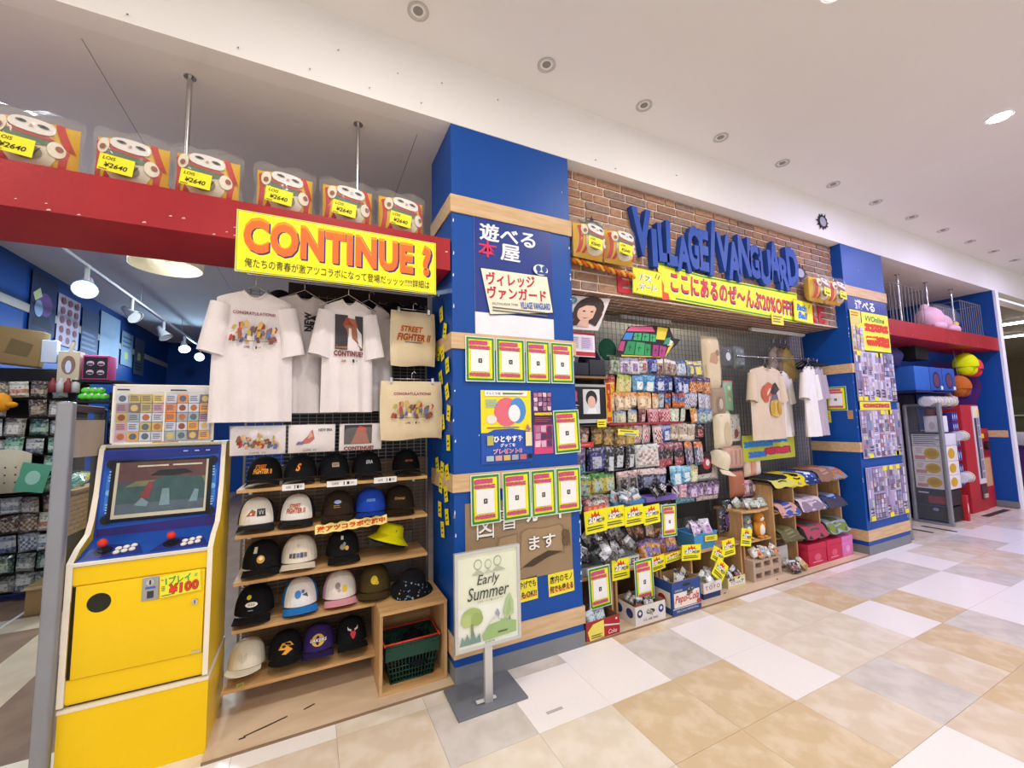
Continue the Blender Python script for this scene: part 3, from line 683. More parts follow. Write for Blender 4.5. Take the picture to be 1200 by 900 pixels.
shirt('t_shirt', 'white t-shirt printed NEW ERA hanging second on the rail', (-.055, 2.83, 2.375), radians(8), '^#dcd4d2', [('t', 'NEW', .42, .5, None, .3, '#2b2a2e', {'off': .05, 'rot': pi/2}), ('t', 'ERA', .62, .5, None, .3, '#2b2a2e', {'off': .05, 'rot': pi/2}), ('lines', .0, -1.1, .06, -.9, 1, '#55525a')], h=.74, bw=.17, ph=1.4, pr=(-.05, .11, -.24, -.11))
shirt('t_shirt', 'white t-shirt with dark portrait print reading CONTINUE on the rail', (.195, 2.73, 2.345), radians(5), WHT, portrait(), h=.71, bw=.145, ph=2.2, pr=(-.10, .10, -.42, -.10))
shirt('t_shirt', 'plain white t-shirt mostly hidden, last on the rail beside the tote bags', (.335, 2.86, 2.365), radians(10), '^#dcd4d2', None, h=.72, bw=.155, ph=3.1)
rl = tag(MB().cyl((-.36, 2.80, 2.462), (.79, 2.80, 2.462), .0085, 'chrome', n=8).build('garment_rail'), 'chrome garment rail under the yellow banner', 'rail')
MB().cyl((-.3, 2.80, 2.46), (-.3, 2.80, 2.54), .006, 'chrome', n=8).build('bracket', rl); MB().cyl((.7, 2.80, 2.46), (.7, 2.80, 2.54), .006, 'chrome', n=8).build('bracket', rl)
def tote(label, loc, w_, h, ops, rz=0):
    A = thing('tote_bag', label, 'tote bag', loc, (0, 0, rz))
    F = lambda U, V, sg: (U*w_/2*(1-.04*V*V), sg*(.022*max(0, 1-U**4)**.5*max(0, 1-V**4)**.5)+.006*sin(U*5+V*3)*(1-U*U), V*h/2+.006*sin(U*3)*(V < -.9))
    b = MB(); b.surf(lambda u, v: F(2*u-1, 2*v-1, -1), 12, 12, '^#dcc9a6'); b.surf(lambda u, v: F(1-2*u, 2*v-1, 1), 8, 8, '^#c7b48f'); b.build('body', A)
    p = MB(); prints(p, ops, -w_/2, w_/2, -h/2, h/2, 0, lambda a, c, n: (a, F(a/w_*2, c/h*2, -1)[1]+n-.002, c)); p.build('print', A)
    for s_ in (-1, 1): MB().box(s_*w_*.33-.008, s_*w_*.33+.008, -.02, .008, h/2-.015, h/2+.02, 'chrome').build('clip', A)
    MB().tube([(-w_*.33, 0, h/2+.015), (w_*.33, 0, h/2+.015)], .003, 'chrome', 5).tube([(0, 0, h/2+.015), (0, 0, h/2+.05), (.015, 0, h/2+.065), (.028, 0, h/2+.05)], .0025, 'chrome', 5).build('hanger', A)
    return A
FR = {'shear': .25, 'off': .05}
tote('beige tote bag printed STREET FIGHTER II, upper of the two totes', (.605, 2.74, 2.125), .31, .37, [('t', 'STREET', .45, .66, .5, .12, '#e8a52c', FR), ('t', 'STREET', .45, .665, .49, .1, '#b23a22', {'shear': .25, 'off': .02}), ('t', 'FIGHTER II', .5, .51, .74, .14, '#d8902c', FR), ('t', 'FIGHTER II', .5, .515, .73, .12, '#a8321e', {'shear': .25, 'off': .02}), ('lines', .3, .4, .74, .44, 1, '#5a6a7a')], radians(4))
tote('beige tote bag printed CONGRATULATIONS, lower of the two totes', (.585, 2.69, 1.645), .40, .375, [(o[0],)+((([(.14+a*.72, .22+b*.6) for a, b in o[1]]), o[2]) if o[0] == 'p' else (.14+o[1]*.72, .22+o[2]*.6, o[3]*.72, o[4]*.6, o[5]) if o[0] in 'rc' and o[0] == 'c' else (.14+o[1]*.72, .22+o[2]*.6, .14+o[3]*.72, .22+o[4]*.6, o[5]) if o[0] == 'r' else (o[1], .14+o[2]*.72, .22+o[3]*.6, o[4]*.72, o[5]*.6, o[6])+tuple(o[7:])) for o in congr()], radians(-3))
# caps hanging in a dark row behind the shirts
def pack_shirt(label, x, w_, ops, z=1.40):
    A = thing('packed_t_shirt', label, 'packed t-shirt', (x, 2.76, z), (radians(8), 0, radians(2)), 'packed t-shirts above the cap shelves')
    h = .165
    F = lambda U, V, sg: (U*w_/2, sg*.016*max(0, 1-U**4)**.5*max(0, 1-V**4)**.5, h/2+V*h/2)
    b = MB(); b.surf(lambda u, v: F(2*u-1, 2*v-1, -1), 8, 6, WHT); b.surf(lambda u, v: F(1-2*u, 2*v-1, 1), 4, 4, WHT); b.build('folded_shirt', A)
    p = MB(); prints(p, ops, -w_/2, w_/2, 0, h, -.0165); p.build('print', A)
    b = MB(); G = lambda U, V, sg: (U*w_/2*1.04, sg*.022*max(0, 1-U**4)**.5*max(0, 1-V**4)**.5, h/2+V*h/2*1.06)
    b.surf(lambda u, v: G(2*u-1, 2*v-1, -1), 8, 6, 'bag_film'); b.build('clear_sleeve', A)
cr = crowd(random.Random(9))
pack_shirt('packed white t-shirt with a crowd print above the cap shelves', -.27, .27, [((o[0], [(.1+a*.8, .25+b*.7) for a, b in o[1]], o[2]) if o[0] == 'p' else ('c', .1+o[1]*.8, .25+o[2]*.7, o[3]*.8, o[4], o[5])) for o in cr]+[('t', 'GAME  VV', .5, .12, .3, .07, '#5a3a3a')])
pack_shirt('packed white t-shirt with a small red figure print above the cap shelves', .005, .25, [('p', [(.2, .3), (.4, .6), (.5, .85), (.55, .5), (.45, .35)], '#b8564a'), ('p', [(.15, .3), (.2, .42), (.34, .4), (.3, .3)], '#6a5a8a'), ('p', [(.4, .5), (.46, .8), (.52, .6)], '#d8a07a'), ('t', 'NEW ERA', .78, .82, .3, .1, '#222226', {'off': .03}), ('t', 'GAME  VV', .45, .1, .28, .07, '#5a3a3a')])
pack_shirt('packed white t-shirt with a dark portrait print above the cap shelves', .28, .25, [('r', .1, .25, .75, .98, '#3a3436'), ('p', [(.25, .27), (.35, .6), (.45, .9), (.58, .85), (.65, .5), (.7, .27)], '#9a5a42'), ('p', [(.35, .7), (.45, .95), (.62, .85), (.6, .68)], '#b0442c'), ('t', 'CONTINUE?', .45, .1, .7, .14, '#7a3228', {'off': .05})])
# ================================================================ caps and their shelves
def cap(label, loc, rz, crown, front, brim, ops, group, tilt=-.12, flat=False, sc=1.0, button=None, pr=(-.05, .05, .03, .10)):
    A = thing('baseball_cap', label, 'cap', loc, (tilt, 0, rz), group)
    rx, ry, hh = .088, .10, .125
    def C(t, p, e=0):
        cp = max(cos(p), 0)**.62; fr = max(0, -sin(t))
        return Vector(((rx+e)*cp*cos(t), (ry+e)*cp*sin(t)*(1-.10*sin(p)*fr), .012+(hh+e)*(1+.05*fr)*sin(p)))
    mb = MB(); NU, NV = 24, 8
    for i in range(NU):
        t0, t1 = 2*pi*i/NU, 2*pi*(i+1)/NU; tm = (t0+t1)/2
        k = front if sin(tm) < -.55 else crown
        vs = []; 
        for j in range(NV+1):
            p = pi/2*j/NV; vs += [C(t0, p), C(t1, p)]
        mb.add(vs, [(2*j, 2*j+1, 2*j+3, 2*j+2) for j in range(NV)], k, True)
    mb.build('crown', A)
    MB().ell((0, 0, .012+hh*.995), (.007, .007, .005), button or crown, 8, 5).build('top_button', A)
    b = MB()
    def B(u, v, th):
        a = -pi/2+(2*u-1)*radians(64); q = C(a, 0); L_ = .068*cos((2*u-1)*1.25)**.6
        z = .010-(0 if flat else .022*((2*u-1)**2))*(.4+.6*v)-.010*v-th
        return (q.x*(1+.06*v), q.y-L_*v, z)
    b.surf(lambda u, v: B(u, v, 0), 14, 4, brim); b.surf(lambda u, v: B(1-u, v, .004), 14, 4, brim)
    b.surf(lambda u, v: B(u, 1, .004*(1-v) if 0 else .004*v), 14, 1, brim); b.build('brim', A)
    if ops:
        p = MB()
        def fn(a, z, n):
            t = -pi/2+a/.088; s_ = max(0, min(.98, (z-.012)/(hh*1.03))); q = C(t, math.asin(s_), .002-n); return (q.x, q.y, q.z)
        prints(p, ops, pr[0], pr[1], pr[2], pr[3], 0, fn, .0004); p.build('logo', A)
    A.scale = (sc, sc, sc)
    return A
SHZ = [1.21, .962, .714, .466, .17]; SHX = [.70, .70, .70, .53, .38]
names = ['top', 'second', 'third', 'fourth', 'bottom']
for i, z in enumerate(SHZ):
    o = thing('cap_shelf', 'narrow wooden shelf board holding caps, %s of five' % names[i], 'shelf', (0, 0, z))
    x0 = -.365 if i < 4 else -.40
    MB().box(x0, SHX[i], 2.75, 3.04, -.018, 0, 'wood').build('board', o)
    for x in (x0+.06, SHX[i]-.08): MB().box(x-.008, x+.008, 2.80, 3.06, -.035, -.018, 'steel').build('bracket', o)
fr = {'shear': .15, 'off': .04}
BK = '^#1b1b1d'; G1 = 'caps on the wooden shelves'
def logo(t, k, k2=None, w_=.8, h=.5, v=.5):
    return ([('t', t, .5, v, w_, h, k2, {'off': .06, 'shear': .15})] if k2 else [])+[('t', t, .5, v, w_, h, k, {'off': .02, 'shear': .15})]
caps = [
 (0, -.245, 'black cap lettered STREET FIGHTER II in orange on the top shelf', BK, BK, BK, [('t', 'STREET', .4, .7, .6, .32, '#e07a2a', fr), ('t', 'FIGHTER II', .5, .35, .95, .36, '#e8a030', fr)]),
 (0, -.055, 'black cap with a single orange S emblem on the top shelf', BK, BK, BK, [('t', 'S', .5, .5, .3, .6, '#f08a2c', {'off': .05, 'shear': .4})]),
 (0, .135, 'black cap with a small tan box logo on the top shelf', BK, BK, BK, [('r', .3, .35, .7, .7, '#b89a7a'), ('t', 'NEW', .5, .53, .3, .2, '#2a2420')]),
 (0, .335, 'black cap with small white italic lettering on the top shelf', BK, BK, BK, logo('ERA', '#c9c9cc', None, .4, .3, .6)),
 (0, .59, 'black cap with tiny red lettering tilted at the right end of the top shelf', '^#141416', '^#141416', '^#141416', logo('NEW ERA', '#a8503c', None, .5, .2, .5)),
 (1, -.275, 'black and white trucker cap with black square logo at the left of the second shelf', '^#2a2c34', '^#e6e0d4', '^#23252c', [('p', [(.05, .3), (.3, .75), (.5, .6), (.45, .3)], '#a8583c'), ('r', .55, .25, .95, .75, '#2a2a30'), ('t', 'VV', .75, .5, .25, .3, '#d8d4c8')]),
 (1, -.065, 'white fronted trucker cap lettered STREET FIGHTER II on the second shelf', '^#25262a', '^#ece6da', '^#202125', [('t', 'STREET', .45, .72, .6, .28, '#c0602c', fr), ('t', 'FIGHTER II', .5, .38, .95, .36, '#b04428', fr)]),
 (1, .165, 'dark brown cap with small blue cloud logo on the second shelf', '^#33281f', '^#33281f', '^#33281f', [('c', .5, .7, .2, .14, '#8aa4d0'), ('lines', .3, .25, .7, .5, 2, '#a07a40')]),
 (1, .36, 'royal blue cap on the second shelf', '^#21409c', '^#2447ac', '^#1d3a90', logo('DODGE', '#7aa0d8', None, .5, .2, .6)),
 (1, .545, 'dark brown cap with gold script at the right end of the second shelf', '^#2b221a', '^#2b221a', '^#2b221a', logo('Original', '#a88240', None, .6, .3, .5)),
 (2, -.245, 'black cap with gold badge and paper tag at the left of the third shelf', BK, BK, BK, [('c', .5, .35, .18, .26, '#c9953c'), ('c', .5, .4, .09, .12, '#e8d8b8'), ('r', .12, .75, .3, 1.15, '#d8d2c4')]),
 (2, -.05, 'cream cap with a row of small dark figures on the third shelf', '^#ded4c0', '^#e6dcc8', '^#ded4c0', [('r', .08, .1, .22, .4, '#4a4a6a'), ('r', .26, .08, .4, .42, '#5a5560'), ('r', .44, .1, .58, .4, '#6a7090'), ('r', .62, .08, .76, .42, '#4a5060'), ('r', .8, .1, .94, .4, '#70657a'), ('c', .5, .9, .08, .1, '#c9bda4')]),
 (2, .195, 'black cap with small scattered colour patches and tag on the third shelf', BK, BK, BK, [('c', .4, .4, .14, .2, '#8a7a5a'), ('c', .62, .3, .1, .16, '#c99a4a'), ('c', .5, .6, .08, .12, '#7a90a0'), ('r', .3, .9, .45, 1.15, '#d8d2c4')]),
 (3, -.275, 'black cap with yellow patch and white oval lettering at the left of the fourth shelf', BK, BK, BK, [('c', .35, .9, .12, .14, '#d8c828'), ('c', .5, .45, .28, .16, '#e8e4d8'), ('t', '025', .5, .45, .3, .14, '#2a2a2a'), ('lines', .38, .05, .62, .15, 1, '#a8a8a4')]),
 (3, -.04, 'white fronted cap with bright blue brim on the fourth shelf', '^#2f7cc0', '^#e9e4dc', '^#2a78c4', [('c', .35, .55, .16, .26, '#3c84c8'), ('p', [(.55, .5), (.85, .3), (.8, .6)], '#4a4a55'), ('c', .6, .7, .08, .12, '#5a6aa0')]),
 (3, .18, 'cream fronted cap with pink brim on the fourth shelf', '^#d9a8b0', '^#e6dcd0', '^#d898a4', [('c', .32, .65, .14, .22, '#8a8682'), ('c', .68, .4, .14, .22, '#d8b828'), ('c', .4, .35, .08, .12, '#b89a8a')]),
 (3, .39, 'olive brown cap with a yellow patch on the fourth shelf', '^#4a3d22', '^#4c4024', '^#453a20', [('c', .5, .6, .2, .3, '#d4b424'), ('c', .65, .4, .1, .14, '#c9a41c')]),
 (4, -.305, 'all cream fitted cap with flat brim at the left of the bottom shelf', '^#ddd4bc', '^#e2dac4', '^#e2dac4', [('p', [(.3, .35), (.35, .75), (.45, .55), (.5, .3), (.55, .55), (.65, .75), (.7, .35), (.5, .1)], '#cfc6ae')]),
 (4, -.11, 'black cap with gold hawk head emblem on the bottom shelf', BK, BK, BK, [('p', [(.12, .4), (.3, .8), (.75, .85), (.92, .55), (.6, .58), (.85, .3), (.5, .05), (.3, .1), (.5, .35)], '#eaa02a'), ('c', .4, .58, .1, .09, '#1b1b1d')]),
 (4, .065, 'purple cap with gold LAKERS emblem on the bottom shelf', '^#35285a', '^#38295f', '^#30244f', [('c', .5, .5, .36, .42, '#d8a83a'), ('t', 'LAKERS', .52, .5, .95, .26, '#4a2f7a', {'off': .08, 'shear': .2}), ('t', 'LAKERS', .52, .5, .92, .22, '#eee6d8', {'off': .02, 'shear': .2})]),
 (4, .25, 'black cap with a red bull head emblem on the bottom shelf', BK, BK, BK, [('p', [(.38, .6), (.62, .6), (.66, .4), (.56, .1), (.5, .05), (.44, .1), (.34, .4)], '#c42a34'), ('p', [(.38, .6), (.2, .7), (.16, .95), (.26, .8), (.42, .72)], '#d8d0cc'), ('p', [(.62, .6), (.8, .7), (.84, .95), (.74, .8), (.58, .72)], '#d8d0cc')]),
]
for (s_, x, lab, a, b, c, ops) in caps:
    tl = -.20 if s_ == 4 else -.10
    cap(lab, (x, 2.895, SHZ[s_]+.022+(.012 if s_ == 4 else 0)), random.uniform(-.16, .06), a, b, c, ops, G1, tilt=tl, flat=(s_ == 4 and x < -.1), sc=(1.04 if s_ == 4 else 1.12 if s_ else 1.05))
# gold size sticker on the cream fitted cap brim and on others
def bucket_hat(label, loc, ck, bk, ops, tilt=(-.25, 0, .2), bkey=None):
    A = thing('bucket_hat', label, 'bucket hat', loc, tilt, G1)
    MB().lathe([(0, .10), (.04, .1), (.066, .096), (.075, .085), (.088, .03)], ck, 24).build('crown', A)
    MB().lathe([(.088, .03), (.105, .012), (.135, -.012), (.137, -.015), (.132, -.014), (.09, .022)], bk, 28).build('brim', A)
    if ops:
        p = MB()
        for (t, z, r, k) in ops:
            rad = .0895-.0135*(z-.03)/.055 if z > .03 else .0895+.047*(.03-z)/.042
            tt = radians(t)
            c = Vector((rad*cos(tt), rad*sin(tt), z)); n = Vector((cos(tt), sin(tt), .35)).normalized(); a = n.orthogonal().normalized(); b = n.cross(a)
            p.add([c+n*.002+(a*cos(q*pi/3)+b*sin(q*pi/3))*r*(1 if q % 2 else .6) for q in range(6)], [tuple(range(6))], k)
        p.build('motif', A)
    return A
bucket_hat('bright yellow bucket hat with dark underside on the third shelf', (.475, 2.885, .800), '^#e3dc18', '^#d6cf10', [(-80, .06, .006, '#5a5a20')], (-.12, .34, 0))
MB().lathe([(.085, .024), (.13, -.018), (.11, -.03), (.07, -.03)], '^#1c1c18', 24).build('underside', bpy.data.objects['bucket_hat'])
rr = random.Random(2)
bucket_hat('black bucket hat patterned with small blue and yellow motifs on the wooden crate', (.605, 2.78, .50), BK, BK, [(rr.uniform(-170, -10), rr.uniform(-.008, .085), rr.uniform(.004, .009), rr.choice(['#5a80b0', '#8a9ab0', '#b8a050', '#7aa0b8'])) for q in range(44)], (.25, 0, .2))
# price strips on the top shelf, collab strip on the second
for x0, x1, lab in ((-.145, -.03, 'white price strip under the orange S cap'), (.09, .26, 'white price strip under the middle of the top cap shelf'), (.36, .5, 'white price strip near the right of the top cap shelf')):
    sheet('price_strip', lab, 'price strip', x0, x1, 1.187, 1.222, 2.746, '#ebe8e4', [('t', 'GAME', .28, .5, .22, .4, '#5a4a48'), ('r', .55, .2, .58, .8, '#444444'), ('r', .66, .25, .74, .75, '#222222'), ('t', 'VV', .84, .5, .12, .4, '#333333')])
def collab():
    n = 30; rr = random.Random(1)
    up = [(-.205+.41*i/n, .026+.004*sin(i*1.3)+rr.uniform(-.002, .002)) for i in range(n+1)]; dn = [(-.205+.41*i/n, -.026+.003*sin(i*1.1)) for i in range(n+1)]
    o = tag(MB().prism(dn+up[::-1], 0, .003, '#f5e08a').build('collab_strip', None, (.235, 2.742, .953), (0, radians(-2.5), 0)), 'cut-out orange lettering strip fixed on the second cap shelf', 'sign')
    p = MB(); prints(p, [('t', '激アツコラボ実施中', .5, .5, .95, .68, '#f0a020', {'off': .08}), ('t', '激アツコラボ実施中', .5, .5, .95, .66, '#d8401c', {'off': .035})], -.205, .205, -.026, .026, 0); p.build('lettering', o)
collab()
# clear hat sleeve tag and stickers
sheet('size_sticker', 'small gold sticker on the brim of the cream fitted cap', 'sticker', -.33, -.295, .187, .205, 2.722, '#8a8a30', [('t', '59', .5, .5, .5, .6, '#2a2a18')], tilt=-.9)
# wire grid behind the caps and shirts
def grid(name, label, x0, x1, z0, z1, y, sx=.05, sz=.05, key='wire', th=.002, fr=True):
    A = thing(name, label, 'wire grid', (0, 0, 0))
    m = MB(); x = x0
    while x <= x1+1e-6: m.box(x-th, x+th, y-th, y+th, z0, z1, key); x += sx
    w1 = m.build('vertical_wires', A); w1['kind'] = 'stuff'
    m = MB(); z = z0
    while z <= z1+1e-6: m.box(x0, x1, y-2*th, y-th, z-th, z+th, key); z += sz
    w2 = m.build('horizontal_wires', A); w2['kind'] = 'stuff'
    if fr: MB().box(x0-.006, x0+.006, y-.006, y+.006, z0-.012 if z0 < .1 else z0, z1, key).box(x1-.006, x1+.006, y-.006, y+.006, z0, z1, key).build('frame', A)
    return A
grid('wire_grid', 'steel wire grid panel behind the cap shelves and shirts', -.37, .77, .06, 2.45, 3.055, .05, .025)
for n, x in enumerate((-.19, -.02, .17, .33, .52, .66)):    # caps hung in a row behind the shirts
    cap('black cap hanging from the rail behind the shirts, %s from the left' % ORD[n], (x, 2.99, 2.30), random.uniform(-.5, .5), BK, BK, BK, [('r', .2, .3, .5, .6, '#c9cfd0')], 'caps hung behind the shirts', tilt=.9)
# open crate with shopping basket
cb = thing('wooden_crate', 'open wooden crate box standing at the foot of the blue pillar', 'crate', (.575, 2.57, .012))
for nm_, a in (('side_board', (-.20, -.182, 0, .36, 0, .44)), ('side_board', (.182, .20, 0, .36, 0, .44)), ('top_board', (-.20, .20, -.004, .36, .44, .458)), ('bottom_board', (-.182, .182, 0, .36, 0, .018)), ('back_board', (-.182, .182, .345, .36, .018, .44))):
    MB().box(*a, 'wood_v' if 'side' in nm_ else 'wood').build(nm_, cb)
for z in (.06, .40): MB().cyl((-.191, -.003, z), (-.191, 0, z), .004, '#9a9a96', n=8).build('screw', cb)
def basket():
    A = thing('shopping_basket', 'dark green plastic shopping basket with red handles inside the wooden crate', 'basket', (.575, 2.72, .032))
    b0, b1, d0, d1, h = .125, .16, .085, .115, .22
    c = MB(); k = '#1f4436'
    P = lambda s_, z: (b0+(b1-b0)*z/h, d0+(d1-d0)*z/h)
    for z in (0, .03, .06, .09, .14, .17, .2, .22):
        w_, d = P(0, z); c.tube([(-w_, -d, z), (w_, -d, z), (w_, d, z), (-w_, d, z)], .006 if z in (0, .22) else .0045, k, 5, True)
    c.build('rim_bands', A)
    c = MB()
    for i in range(15):
        t = -1+2*i/14; c.tube([(b0*t, -d0, 0), (b1*t, -d1, h)], .004, k, 4).tube([(b0*t, d0, 0), (b1*t, d1, h)], .004, k, 4)
    for i in range(9):
        t = -1+2*i/8; c.tube([(-b0, d0*t, 0), (-b1, d1*t, h)], .004, k, 4).tube([(b0, d0*t, 0), (b1, d1*t, h)], .004, k, 4)
    c.build('slats', A)['kind'] = 'stuff'
    c = MB()
    for s_ in (-1, 1): c.add([(-b1, s_*d1, .14), (b1, s_*d1, .14), (b1, s_*d1, .222), (-b1, s_*d1, .222)], [(0, 1, 2, 3)], k).add([(s_*b1, -d1, .14), (s_*b1, d1, .14), (s_*b1, d1, .222), (s_*b1, -d1, .222)], [(0, 1, 2, 3)], k)
    c.build('upper_panel', A)
    MB().box(-b0, b0, -d0, d0, 0, .006, k).build('bottom', A)
    for s_ in (-1, 1): MB().tube([(-b1-.006, s_*.02, .225), (-b1-.008, s_*d1-s_*.01, .228), (b1+.008, s_*d1-s_*.01, .228), (b1+.006, s_*.02, .225)], .006, '#d8402c', 6).build('handle', A)
    for s_ in (-1, 1): MB().tube([(s_*(b1+.004), -d1, .226), (s_*(b1+.004), d1, .226)], .005, '#d8402c', 6).build('handle_hinge', A)
basket()
cap('dark navy cap with a small round emblem lying in the green basket', (.60, 2.72, .15), .1, '^#16181f', '^#16181f', '^#16181f', [('c', .5, .5, .25, .35, '#3a4a8a'), ('t', '7', .5, .5, .15, .35, '#d8d8e0')], None, tilt=.15, sc=.85)
for i, (x, z, w_, h, k) in enumerate(((-.2, .1, .36, .22, '#7d6248'), (.2, .12, .3, .25, '#6a533e'), (.52, .64, .3, .3, '#8a8074'), (-.1, .64, .3, .22, '#75604a'))):
    tag(MB().box(x-w_/2, x+w_/2, 3.075, 3.115, z-h/2, z+h/2, k, .004).build('cardboard_sheet'), ['brown cardboard leaning behind the bottom cap shelf on the left', 'brown cardboard leaning behind the bottom cap shelf on the right', 'grey card leaning behind the third cap shelf', 'brown card leaning behind the cream third shelf cap'][i], 'cardboard')
# ================================================================ near pillar: posters and cards
yp = YF-.004
nm('poster_navy', '#243a86', rough=.4, var=.03)
pv = sheet('shop_poster', 'navy poster with large white and red Japanese lettering on the near pillar', 'poster', .955, 1.56, 2.13, 2.945, yp, '#e9eaee', [
    ('r', 0, .19, 1, 1, 'poster_navy'), *[('t', '遊べる', .42+a, .88+b, .70, .145, '#f4f4f6') for a, b in ((-.007, 0), (.007, .003), (0, -.005))], ('t', '本', .16, .73, .23, .14, '#d8325e', {'off': .015}), *[('t', '屋', .44+a, .73+b, .24, .14, '#f4f4f6') for a, b in ((-.007, 0), (.007, .003), (0, -.005))]])
pc = MB(); pc.prism([(.06, .50), (.92, .62), (.99, .29), (.17, .19)], -.004, -.003, '#efe6c6')
pc.T = None
def cardpts(pts): return [(-.3025+a*.605, -.4075+b*.815) for a, b in pts]
pc = MB(); pc.prism(cardpts([(.06, .565), (.17, .17), (1.0, .245), (.93, .575)]), -.006, -.004, '#2a3560'); pc.prism(cardpts([(.07, .557), (.175, .178), (.985, .25), (.92, .567)]), -.007, -.006, '#f2ead0')
pcb = pc.build('name_panel', pv)
t = MB(); R3 = radians(-2)
prints(t, [('t', 'ヴィレッジ', .44, .49, .62, .115, '#c22a3c', {'off': .03, 'rot': radians(3)}), ('t', 'ヴァンガード', .52, .375, .76, .11, '#c22a3c', {'off': .03, 'rot': radians(3)}), ('t', 'EXCITING BOOK STORE', .36, .275, .32, .02, '#3a3a44', {'rot': radians(3)}), ('t', 'VILLAGE VANGUARD', .75, .29, .4, .06, '#2a62b0', {'off': .03, 'rot': radians(3)}), ('lines', .2, .2, .92, .25, 2, '#6a6a60'), ('c', .83, .62, .10, .05, '#e8ecf4'), ('c', .8, .63, .035, .03, '#31508c'), ('c', .88, .63, .035, .03, '#31508c'), ('r', .78, .58, .92, .6, '#31508c')], -.3025, .3025, -.4075, .4075, -.0072); t.build('lettering', pcb)
CARD = [('r', .03, .02, .97, .98, '#3f8a3a'), ('r', .10, .07, .90, .93, '#f3ea2e'), ('blobs', .12, .80, .74, .92, 4, '#9a3a78'), ('blobs', .12, .80, .74, .92, 5, '#d0527e'), ('blobs', .12, .71, .82, .80, 5, '#9a3a78'), ('blobs', .13, .715, .8, .79, 6, '#d0527e'),
        ('r', .17, .22, .79, .70, '#f2f0ea'), ('r', .42, .41, .55, .51, '#2a2a2a'), ('t', 'X', .485, .46, .08, .06, '#e8e8e4'), ('blobs', .12, .11, .80, .20, 7, '#9a3a78'), ('blobs', .12, .12, .78, .19, 8, '#d0527e')]
def qr(label, x0, x1, z0, z1, y=yp-.013, rot=0, group='green bordered follow cards on the pillar', tilt=0, rz=0):
    o = sheet('follow_card', label, 'card', x0, x1, z0, z1, y, '#e4efdf', CARD, group, rot, tilt=tilt)
    if rz: o.rotation_euler[2] = rz
for n, (x0, x1) in enumerate(((.88, 1.085), (1.095, 1.31), (1.32, 1.51), (1.52, 1.71))): qr('green bordered yellow card in the upper pillar row, %s from the left' % ORD[n], x0, x1, 1.82, 2.115)
for n, (x0, x1, r) in enumerate(((.905, 1.105, -.01), (1.125, 1.33, -.012), (1.335, 1.525, -.01), (1.53, 1.735, 0))): qr('green bordered yellow card in the lower pillar row, %s from the left' % ORD[n], x0, x1, .915, 1.225, rot=r)
qr('single green bordered yellow card at the right edge of the pillar between the two rows', 1.535, 1.75, 1.325, 1.63, yp-.003, rot=-.035)
sheet('campaign_poster', 'yellow and blue campaign poster with white and red lettering on the pillar', 'poster', .985, 1.355, 1.285, 1.765, yp, '#2a57b0', [
    ('r', 0, .42, 1, 1, '#f4e12a'), ('p', [(0, .0), (0, .38), (.25, .46), (.6, .47), (1, .42), (1, 0)], '#2c55b0'), ('c', .5, .70, .25, .2, '#e2707c'), ('c', .72, .72, .17, .18, '#4f8fd0'), ('c', .65, .68, .12, .12, '#f2f0ee'), ('c', .2, .6, .1, .06, '#e8e6dc'),
    ('r', .07, .92, .92, .99, '#f4f2ec'), ('t', 'てんとう虫', .24, .955, .28, .035, '#33508a', {'off': .02}), ('lines', .42, .93, .9, .98, 1, '#4a8a3a'), ('lines', .08, .76, .35, .88, 3, '#7ab8dc'), ('lines', .1, .47, .9, .5, 1, '#33508a'),
    ('t', 'ひとやすみ', .52, .33, .58, .09, '#f4f6fa', {'off': .05}), ('t', 'グッズを', .5, .245, .3, .05, '#f4f6fa', {'off': .03}), ('t', 'プレゼント!!', .5, .165, .56, .07, '#f4f0f2', {'off': .07}), ('t', 'プレゼント!!', .5, .165, .54, .06, '#c83a5c', {'off': .025}),
    ('r', .86, .22, .99, .42, '#e8dfae'), ('r', .1, .25, .22, .38, '#b8b85a'), ('r', .08, .04, .22, .11, '#a8c0c8'), ('r', .25, .04, .38, .11, '#d0a090'), ('r', .41, .04, .54, .11, '#d8b860'), ('r', .57, .04, .70, .11, '#a8a8b0'), ('r', .73, .04, .86, .11, '#c86a70'), ('c', .94, .08, .045, .035, '#1c1c20'), ('p', [(.86, .47), (.9, .53), (.94, .47), (.98, .47), (.92, .42)], '#b06a8c')])
rr = random.Random(12)
def mosaic(rr, nx, ny, pal, u0=.02, v0=.02, u1=.98, v1=.98):
    ops = []
    for i in range(nx):
        for j in range(ny):
            a = u0+(u1-u0)*i/nx; b = v0+(v1-v0)*j/ny; wd = (u1-u0)/nx; hd = (v1-v0)/ny
            ops.append(('p', [(a+wd*rr.uniform(0, .15), b+hd*rr.uniform(0, .15)), (a+wd*rr.uniform(.85, 1), b+hd*rr.uniform(0, .15)), (a+wd*rr.uniform(.85, 1), b+hd*rr.uniform(.85, 1)), (a+wd*rr.uniform(0, .15), b+hd*rr.uniform(.85, 1))], rr.choice(pal)))
    return ops
PINK = ['#c890b4', '#8a5a80', '#d8b0c4', '#5a3a5c', '#b07a98', '#e0c8d4']
sheet('anime_poster', 'narrow dark pink illustrated sheet with yellow lettering band, upper of two', 'poster', 1.37, 1.52, 1.535, 1.76, yp, '#5a3550', mosaic(rr, 4, 4, PINK, .04, .4, .96, .97)+[('blobs', .04, .26, .96, .36, 7, '#e8c828'), ('lines', .06, .05, .9, .22, 3, '#b04a58')])
sheet('anime_poster', 'narrow pink and lilac illustrated sheet, lower of two', 'poster', 1.375, 1.525, 1.33, 1.53, yp, '#d04a78', mosaic(rr, 3, 3, PINK, .04, .22, .96, .98))
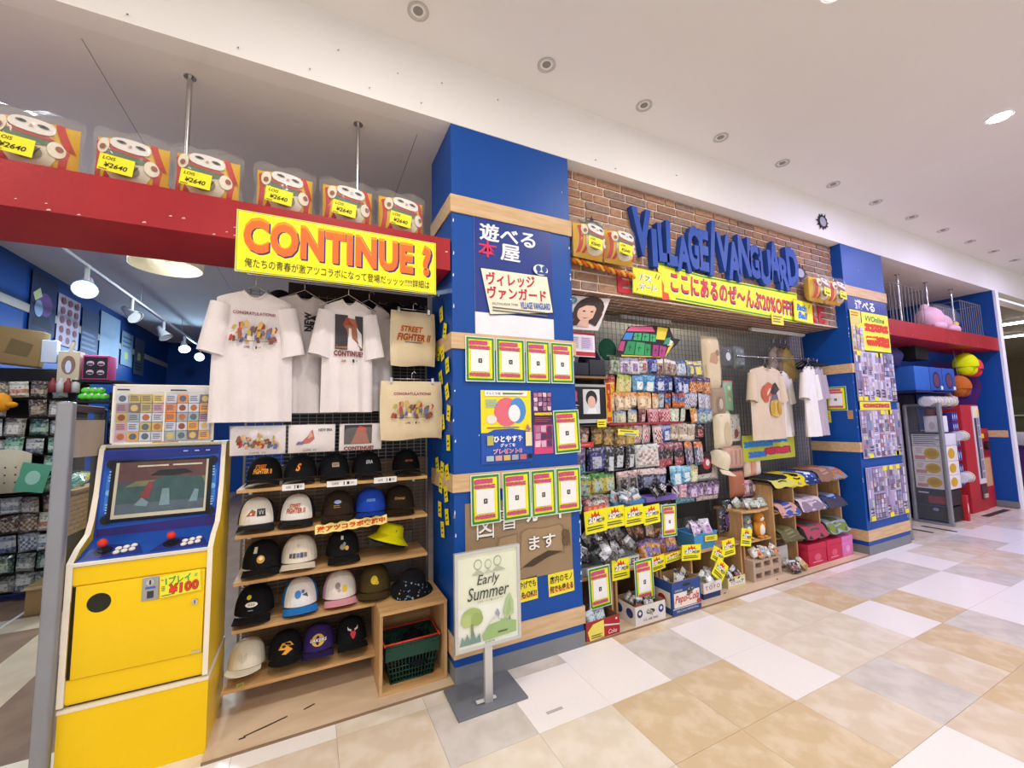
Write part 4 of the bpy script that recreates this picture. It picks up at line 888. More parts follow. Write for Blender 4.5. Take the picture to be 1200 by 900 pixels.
# kraft poster about book cards
kp = sheet('kraft_poster', 'brown kraft poster with white cut lettering and an open book drawing', 'poster', .87, 1.655, .525, 1.05, yp, '#9a8262', [
    ('p', [(.46, .1), (.48, .58), (.55, .62), (.72, .6), (.88, .62), (.92, .58), (.92, .22), (.75, .26), (.6, .2)], '#8a7354'), ('p', [(.48, .14), (.5, .56), (.56, .6), (.72, .58), (.87, .6), (.90, .56), (.90, .25), (.75, .29), (.6, .22)], '#a38a68'), ('p', [(.2, .2), (.28, .56), (.46, .58), (.46, .12)], '#8a7354'), ('p', [(.23, .22), (.3, .54), (.45, .56), (.45, .15)], '#a38a68'), ('p', [(.5, .15), (.6, .23), (.75, .3), (.9, .26), (.75, .22), (.6, .14)], '#4a3c2c'),
    ('t', '図', .175, .725, .15, .34, '#3a2e22'), ('t', '図', .17, .735, .15, .34, '#f0ece2'), ('t', '書', .385, .775, .15, .3, '#3a2e22'), ('t', '書', .38, .785, .15, .3, '#f0ece2'), ('t', 'カード', .75, .80, .42, .24, '#3a2e22', {'off': .06}), ('t', 'カード', .75, .805, .42, .24, '#f0ece2', {'off': .035}),
    ('t', '使え', .33, .36, .2, .15, '#f0ece2', {'off': .02}), ('t', 'ます', .69, .42, .26, .17, '#3a2e22', {'off': .05}), ('t', 'ます', .69, .425, .26, .17, '#f0ece2', {'off': .02}), ('blobs', .90, .3, .97, .55, 2, '#6a563e')])
sheet('yellow_note', 'yellow note with black handwriting below the kraft poster, right one', 'note', 1.455, 1.66, .38, .525, yp, '#f2e23a', [('r', .03, .12, .97, .36, '#f0b04a'), ('t', '店内のモノ', .5, .72, .88, .34, '#2a2a1c', {'off': .02}), ('t', '何でも使える', .5, .3, .9, .32, '#2a2a1c', {'off': .02})], rot=-.03)
sheet('yellow_note', 'yellow note with black handwriting half hidden behind the standing sign', 'note', 1.16, 1.37, .385, .53, yp, '#f2e23a', [('r', .03, .12, .97, .32, '#f0b04a'), ('t', 'おみやげでも', .5, .72, .9, .32, '#2a2a1c', {'off': .02}), ('t', '何でもOK!!', .5, .3, .9, .32, '#2a2a1c', {'off': .02})], rot=-.03)
# yellow price tags stuck on the side of the near pillar
tags = [(2.70, 2.30), (2.62, 2.17), (2.78, 2.04), (2.68, 2.03), (2.57, 1.93), (2.72, 1.86), (2.58, 1.76), (2.55, 1.62), (2.68, 1.56), (2.74, 1.50), (2.56, 1.43), (2.82, 1.27), (2.70, 1.25), (2.59, 1.24), (2.74, 1.14), (2.62, 1.10), (2.76, .98), (2.60, .96), (2.70, .86)]
tm = MB().box(-.001, 0, -.036, .036, -.05, .05, '#efdf22').mesh('price_tag'); tp = MB()
tp.add([(-.0016, -.02, -.02), (-.0016, .02, -.026), (-.0016, .02, -.018), (-.0016, -.02, -.012)], [(0, 1, 2, 3)], '#3a3a1c').add([(-.0016, -.014, .006), (-.0016, .02, .002), (-.0016, .02, .012), (-.0016, -.014, .018)], [(0, 1, 2, 3)], '#3a3a1c'); tp = tp.mesh('writing')
for n, (y, z) in enumerate(tags):
    o = tag(put('price_tag', tm, None, (X1a-.012, y, z), (random.uniform(-.35, .35), 0, 0)), 'yellow price tag on the side face of the near pillar, %s from the top' % ORD[n], 'price tag', 'yellow tags on the pillar side'); put('writing', tp, o)
# ================================================================ standing sign
def stand():
    A = thing('sign_stand', 'silver framed Early Summer sign on a pole with square grey base', 'sign stand', (.92, 2.25, 0))
    MB().box(-.2, .21, -.06, .22, 0, .012, '#6f7378', .003).build('base_plate', A)
    MB().box(-.028, .018, -.008, .02, .012, .33, 'alu', .003).build('pole', A)
    MB().box(-.075, -.03, .0, .02, .02, .028, '#d8d8d4').box(.02, .04, .0, .02, .02, .028, '#d8d8d4').build('pole_bracket', A)
    fr_ = MB()
    for a in ((-.20, -.182, .31, .835), (.182, .20, .31, .835), (-.182, .182, .31, .326), (-.182, .182, .822, .835)): fr_.box(a[0], a[1], -.012, .012, a[2], a[3], 'alu')
    fr_.build('frame', A)
    b = MB().box(-.182, .182, -.004, .008, .326, .822, '#e6ead0').build('poster_panel', A)
    p = MB()
    cart = [('r', 0, 0, 1, .42, '#ecefe0'), ('c', .33, .87, .07, .06, '#a9b49a'), ('c', .5, .86, .06, .055, '#b4bda4'), ('c', .66, .88, .07, .06, '#a9b49a'), ('c', .33, .87, .055, .045, '#dfe5c8'), ('c', .5, .86, .046, .04, '#dfe5c8'), ('c', .66, .88, .055, .045, '#dfe5c8'), ('p', [(.22, .76), (.33, .82), (.44, .76)], '#b4bda4'), ('p', [(.42, .76), (.5, .81), (.58, .76)], '#c0c9b0'), ('p', [(.55, .77), (.66, .83), (.8, .77)], '#b4bda4'),
         ('t', 'Early', .50, .685, .38, .14, '#4a4f48', {'shear': .25, 'off': .005}), ('t', 'Summer', .5, .56, .70, .14, '#4a4f48', {'shear': .25, 'off': .005}), ('t', 'さあおうちで夏にむかう!!', .52, .465, .42, .025, '#7a8070'),
         ('c', .22, .32, .17, .10, '#a9be72'), ('c', .14, .29, .1, .07, '#b4c680'), ('c', .3, .29, .1, .07, '#9db468'), ('r', .2, .12, .24, .25, '#8c9060'), ('p', [(.78, .22), (.74, .3), (.8, .45), (.86, .5), (.92, .4), (.92, .26)], '#b4cc94'), ('p', [(.8, .24), (.78, .32), (.86, .46), (.88, .3)], '#a4c084'), ('r', .84, .12, .86, .25, '#8c9060'),
         ('p', [(.38, .1), (.5, .2), (.7, .23), (.96, .18), (.96, .06), (.4, .04)], '#9dbc7c'), ('p', [(.02, .04), (.06, .14), (.1, .08), (.14, .16), (.18, .08), (.24, .18), (.28, .08), (.34, .14), (.36, .04)], '#7a9a8c'), ('p', [(.6, .3), (.64, .36), (.68, .3), (.66, .26)], '#9aa0b4'), ('p', [(.48, .2), (.6, .27), (.7, .22)], '#d8dcc8'), ('lines', .64, .08, .84, .12, 1, '#5a6a4c'), ('t', '店内案内図', .5, .025, .16, .02, '#4a4f48')]
    prints(p, cart, -.182, .182, .326, .822, -.004, st=.0004); p.build('artwork', b)
stand()
# ================================================================ shop sign over the brick front
SG = thing('shop_sign', 'large blue block letters spelling the shop name on the brick wall', 'shop sign', (0, 0, 0))
nm('sign_blue', '#234a9e', rough=.5, var=.05, scale=4)
for ch_, a, b, c, d, r in (('V', 2.40, 2.62, 2.94, 3.36, 0), ('I', 2.615, 2.675, 2.86, 3.20, 0), ('L', 2.69, 2.81, 2.92, 3.27, .03), ('L', 2.79, 2.92, 2.90, 3.31, -.02), ('A', 2.91, 3.09, 2.87, 3.20, 0), ('G', 3.06, 3.21, 2.91, 3.33, 0), ('E', 3.20, 3.33, 2.91, 3.31, -.04), ('/', 3.33, 3.45, 2.88, 3.43, 0),
                        ('V', 3.45, 3.64, 2.95, 3.33, 0), ('A', 3.60, 3.79, 2.88, 3.27, 0), ('N', 3.76, 3.95, 2.95, 3.36, -.03), ('G', 3.92, 4.10, 2.94, 3.30, 0), ('U', 4.08, 4.28, 2.89, 3.28, .02), ('A', 4.24, 4.44, 2.96, 3.39, 0), ('R', 4.41, 4.58, 2.88, 3.23, 0), ('D', 4.55, 4.76, 2.94, 3.37, .03)):
    m = MB(); m.text(ch_, 0, 0, b-a, d-c, 0, 'sign_blue', off=.045, ext=.055, rot=r)
    m.build('letter', SG, ((a+b)/2, 2.592, (c+d)/2))
rl_ = thing('red_lettering', 'red block letters on the lower edge of the brick wall', 'lettering', (0, 0, 0))
for ch_, a, b in (('E', 2.255, 2.385), ('R', 4.985, 5.13), ('E', 5.16, 5.29)):
    m = MB(); m.text(ch_, 0, 0, b-a, .19, 0, '#b8222c', off=.05, ext=.008); m.build('letter', rl_, ((a+b)/2, 2.593, 2.695))
# yellow sale banner under the sign
bn = tag(MB().prism([(2.72, 2.655), (2.80, 2.60), (4.70, 2.555), (4.745, 2.585), (4.745, 2.885), (3.25, 2.885), (2.70, 2.925)], 2.572, 2.576, '#f2ee3a').build('sale_banner'), 'long yellow banner with red brush lettering and 20% OFF under the blue letters', 'banner')
p = MB()
p.prism([(2.725, 2.905), (2.715, 2.915), (3.25, 2.875), (4.735, 2.875), (4.735, 2.862), (3.25, 2.862)], 2.570, 2.572, '#3f9a3a').prism([(2.9, 2.61), (4.70, 2.563), (4.70, 2.577), (2.9, 2.624)], 2.570, 2.572, '#3f9a3a')
TX = 'ここにあるのぜ〜んぶ20%OFF!?'
p.text(TX, 3.76, 2.735, 1.83, .20, 2.5712, '#4a3a8a', off=.05, rot=-.035).text(TX, 3.755, 2.74, 1.81, .175, 2.5702, '#e03a3c', off=.02, rot=-.035)
p.build('lettering', bn)
MB().prism([(2.70, 2.77), (2.73, 2.78), (2.76, 2.72), (2.755, 2.66), (2.81, 2.65), (2.82, 2.60), (2.74, 2.585), (2.71, 2.62), (2.69, 2.70)], 2.566, 2.570, '#e8542c').build('red_arrow', bn)
sheet('yellow_card', 'yellow card lettered in white at the left end of the sale banner', 'card', 2.395, 2.73, 2.60, 2.83, 2.56, '#f3ea3c', [('r', .01, .01, .99, .99, '#3a4a2a'), ('r', .02, .025, .98, .975, '#f3ea3c'), ('t', 'バス', .42, .66, .46, .30, '#20232c', {'off': .09}), ('t', 'バス', .42, .66, .46, .30, '#f4f4f2', {'off': .035}), ('t', 'ボール', .52, .33, .6, .28, '#20232c', {'off': .09}), ('t', 'ボール', .52, .33, .6, .28, '#f4f4f2', {'off': .035}), ('p', [(.75, .72), (.8, .9), (.82, .9), (.77, .72)], '#33332c'), ('p', [(.84, .7), (.9, .86), (.92, .85), (.86, .69)], '#33332c'), ('p', [(.1, .1), (.14, .2), (.16, .19), (.12, .1)], '#33332c')], rot=.03)
sheet('yellow_card', 'yellow card lettered in blue at the right end of the sale banner', 'card', 4.63, 4.98, 2.56, 2.80, 2.55, '#f3ea3c', [('r', .01, .01, .99, .99, '#3a4a2a'), ('r', .02, .025, .98, .975, '#f3ea3c'), ('t', 'Bath', .4, .66, .5, .32, '#2a78c8', {'off': .06, 'shear': .2}), ('t', 'Ball', .45, .3, .5, .32, '#2a78c8', {'off': .06, 'shear': .2}), ('p', [(.76, .7), (.82, .88), (.84, .88), (.79, .7)], '#33332c')], rot=.04)
sheet('small_note', 'small yellow note hanging from the lower edge of the sale banner', 'note', 4.25, 4.45, 2.50, 2.615, 2.56, '#efe04a', [('lines', .1, .15, .9, .85, 3, '#7a6a2a')])
def hole(label, x, z, rx, rz, y, spikes=True):
    rr = random.Random(int(x*100)); pts = []
    for i in range(36):
        t = 2*pi*i/36; k = 1.0+rr.uniform(-.05, .08)
        if spikes and i % 3 == 0: k += rr.choice((.15, .35, .6))
        pts.append((rx*k*cos(t), rz*k*sin(t)))
    o = tag(MB().prism(pts, 0, .0015, '#17161c').build('hole_sticker', None, (x, y, z)), label, 'sticker')
    MB().prism([(rx*.70*cos(i*pi/12)+rx*.05, rz*.74*sin(i*pi/12)) for i in range(24)], -.0012, -.0002, '#a8a6b4').build('grey_centre', o)
hole('black cracked hole sticker on the white fascia near the far pillar', 5.21, 3.755, .09, .075, YF-.009)
hole('black cracked hole sticker on the bricks behind the near lucky cats', 2.02, 3.10, .10, .07, 2.588)
hole('black cracked hole sticker on the bricks behind the far lucky cats', 4.88, 3.14, .10, .07, 2.588)
# twisted paper rope under the two cats beside the near pillar
m = MB(); n = 40
for k, col in ((0, '#e8b030'), (pi, '#d86a24')):
    m.tube([(1.76+.62*i/n, 2.52+.013*cos(i*.9+k), 2.775-.045*i/n+.013*sin(i*.9+k)) for i in range(n+1)], .013, col, 5)
tag(m.build('twisted_rope'), 'orange and yellow twisted rope below the lucky cats by the near pillar', 'rope')
# ================================================================ wire grid, lamps, idol poster
grid('wire_grid', 'wire grid wall behind the hanging packets in the middle bay', 1.76, 5.52, .45, 2.55, 2.985, .05, .05, 'dark_wire', .0016)
def slim_lamp(label, x0, x1, y, z):
    A = thing('slim_lamp', label, 'strip light', ((x0+x1)/2, y, z)); w_ = (x1-x0)/2
    MB().box(-w_, w_, -.02, .02, 0, .03, '#d9d9d6', .004).build('housing', A); MB().box(-w_+.02, w_-.02, -.012, .012, -.008, 0, '#e8e6e0').build('diffuser', A)
slim_lamp('white strip light under the bricks above the hanging shirts', 4.45, 5.48, 2.93, 2.53)
slim_lamp('white strip light under the bricks above the coloured lettering sign', 2.65, 3.3, 3.02, 2.53)
ip = thing('portrait_poster', 'pale poster of a dark haired person tilted under the bricks by the near pillar', 'poster', (2.02, 2.66, 2.555), (radians(8), 0, radians(-6)))
LEAN = lambda a, b, n: (a+.42*b, n-.10*b*b, b)
m = MB(); m.surf(lambda u, v: LEAN(-.2+.4*u, -.27*(1-v), 0), 6, 6, '#e6dcdc'); m.surf(lambda u, v: LEAN(.2-.4*u, -.27*(1-v), .003), 6, 6, '#e6dcdc'); m.build('sheet', ip)
p = MB(); prints(p, [('c', .6, .62, .34, .40, '#3f2f2a'), ('p', [(.2, .15), (.3, .7), (.45, .9), (.8, .9), (.95, .5), (.9, .12), (.75, .2), (.4, .1)], '#46342e'), ('c', .58, .55, .22, .29, '#e6bda4'), ('p', [(.46, .1), (.5, .3), (.68, .3), (.74, .08)], '#deb49c'), ('p', [(.36, .62), (.42, .84), (.78, .84), (.8, .62), (.68, .74), (.5, .74)], '#3f2f2a'), ('c', .5, .56, .035, .022, '#3a2a26'), ('c', .68, .56, .035, .022, '#3a2a26'), ('p', [(.5, .38), (.58, .36), (.66, .385), (.58, .33)], '#b0555a'), ('c', .14, .84, .11, .11, '#5a8a94'), ('lines', .06, .79, .21, .89, 3, '#cfe0e0'), ('t', 'Live!', .2, .22, .3, .2, '#b83a5c', {'shear': .4})], -.2, .2, -.27, 0, -.004, LEAN); p.build('print', ip)
sheet('calendar_sheet', 'white and red calendar sheet hanging under the portrait poster', 'calendar', 1.80, 2.10, 2.07, 2.27, 2.72, '#ece6ea', [('r', 0, .9, 1, 1, '#b02a3c'), ('r', 0, .03, 1, .2, '#b8303c'), ('r', .08, .3, .5, .82, '#dcd4e4'), ('r', .55, .3, .93, .82, '#d4c8e0'), ('lines', .1, .34, .48, .8, 6, '#9a90b0'), ('lines', .57, .34, .9, .8, 6, '#a88ab8')])
# coloured hand-lettered sign
cs = tag(MB().prism([(2.38, 2.10), (2.92, 2.115), (3.13, 2.25), (3.19, 2.31), (3.1, 2.315), (3.05, 2.42), (2.86, 2.42), (2.55, 2.385), (2.45, 2.25)], 2.80, 2.804, '#26221f').build('lettered_sign'), 'multicoloured hand-lettered sign above the top row of packets', 'sign')
p = MB()
for pts, k in (([(2.52, 2.34), (2.57, 2.385), (2.83, 2.405), (2.86, 2.36)], '#e0608c'), ([(2.87, 2.29), (2.90, 2.41), (3.03, 2.405), (2.98, 2.29)], '#ecd23a'), ([(2.47, 2.26), (2.51, 2.325), (2.60, 2.33), (2.57, 2.265)], '#3f86d0'), ([(2.585, 2.265), (2.615, 2.33), (2.70, 2.335), (2.68, 2.265)], '#3fb070'), ([(2.695, 2.265), (2.715, 2.335), (2.79, 2.335), (2.78, 2.265)], '#3fb070'), ([(2.795, 2.265), (2.805, 2.335), (2.87, 2.33), (2.865, 2.265)], '#48b878'), ([(2.96, 2.25), (3.0, 2.31), (3.06, 2.32), (3.03, 2.25)], '#3fa070'), ([(3.01, 2.24), (3.05, 2.30), (3.09, 2.28), (3.06, 2.24)], '#e8e4d8'), ([(2.41, 2.16), (2.45, 2.245), (2.50, 2.245), (2.47, 2.155)], '#b84a7a'), ([(2.475, 2.13), (2.53, 2.25), (2.62, 2.25), (2.59, 2.13)], '#2f9458'), ([(2.60, 2.13), (2.63, 2.25), (2.73, 2.245), (2.71, 2.13)], '#38a462'), ([(2.72, 2.13), (2.735, 2.24), (2.80, 2.235), (2.79, 2.13)], '#2f9458'), ([(2.81, 2.12), (2.83, 2.235), (2.90, 2.235), (2.88, 2.125)], '#a83a80'), ([(2.895, 2.125), (2.915, 2.235), (3.0, 2.22), (2.96, 2.125)], '#b04488'), ([(2.97, 2.125), (3.02, 2.22), (3.10, 2.27), (3.08, 2.24)], '#e4c830'), ([(2.45, 2.108), (2.92, 2.122), (2.92, 2.128), (2.45, 2.122)], '#e4c830')):
    p.prism(pts, 2.7985, 2.80, k)
for x, z in ((2.6, 2.29), (2.65, 2.3), (2.74, 2.30), (2.83, 2.3), (2.55, 2.19), (2.66, 2.19), (2.76, 2.18), (2.86, 2.18), (2.94, 2.18)):
    p.prism([(x-.012, z-.03), (x-.006, z-.03), (x+.004, z+.03), (x-.002, z+.03)], 2.7978, 2.7985, '#20302a').prism([(x-.02, z), (x+.02, z+.004), (x+.02, z+.01), (x-.02, z+.006)], 2.7978, 2.7985, '#20302a')
p.build('lettering', cs)
# ================================================================ middle bay: hanging packets
PM = {}
def packet_mesh(w_, h, d, main, head, motif, kind=0):
    k = (w_, h, d, main, head, motif, kind)
    if k in PM: return PM[k]
    F = lambda U, V, sg: (U*w_/2*(1-.05*(1-V*V)*0), sg*d*max(0, 1-U**4)**.5*max(0, 1-V**6)**.5-.0, -h/2+V*h/2)
    m = MB(); N = 8; G = [[F(-1+2*i/N, -1+2*j/N, -1) for i in range(N+1)] for j in range(N+1)]
    for j in range(N):
        for i in range(N):
            key = head if j >= 6 else main
            if kind == 0 and 1 <= j <= 4 and 2 <= i <= 5: key = motif
            if kind == 1 and (2 <= j <= 3): key = motif
            if kind == 2 and 1 <= j <= 5 and 1 <= i <= 6 and (i+j) % 2: key = motif
            if kind == 3 and j <= 2: key = motif
            m.add([G[j][i], G[j][i+1], G[j+1][i+1], G[j+1][i]], [(0, 1, 2, 3)], key, True)
    m.surf(lambda u, v: F(1-2*u, 2*v-1, 1), 4, 4, main)
    PM[k] = m.mesh('packet'); return PM[k]
cname = {}
def row(rn, z, h, items, y=2.80, what='packet'):
    """one hook row: items = (x0, x1, count, main, header, motif, kind, words)"""
    tag(MB().box(items[0][0]-.02, items[-1][1]+.02, y+.03, y+.045, z+.002, z+.014, 'dark_wire').build('hook_rail'), 'dark hook rail carrying the %s row of hanging packets' % rn, 'rail', 'hook rails of the packet rack')
    for (x0, x1, n, a, b, c, kd, words) in items:
        w_ = (x1-x0)/n
        for i in range(n):
            me = packet_mesh(round(w_*.96, 3), h, min(.026, w_*.2), a, b, c, kd)
            lab = '%s in the %s packet row' % (words, rn)
            if n > 1: lab += ', %s such' % ORD[i]
            o = put('hanging_packet', me, None, (x0+w_*(i+.5), y+random.uniform(-.012, .012), z+random.uniform(-.006, .004)), (random.uniform(-.10, .16), random.uniform(-.09, .09), random.uniform(-.3, .3)))
            o.scale = (random.uniform(.98, 1.16), 1, random.uniform(1.0, 1.2)); tag(o, lab, 'packet', 'hanging packets in the %s row' % rn)
            MB_hook(o, h)
HK = MB().box(-.0015, .0015, -.02, .04, -.004, 0, 'chrome').mesh('hook')
def MB_hook(o, h): put('hook', HK, o, (0, 0, .002))
row('top', 2.105, .135, [(2.33, 2.43, 1, '~#a8a89a', '~#5a6a4a', '~#6a8a5a', 0, 'grey green pouch'), (2.43, 2.63, 2, '~#dcd8e0', '~#9a98b0', '~#8a6a9a', 0, 'white and purple pouch'), (2.63, 2.75, 1, '~#d8d0cc', '~#8a5a5a', '~#b06a6a', 0, 'white and rose pouch'), (2.75, 2.87, 1, '~#2c3a7a', '~#3a4a90', '~#8a94c0', 0, 'navy pouch'), (2.87, 3.11, 3, '~#a89080', '~#e6dcd4', '~#6a4a3c', 0, 'brown and white pouch'), (3.11, 3.23, 1, '~#c8ccd4', '~#5a7aa8', '~#9ab0c8', 0, 'pale blue pouch'), (3.23, 3.44, 2, '~#6a7a8a', '~#d8c88a', '~#e0cc60', 0, 'blue pouch with yellow centre')])
row('second', 1.945, .145, [(2.25, 2.38, 1, '~#b84a24', '~#8a2a1c', '~#e0b030', 0, 'red and yellow snack bag'), (2.38, 2.57, 2, '~#c8c050', '~#a8b850', '~#e0d0b0', 2, 'yellow green snack bag'), (2.57, 2.83, 2, '~#5a9ac8', '~#6aa8d4', '~#e8eee8', 0, 'light blue snack bag'), (2.83, 3.27, 4, '~#233a86', '~#22357a', '~#c0c8dc', 0, 'navy snack bag'), (3.27, 3.55, 3, '~#a85a34', '~#5a3a6a', '~#d89a50', 2, 'orange and purple snack bag')])
row('third', 1.79, .135, [(2.25, 2.87, 7, '~#d8b890', '~#d8904a', '~#e6d4b0', 0, 'orange topped cream bag'), (2.87, 2.95, 1, '~#8a98a8', '~#a8b0b8', '~#b8c0c8', 0, 'grey silver bag'), (2.95, 3.19, 3, '~#5a6a98', '~#b04a44', '~#c86a30', 3, 'blue bag with orange foot'), (3.19, 3.56, 4, '~#c8c8d0', '~#a8b0c4', '~#7a6a8a', 2, 'white and grey speckled bag')])
row('fourth', 1.645, .125, [(2.25, 2.36, 2, '~#7a8074', '~#5a5a58', '~#a8a894', 0, 'grey green slim bag'), (2.36, 2.60, 2, '~#c8c4a8', '~#8aa0c0', '~#e0d8b0', 0, 'cream and blue bag'), (2.60, 2.70, 1, '~#6a3a3c', '~#8a5a5c', '~#c8a8a0', 0, 'dark red slim bag'), (2.70, 2.98, 2, '~#a84a5a', '~#c88a94', '~#d8a0a0', 2, 'pink and red bag'), (2.98, 3.20, 3, '~#c8d0b4', '~#b8c4a8', '~#dce0cc', 0, 'pale green bag'), (3.24, 3.34, 1, '~#d8803a', '~#c8902c', '~#e8d8a8', 0, 'orange rounded pouch'), (3.34, 3.58, 2, '~#7a94b8', '~#5a7898', '~#b0c0a0', 0, 'blue and green pouch')])
row('fifth', 1.50, .15, [(1.80, 2.08, 2, '~#6a5048', '~#8a6a5a', '~#c8a890', 0, 'dark brown picture pack'), (2.10, 2.44, 3, '~#7a6030', '~#8a6a2c', '~#b89040', 0, 'brown gold snack bag'), (2.44, 2.56, 1, '~#c8a83a', '~#a8842c', '~#d8bc50', 0, 'gold snack bag'), (2.56, 2.86, 3, '~#d8c8c4', '~#d0b4b0', '~#a83a44', 2, 'white and red patterned bag'), (2.86, 2.98, 1, '~#3a5098', '~#8a9ac8', '~#c8d0e0', 0, 'blue and white bag'), (2.98, 3.30, 3, '~#a89884', '~#b8ac94', '~#dccfb8', 3, 'taupe and cream sock pack'), (3.31, 3.44, 1, '~#3a2428', '~#2c2024', '~#a03038', 0, 'dark red sock pack')])
row('sixth', 1.33, .195, [(1.80, 2.03, 2, '~#6a5a80', '~#8a7aa0', '~#5a94a0', 3, 'purple and teal bag'), (2.05, 2.21, 1, '~#3a3f80', '~#2c3060', '~#b8bcd4', 0, 'navy pack with white label'), (2.21, 2.56, 3, '~#26282e', '~#3a3c44', '~#c8ccd0', 0, 'black pack with pale figure'), (2.56, 2.78, 1, '~#d8dad4', '~#c8ccc8', '~#c8a0a0', 2, 'large white pack'), (2.78, 3.14, 3, '~#3a2c34', '~#8a4a54', '~#a84a50', 3, 'dark pack with red foot'), (3.14, 3.38, 2, '~#5a6080', '~#c87a44', '~#c8b0b0', 2, 'mixed coloured pack')])
row('seventh', 1.115, .16, [(1.82, 2.31, 4, '~#c0b04a', '~#4a8a34', '~#a8c0b0', 0, 'yellow pack with green header'), (2.34, 2.56, 2, '~#8a8480', '~#c8a8a4', '~#3a3438', 0, 'grey pack with dark figure'), (2.58, 2.92, 2, '~#3a3c58', '~#d8c0bc', '~#8a90b0', 0, 'dark blue pack with pink header'), (2.96, 3.20, 2, '~#6aaac8', '~#8ac0d4', '~#d0e4e8', 0, 'sky blue fluffy pack'), (3.20, 3.32, 1, '~#c8c890', '~#a8a880', '~#e0dcb0', 0, 'pale yellow pack')])
row('eighth', .945, .12, [(1.82, 2.02, 2, '~#3a3230', '~#6a5a54', '~#a08a80', 0, 'dark small pack'), (2.02, 2.3, 2, '~#5a5c50', '~#8a8a78', '~#a8443c', 2, 'grey green small pack'), (2.3, 2.56, 2, '~#7a98b4', '~#a8b8c0', '~#c8d4d8', 0, 'pale blue small pack'), (2.95, 3.12, 2, '~#d0a0b4', '~#c88aa0', '~#e4ccd4', 2, 'pink small pack'), (3.14, 3.56, 4, '~#8a6a98', '~#5a4468', '~#c8b4d0', 0, 'lilac small pack')], 2.78)
tag(MB().box(1.80, 3.60, 2.925, 2.935, .60, 1.96, '#1c1a1b').build('packet_shade_sheet'), 'black sheet standing in for the shade behind the rows of hanging packets', 'panel')  # added dark sheet, gives the shadowed gaps between the packet rows
# boxes / trays below the hooks
def tray(name, label, cat, x0, x1, y0, y1, z0, h, key, ops=None, side=None, goods=None, t=.006, group=None, handle=False):
    A = thing(name, label, cat, ((x0+x1)/2, y0, z0), group=group); a = (x1-x0)/2; d = y1-y0
    f = MB().box(-a, a, 0, t, 0, h, key).build('front_panel', A)
    MB().box(-a, a, d-t, d, 0, h, key).build('rear_panel', A)
    MB().box(-a, -a+t, t, d-t, 0, h, key).build('side_panel', A); MB().box(a-t, a, t, d-t, 0, h, key).build('side_panel', A)
    MB().box(-a+t, a-t, t, d-t, 0, t, key).build('bottom', A)
    if ops: p = MB(); prints(p, ops, -a, a, 0, h, 0, st=.0005); p.build('print', f)
    if side:
        p = MB(); prints(p, side, 0, d, 0, h, 0, lambda u, v, n: (-a+n, d-u, v), st=.0005); p.build('print', A)
    if handle: MB().prism([(-.035, h*.82), (.035, h*.82), (.045, h*.86), (.035, h*.9), (-.035, h*.9), (-.045, h*.86)], -.0008, 0, '#2a2620').build('hand_hole', f)
    return A
def pile(cx0, cx1, cy0, cy1, z, n, pal, words, where, dims=(.09, .12, .02), up=.04, lean=1.0):
    for i in range(n):
        a, b, c = pal[i % len(pal)]
        me = packet_mesh(dims[0], dims[1], dims[2], a, b, c, i % 4)
        x = cx0+(cx1-cx0)*(i+.5)/n; y = random.uniform(cy0, cy1)
        o = put('loose_packet', me, None, (x, y, z+dims[1]*.85+random.uniform(0, up)), (random.uniform(-.9, -.3)*lean, random.uniform(-.7, .7), random.uniform(-.5, .5)))
        tag(o, '%s %s, %s from left' % (words, where, ORD[i]), 'packet', 'loose packets %s' % where)
CL = [('~#3a3a3c', '~#8a8a8c', '~#c8c8cc'), ('~#b8b8b4', '~#6a6a68', '~#e4e4e0'), ('~#4a3a34', '~#a89a8c', '~#8a6a54'), ('~#8a8c88', '~#d8d8d4', '~#5a5450')]
SN = [('~#5a5448', '~#a8a498', '~#c8c4b4'), ('~#2c2a2c', '~#c8c8c8', '~#8a4a44'), ('~#9a9a90', '~#3a3c40', '~#dcdcd8')]
# wooden shelf over crates
ws = thing('crate_shelf', 'long pale wooden shelf on crate uprights along the middle bay', 'shelf', (0, 0, .012))
for n_, a in (('shelf_board', (1.75, 2.95, 2.66, 2.97, .335, .353)), ('shelf_board', (2.95, 3.70, 2.66, 2.97, .345, .363))): MB().box(*a, 'wood').build(n_, ws)
for x in (2.12, 2.165, 2.595, 2.635, 3.00, 3.30, 3.66): MB().box(x, x+.018, 2.665, 2.97, 0, .335, 'wood_v').build('upright', ws)
MB().box(1.75, 3.68, 2.955, 2.97, 0, .335, '#6a5238').build('back_board', ws)
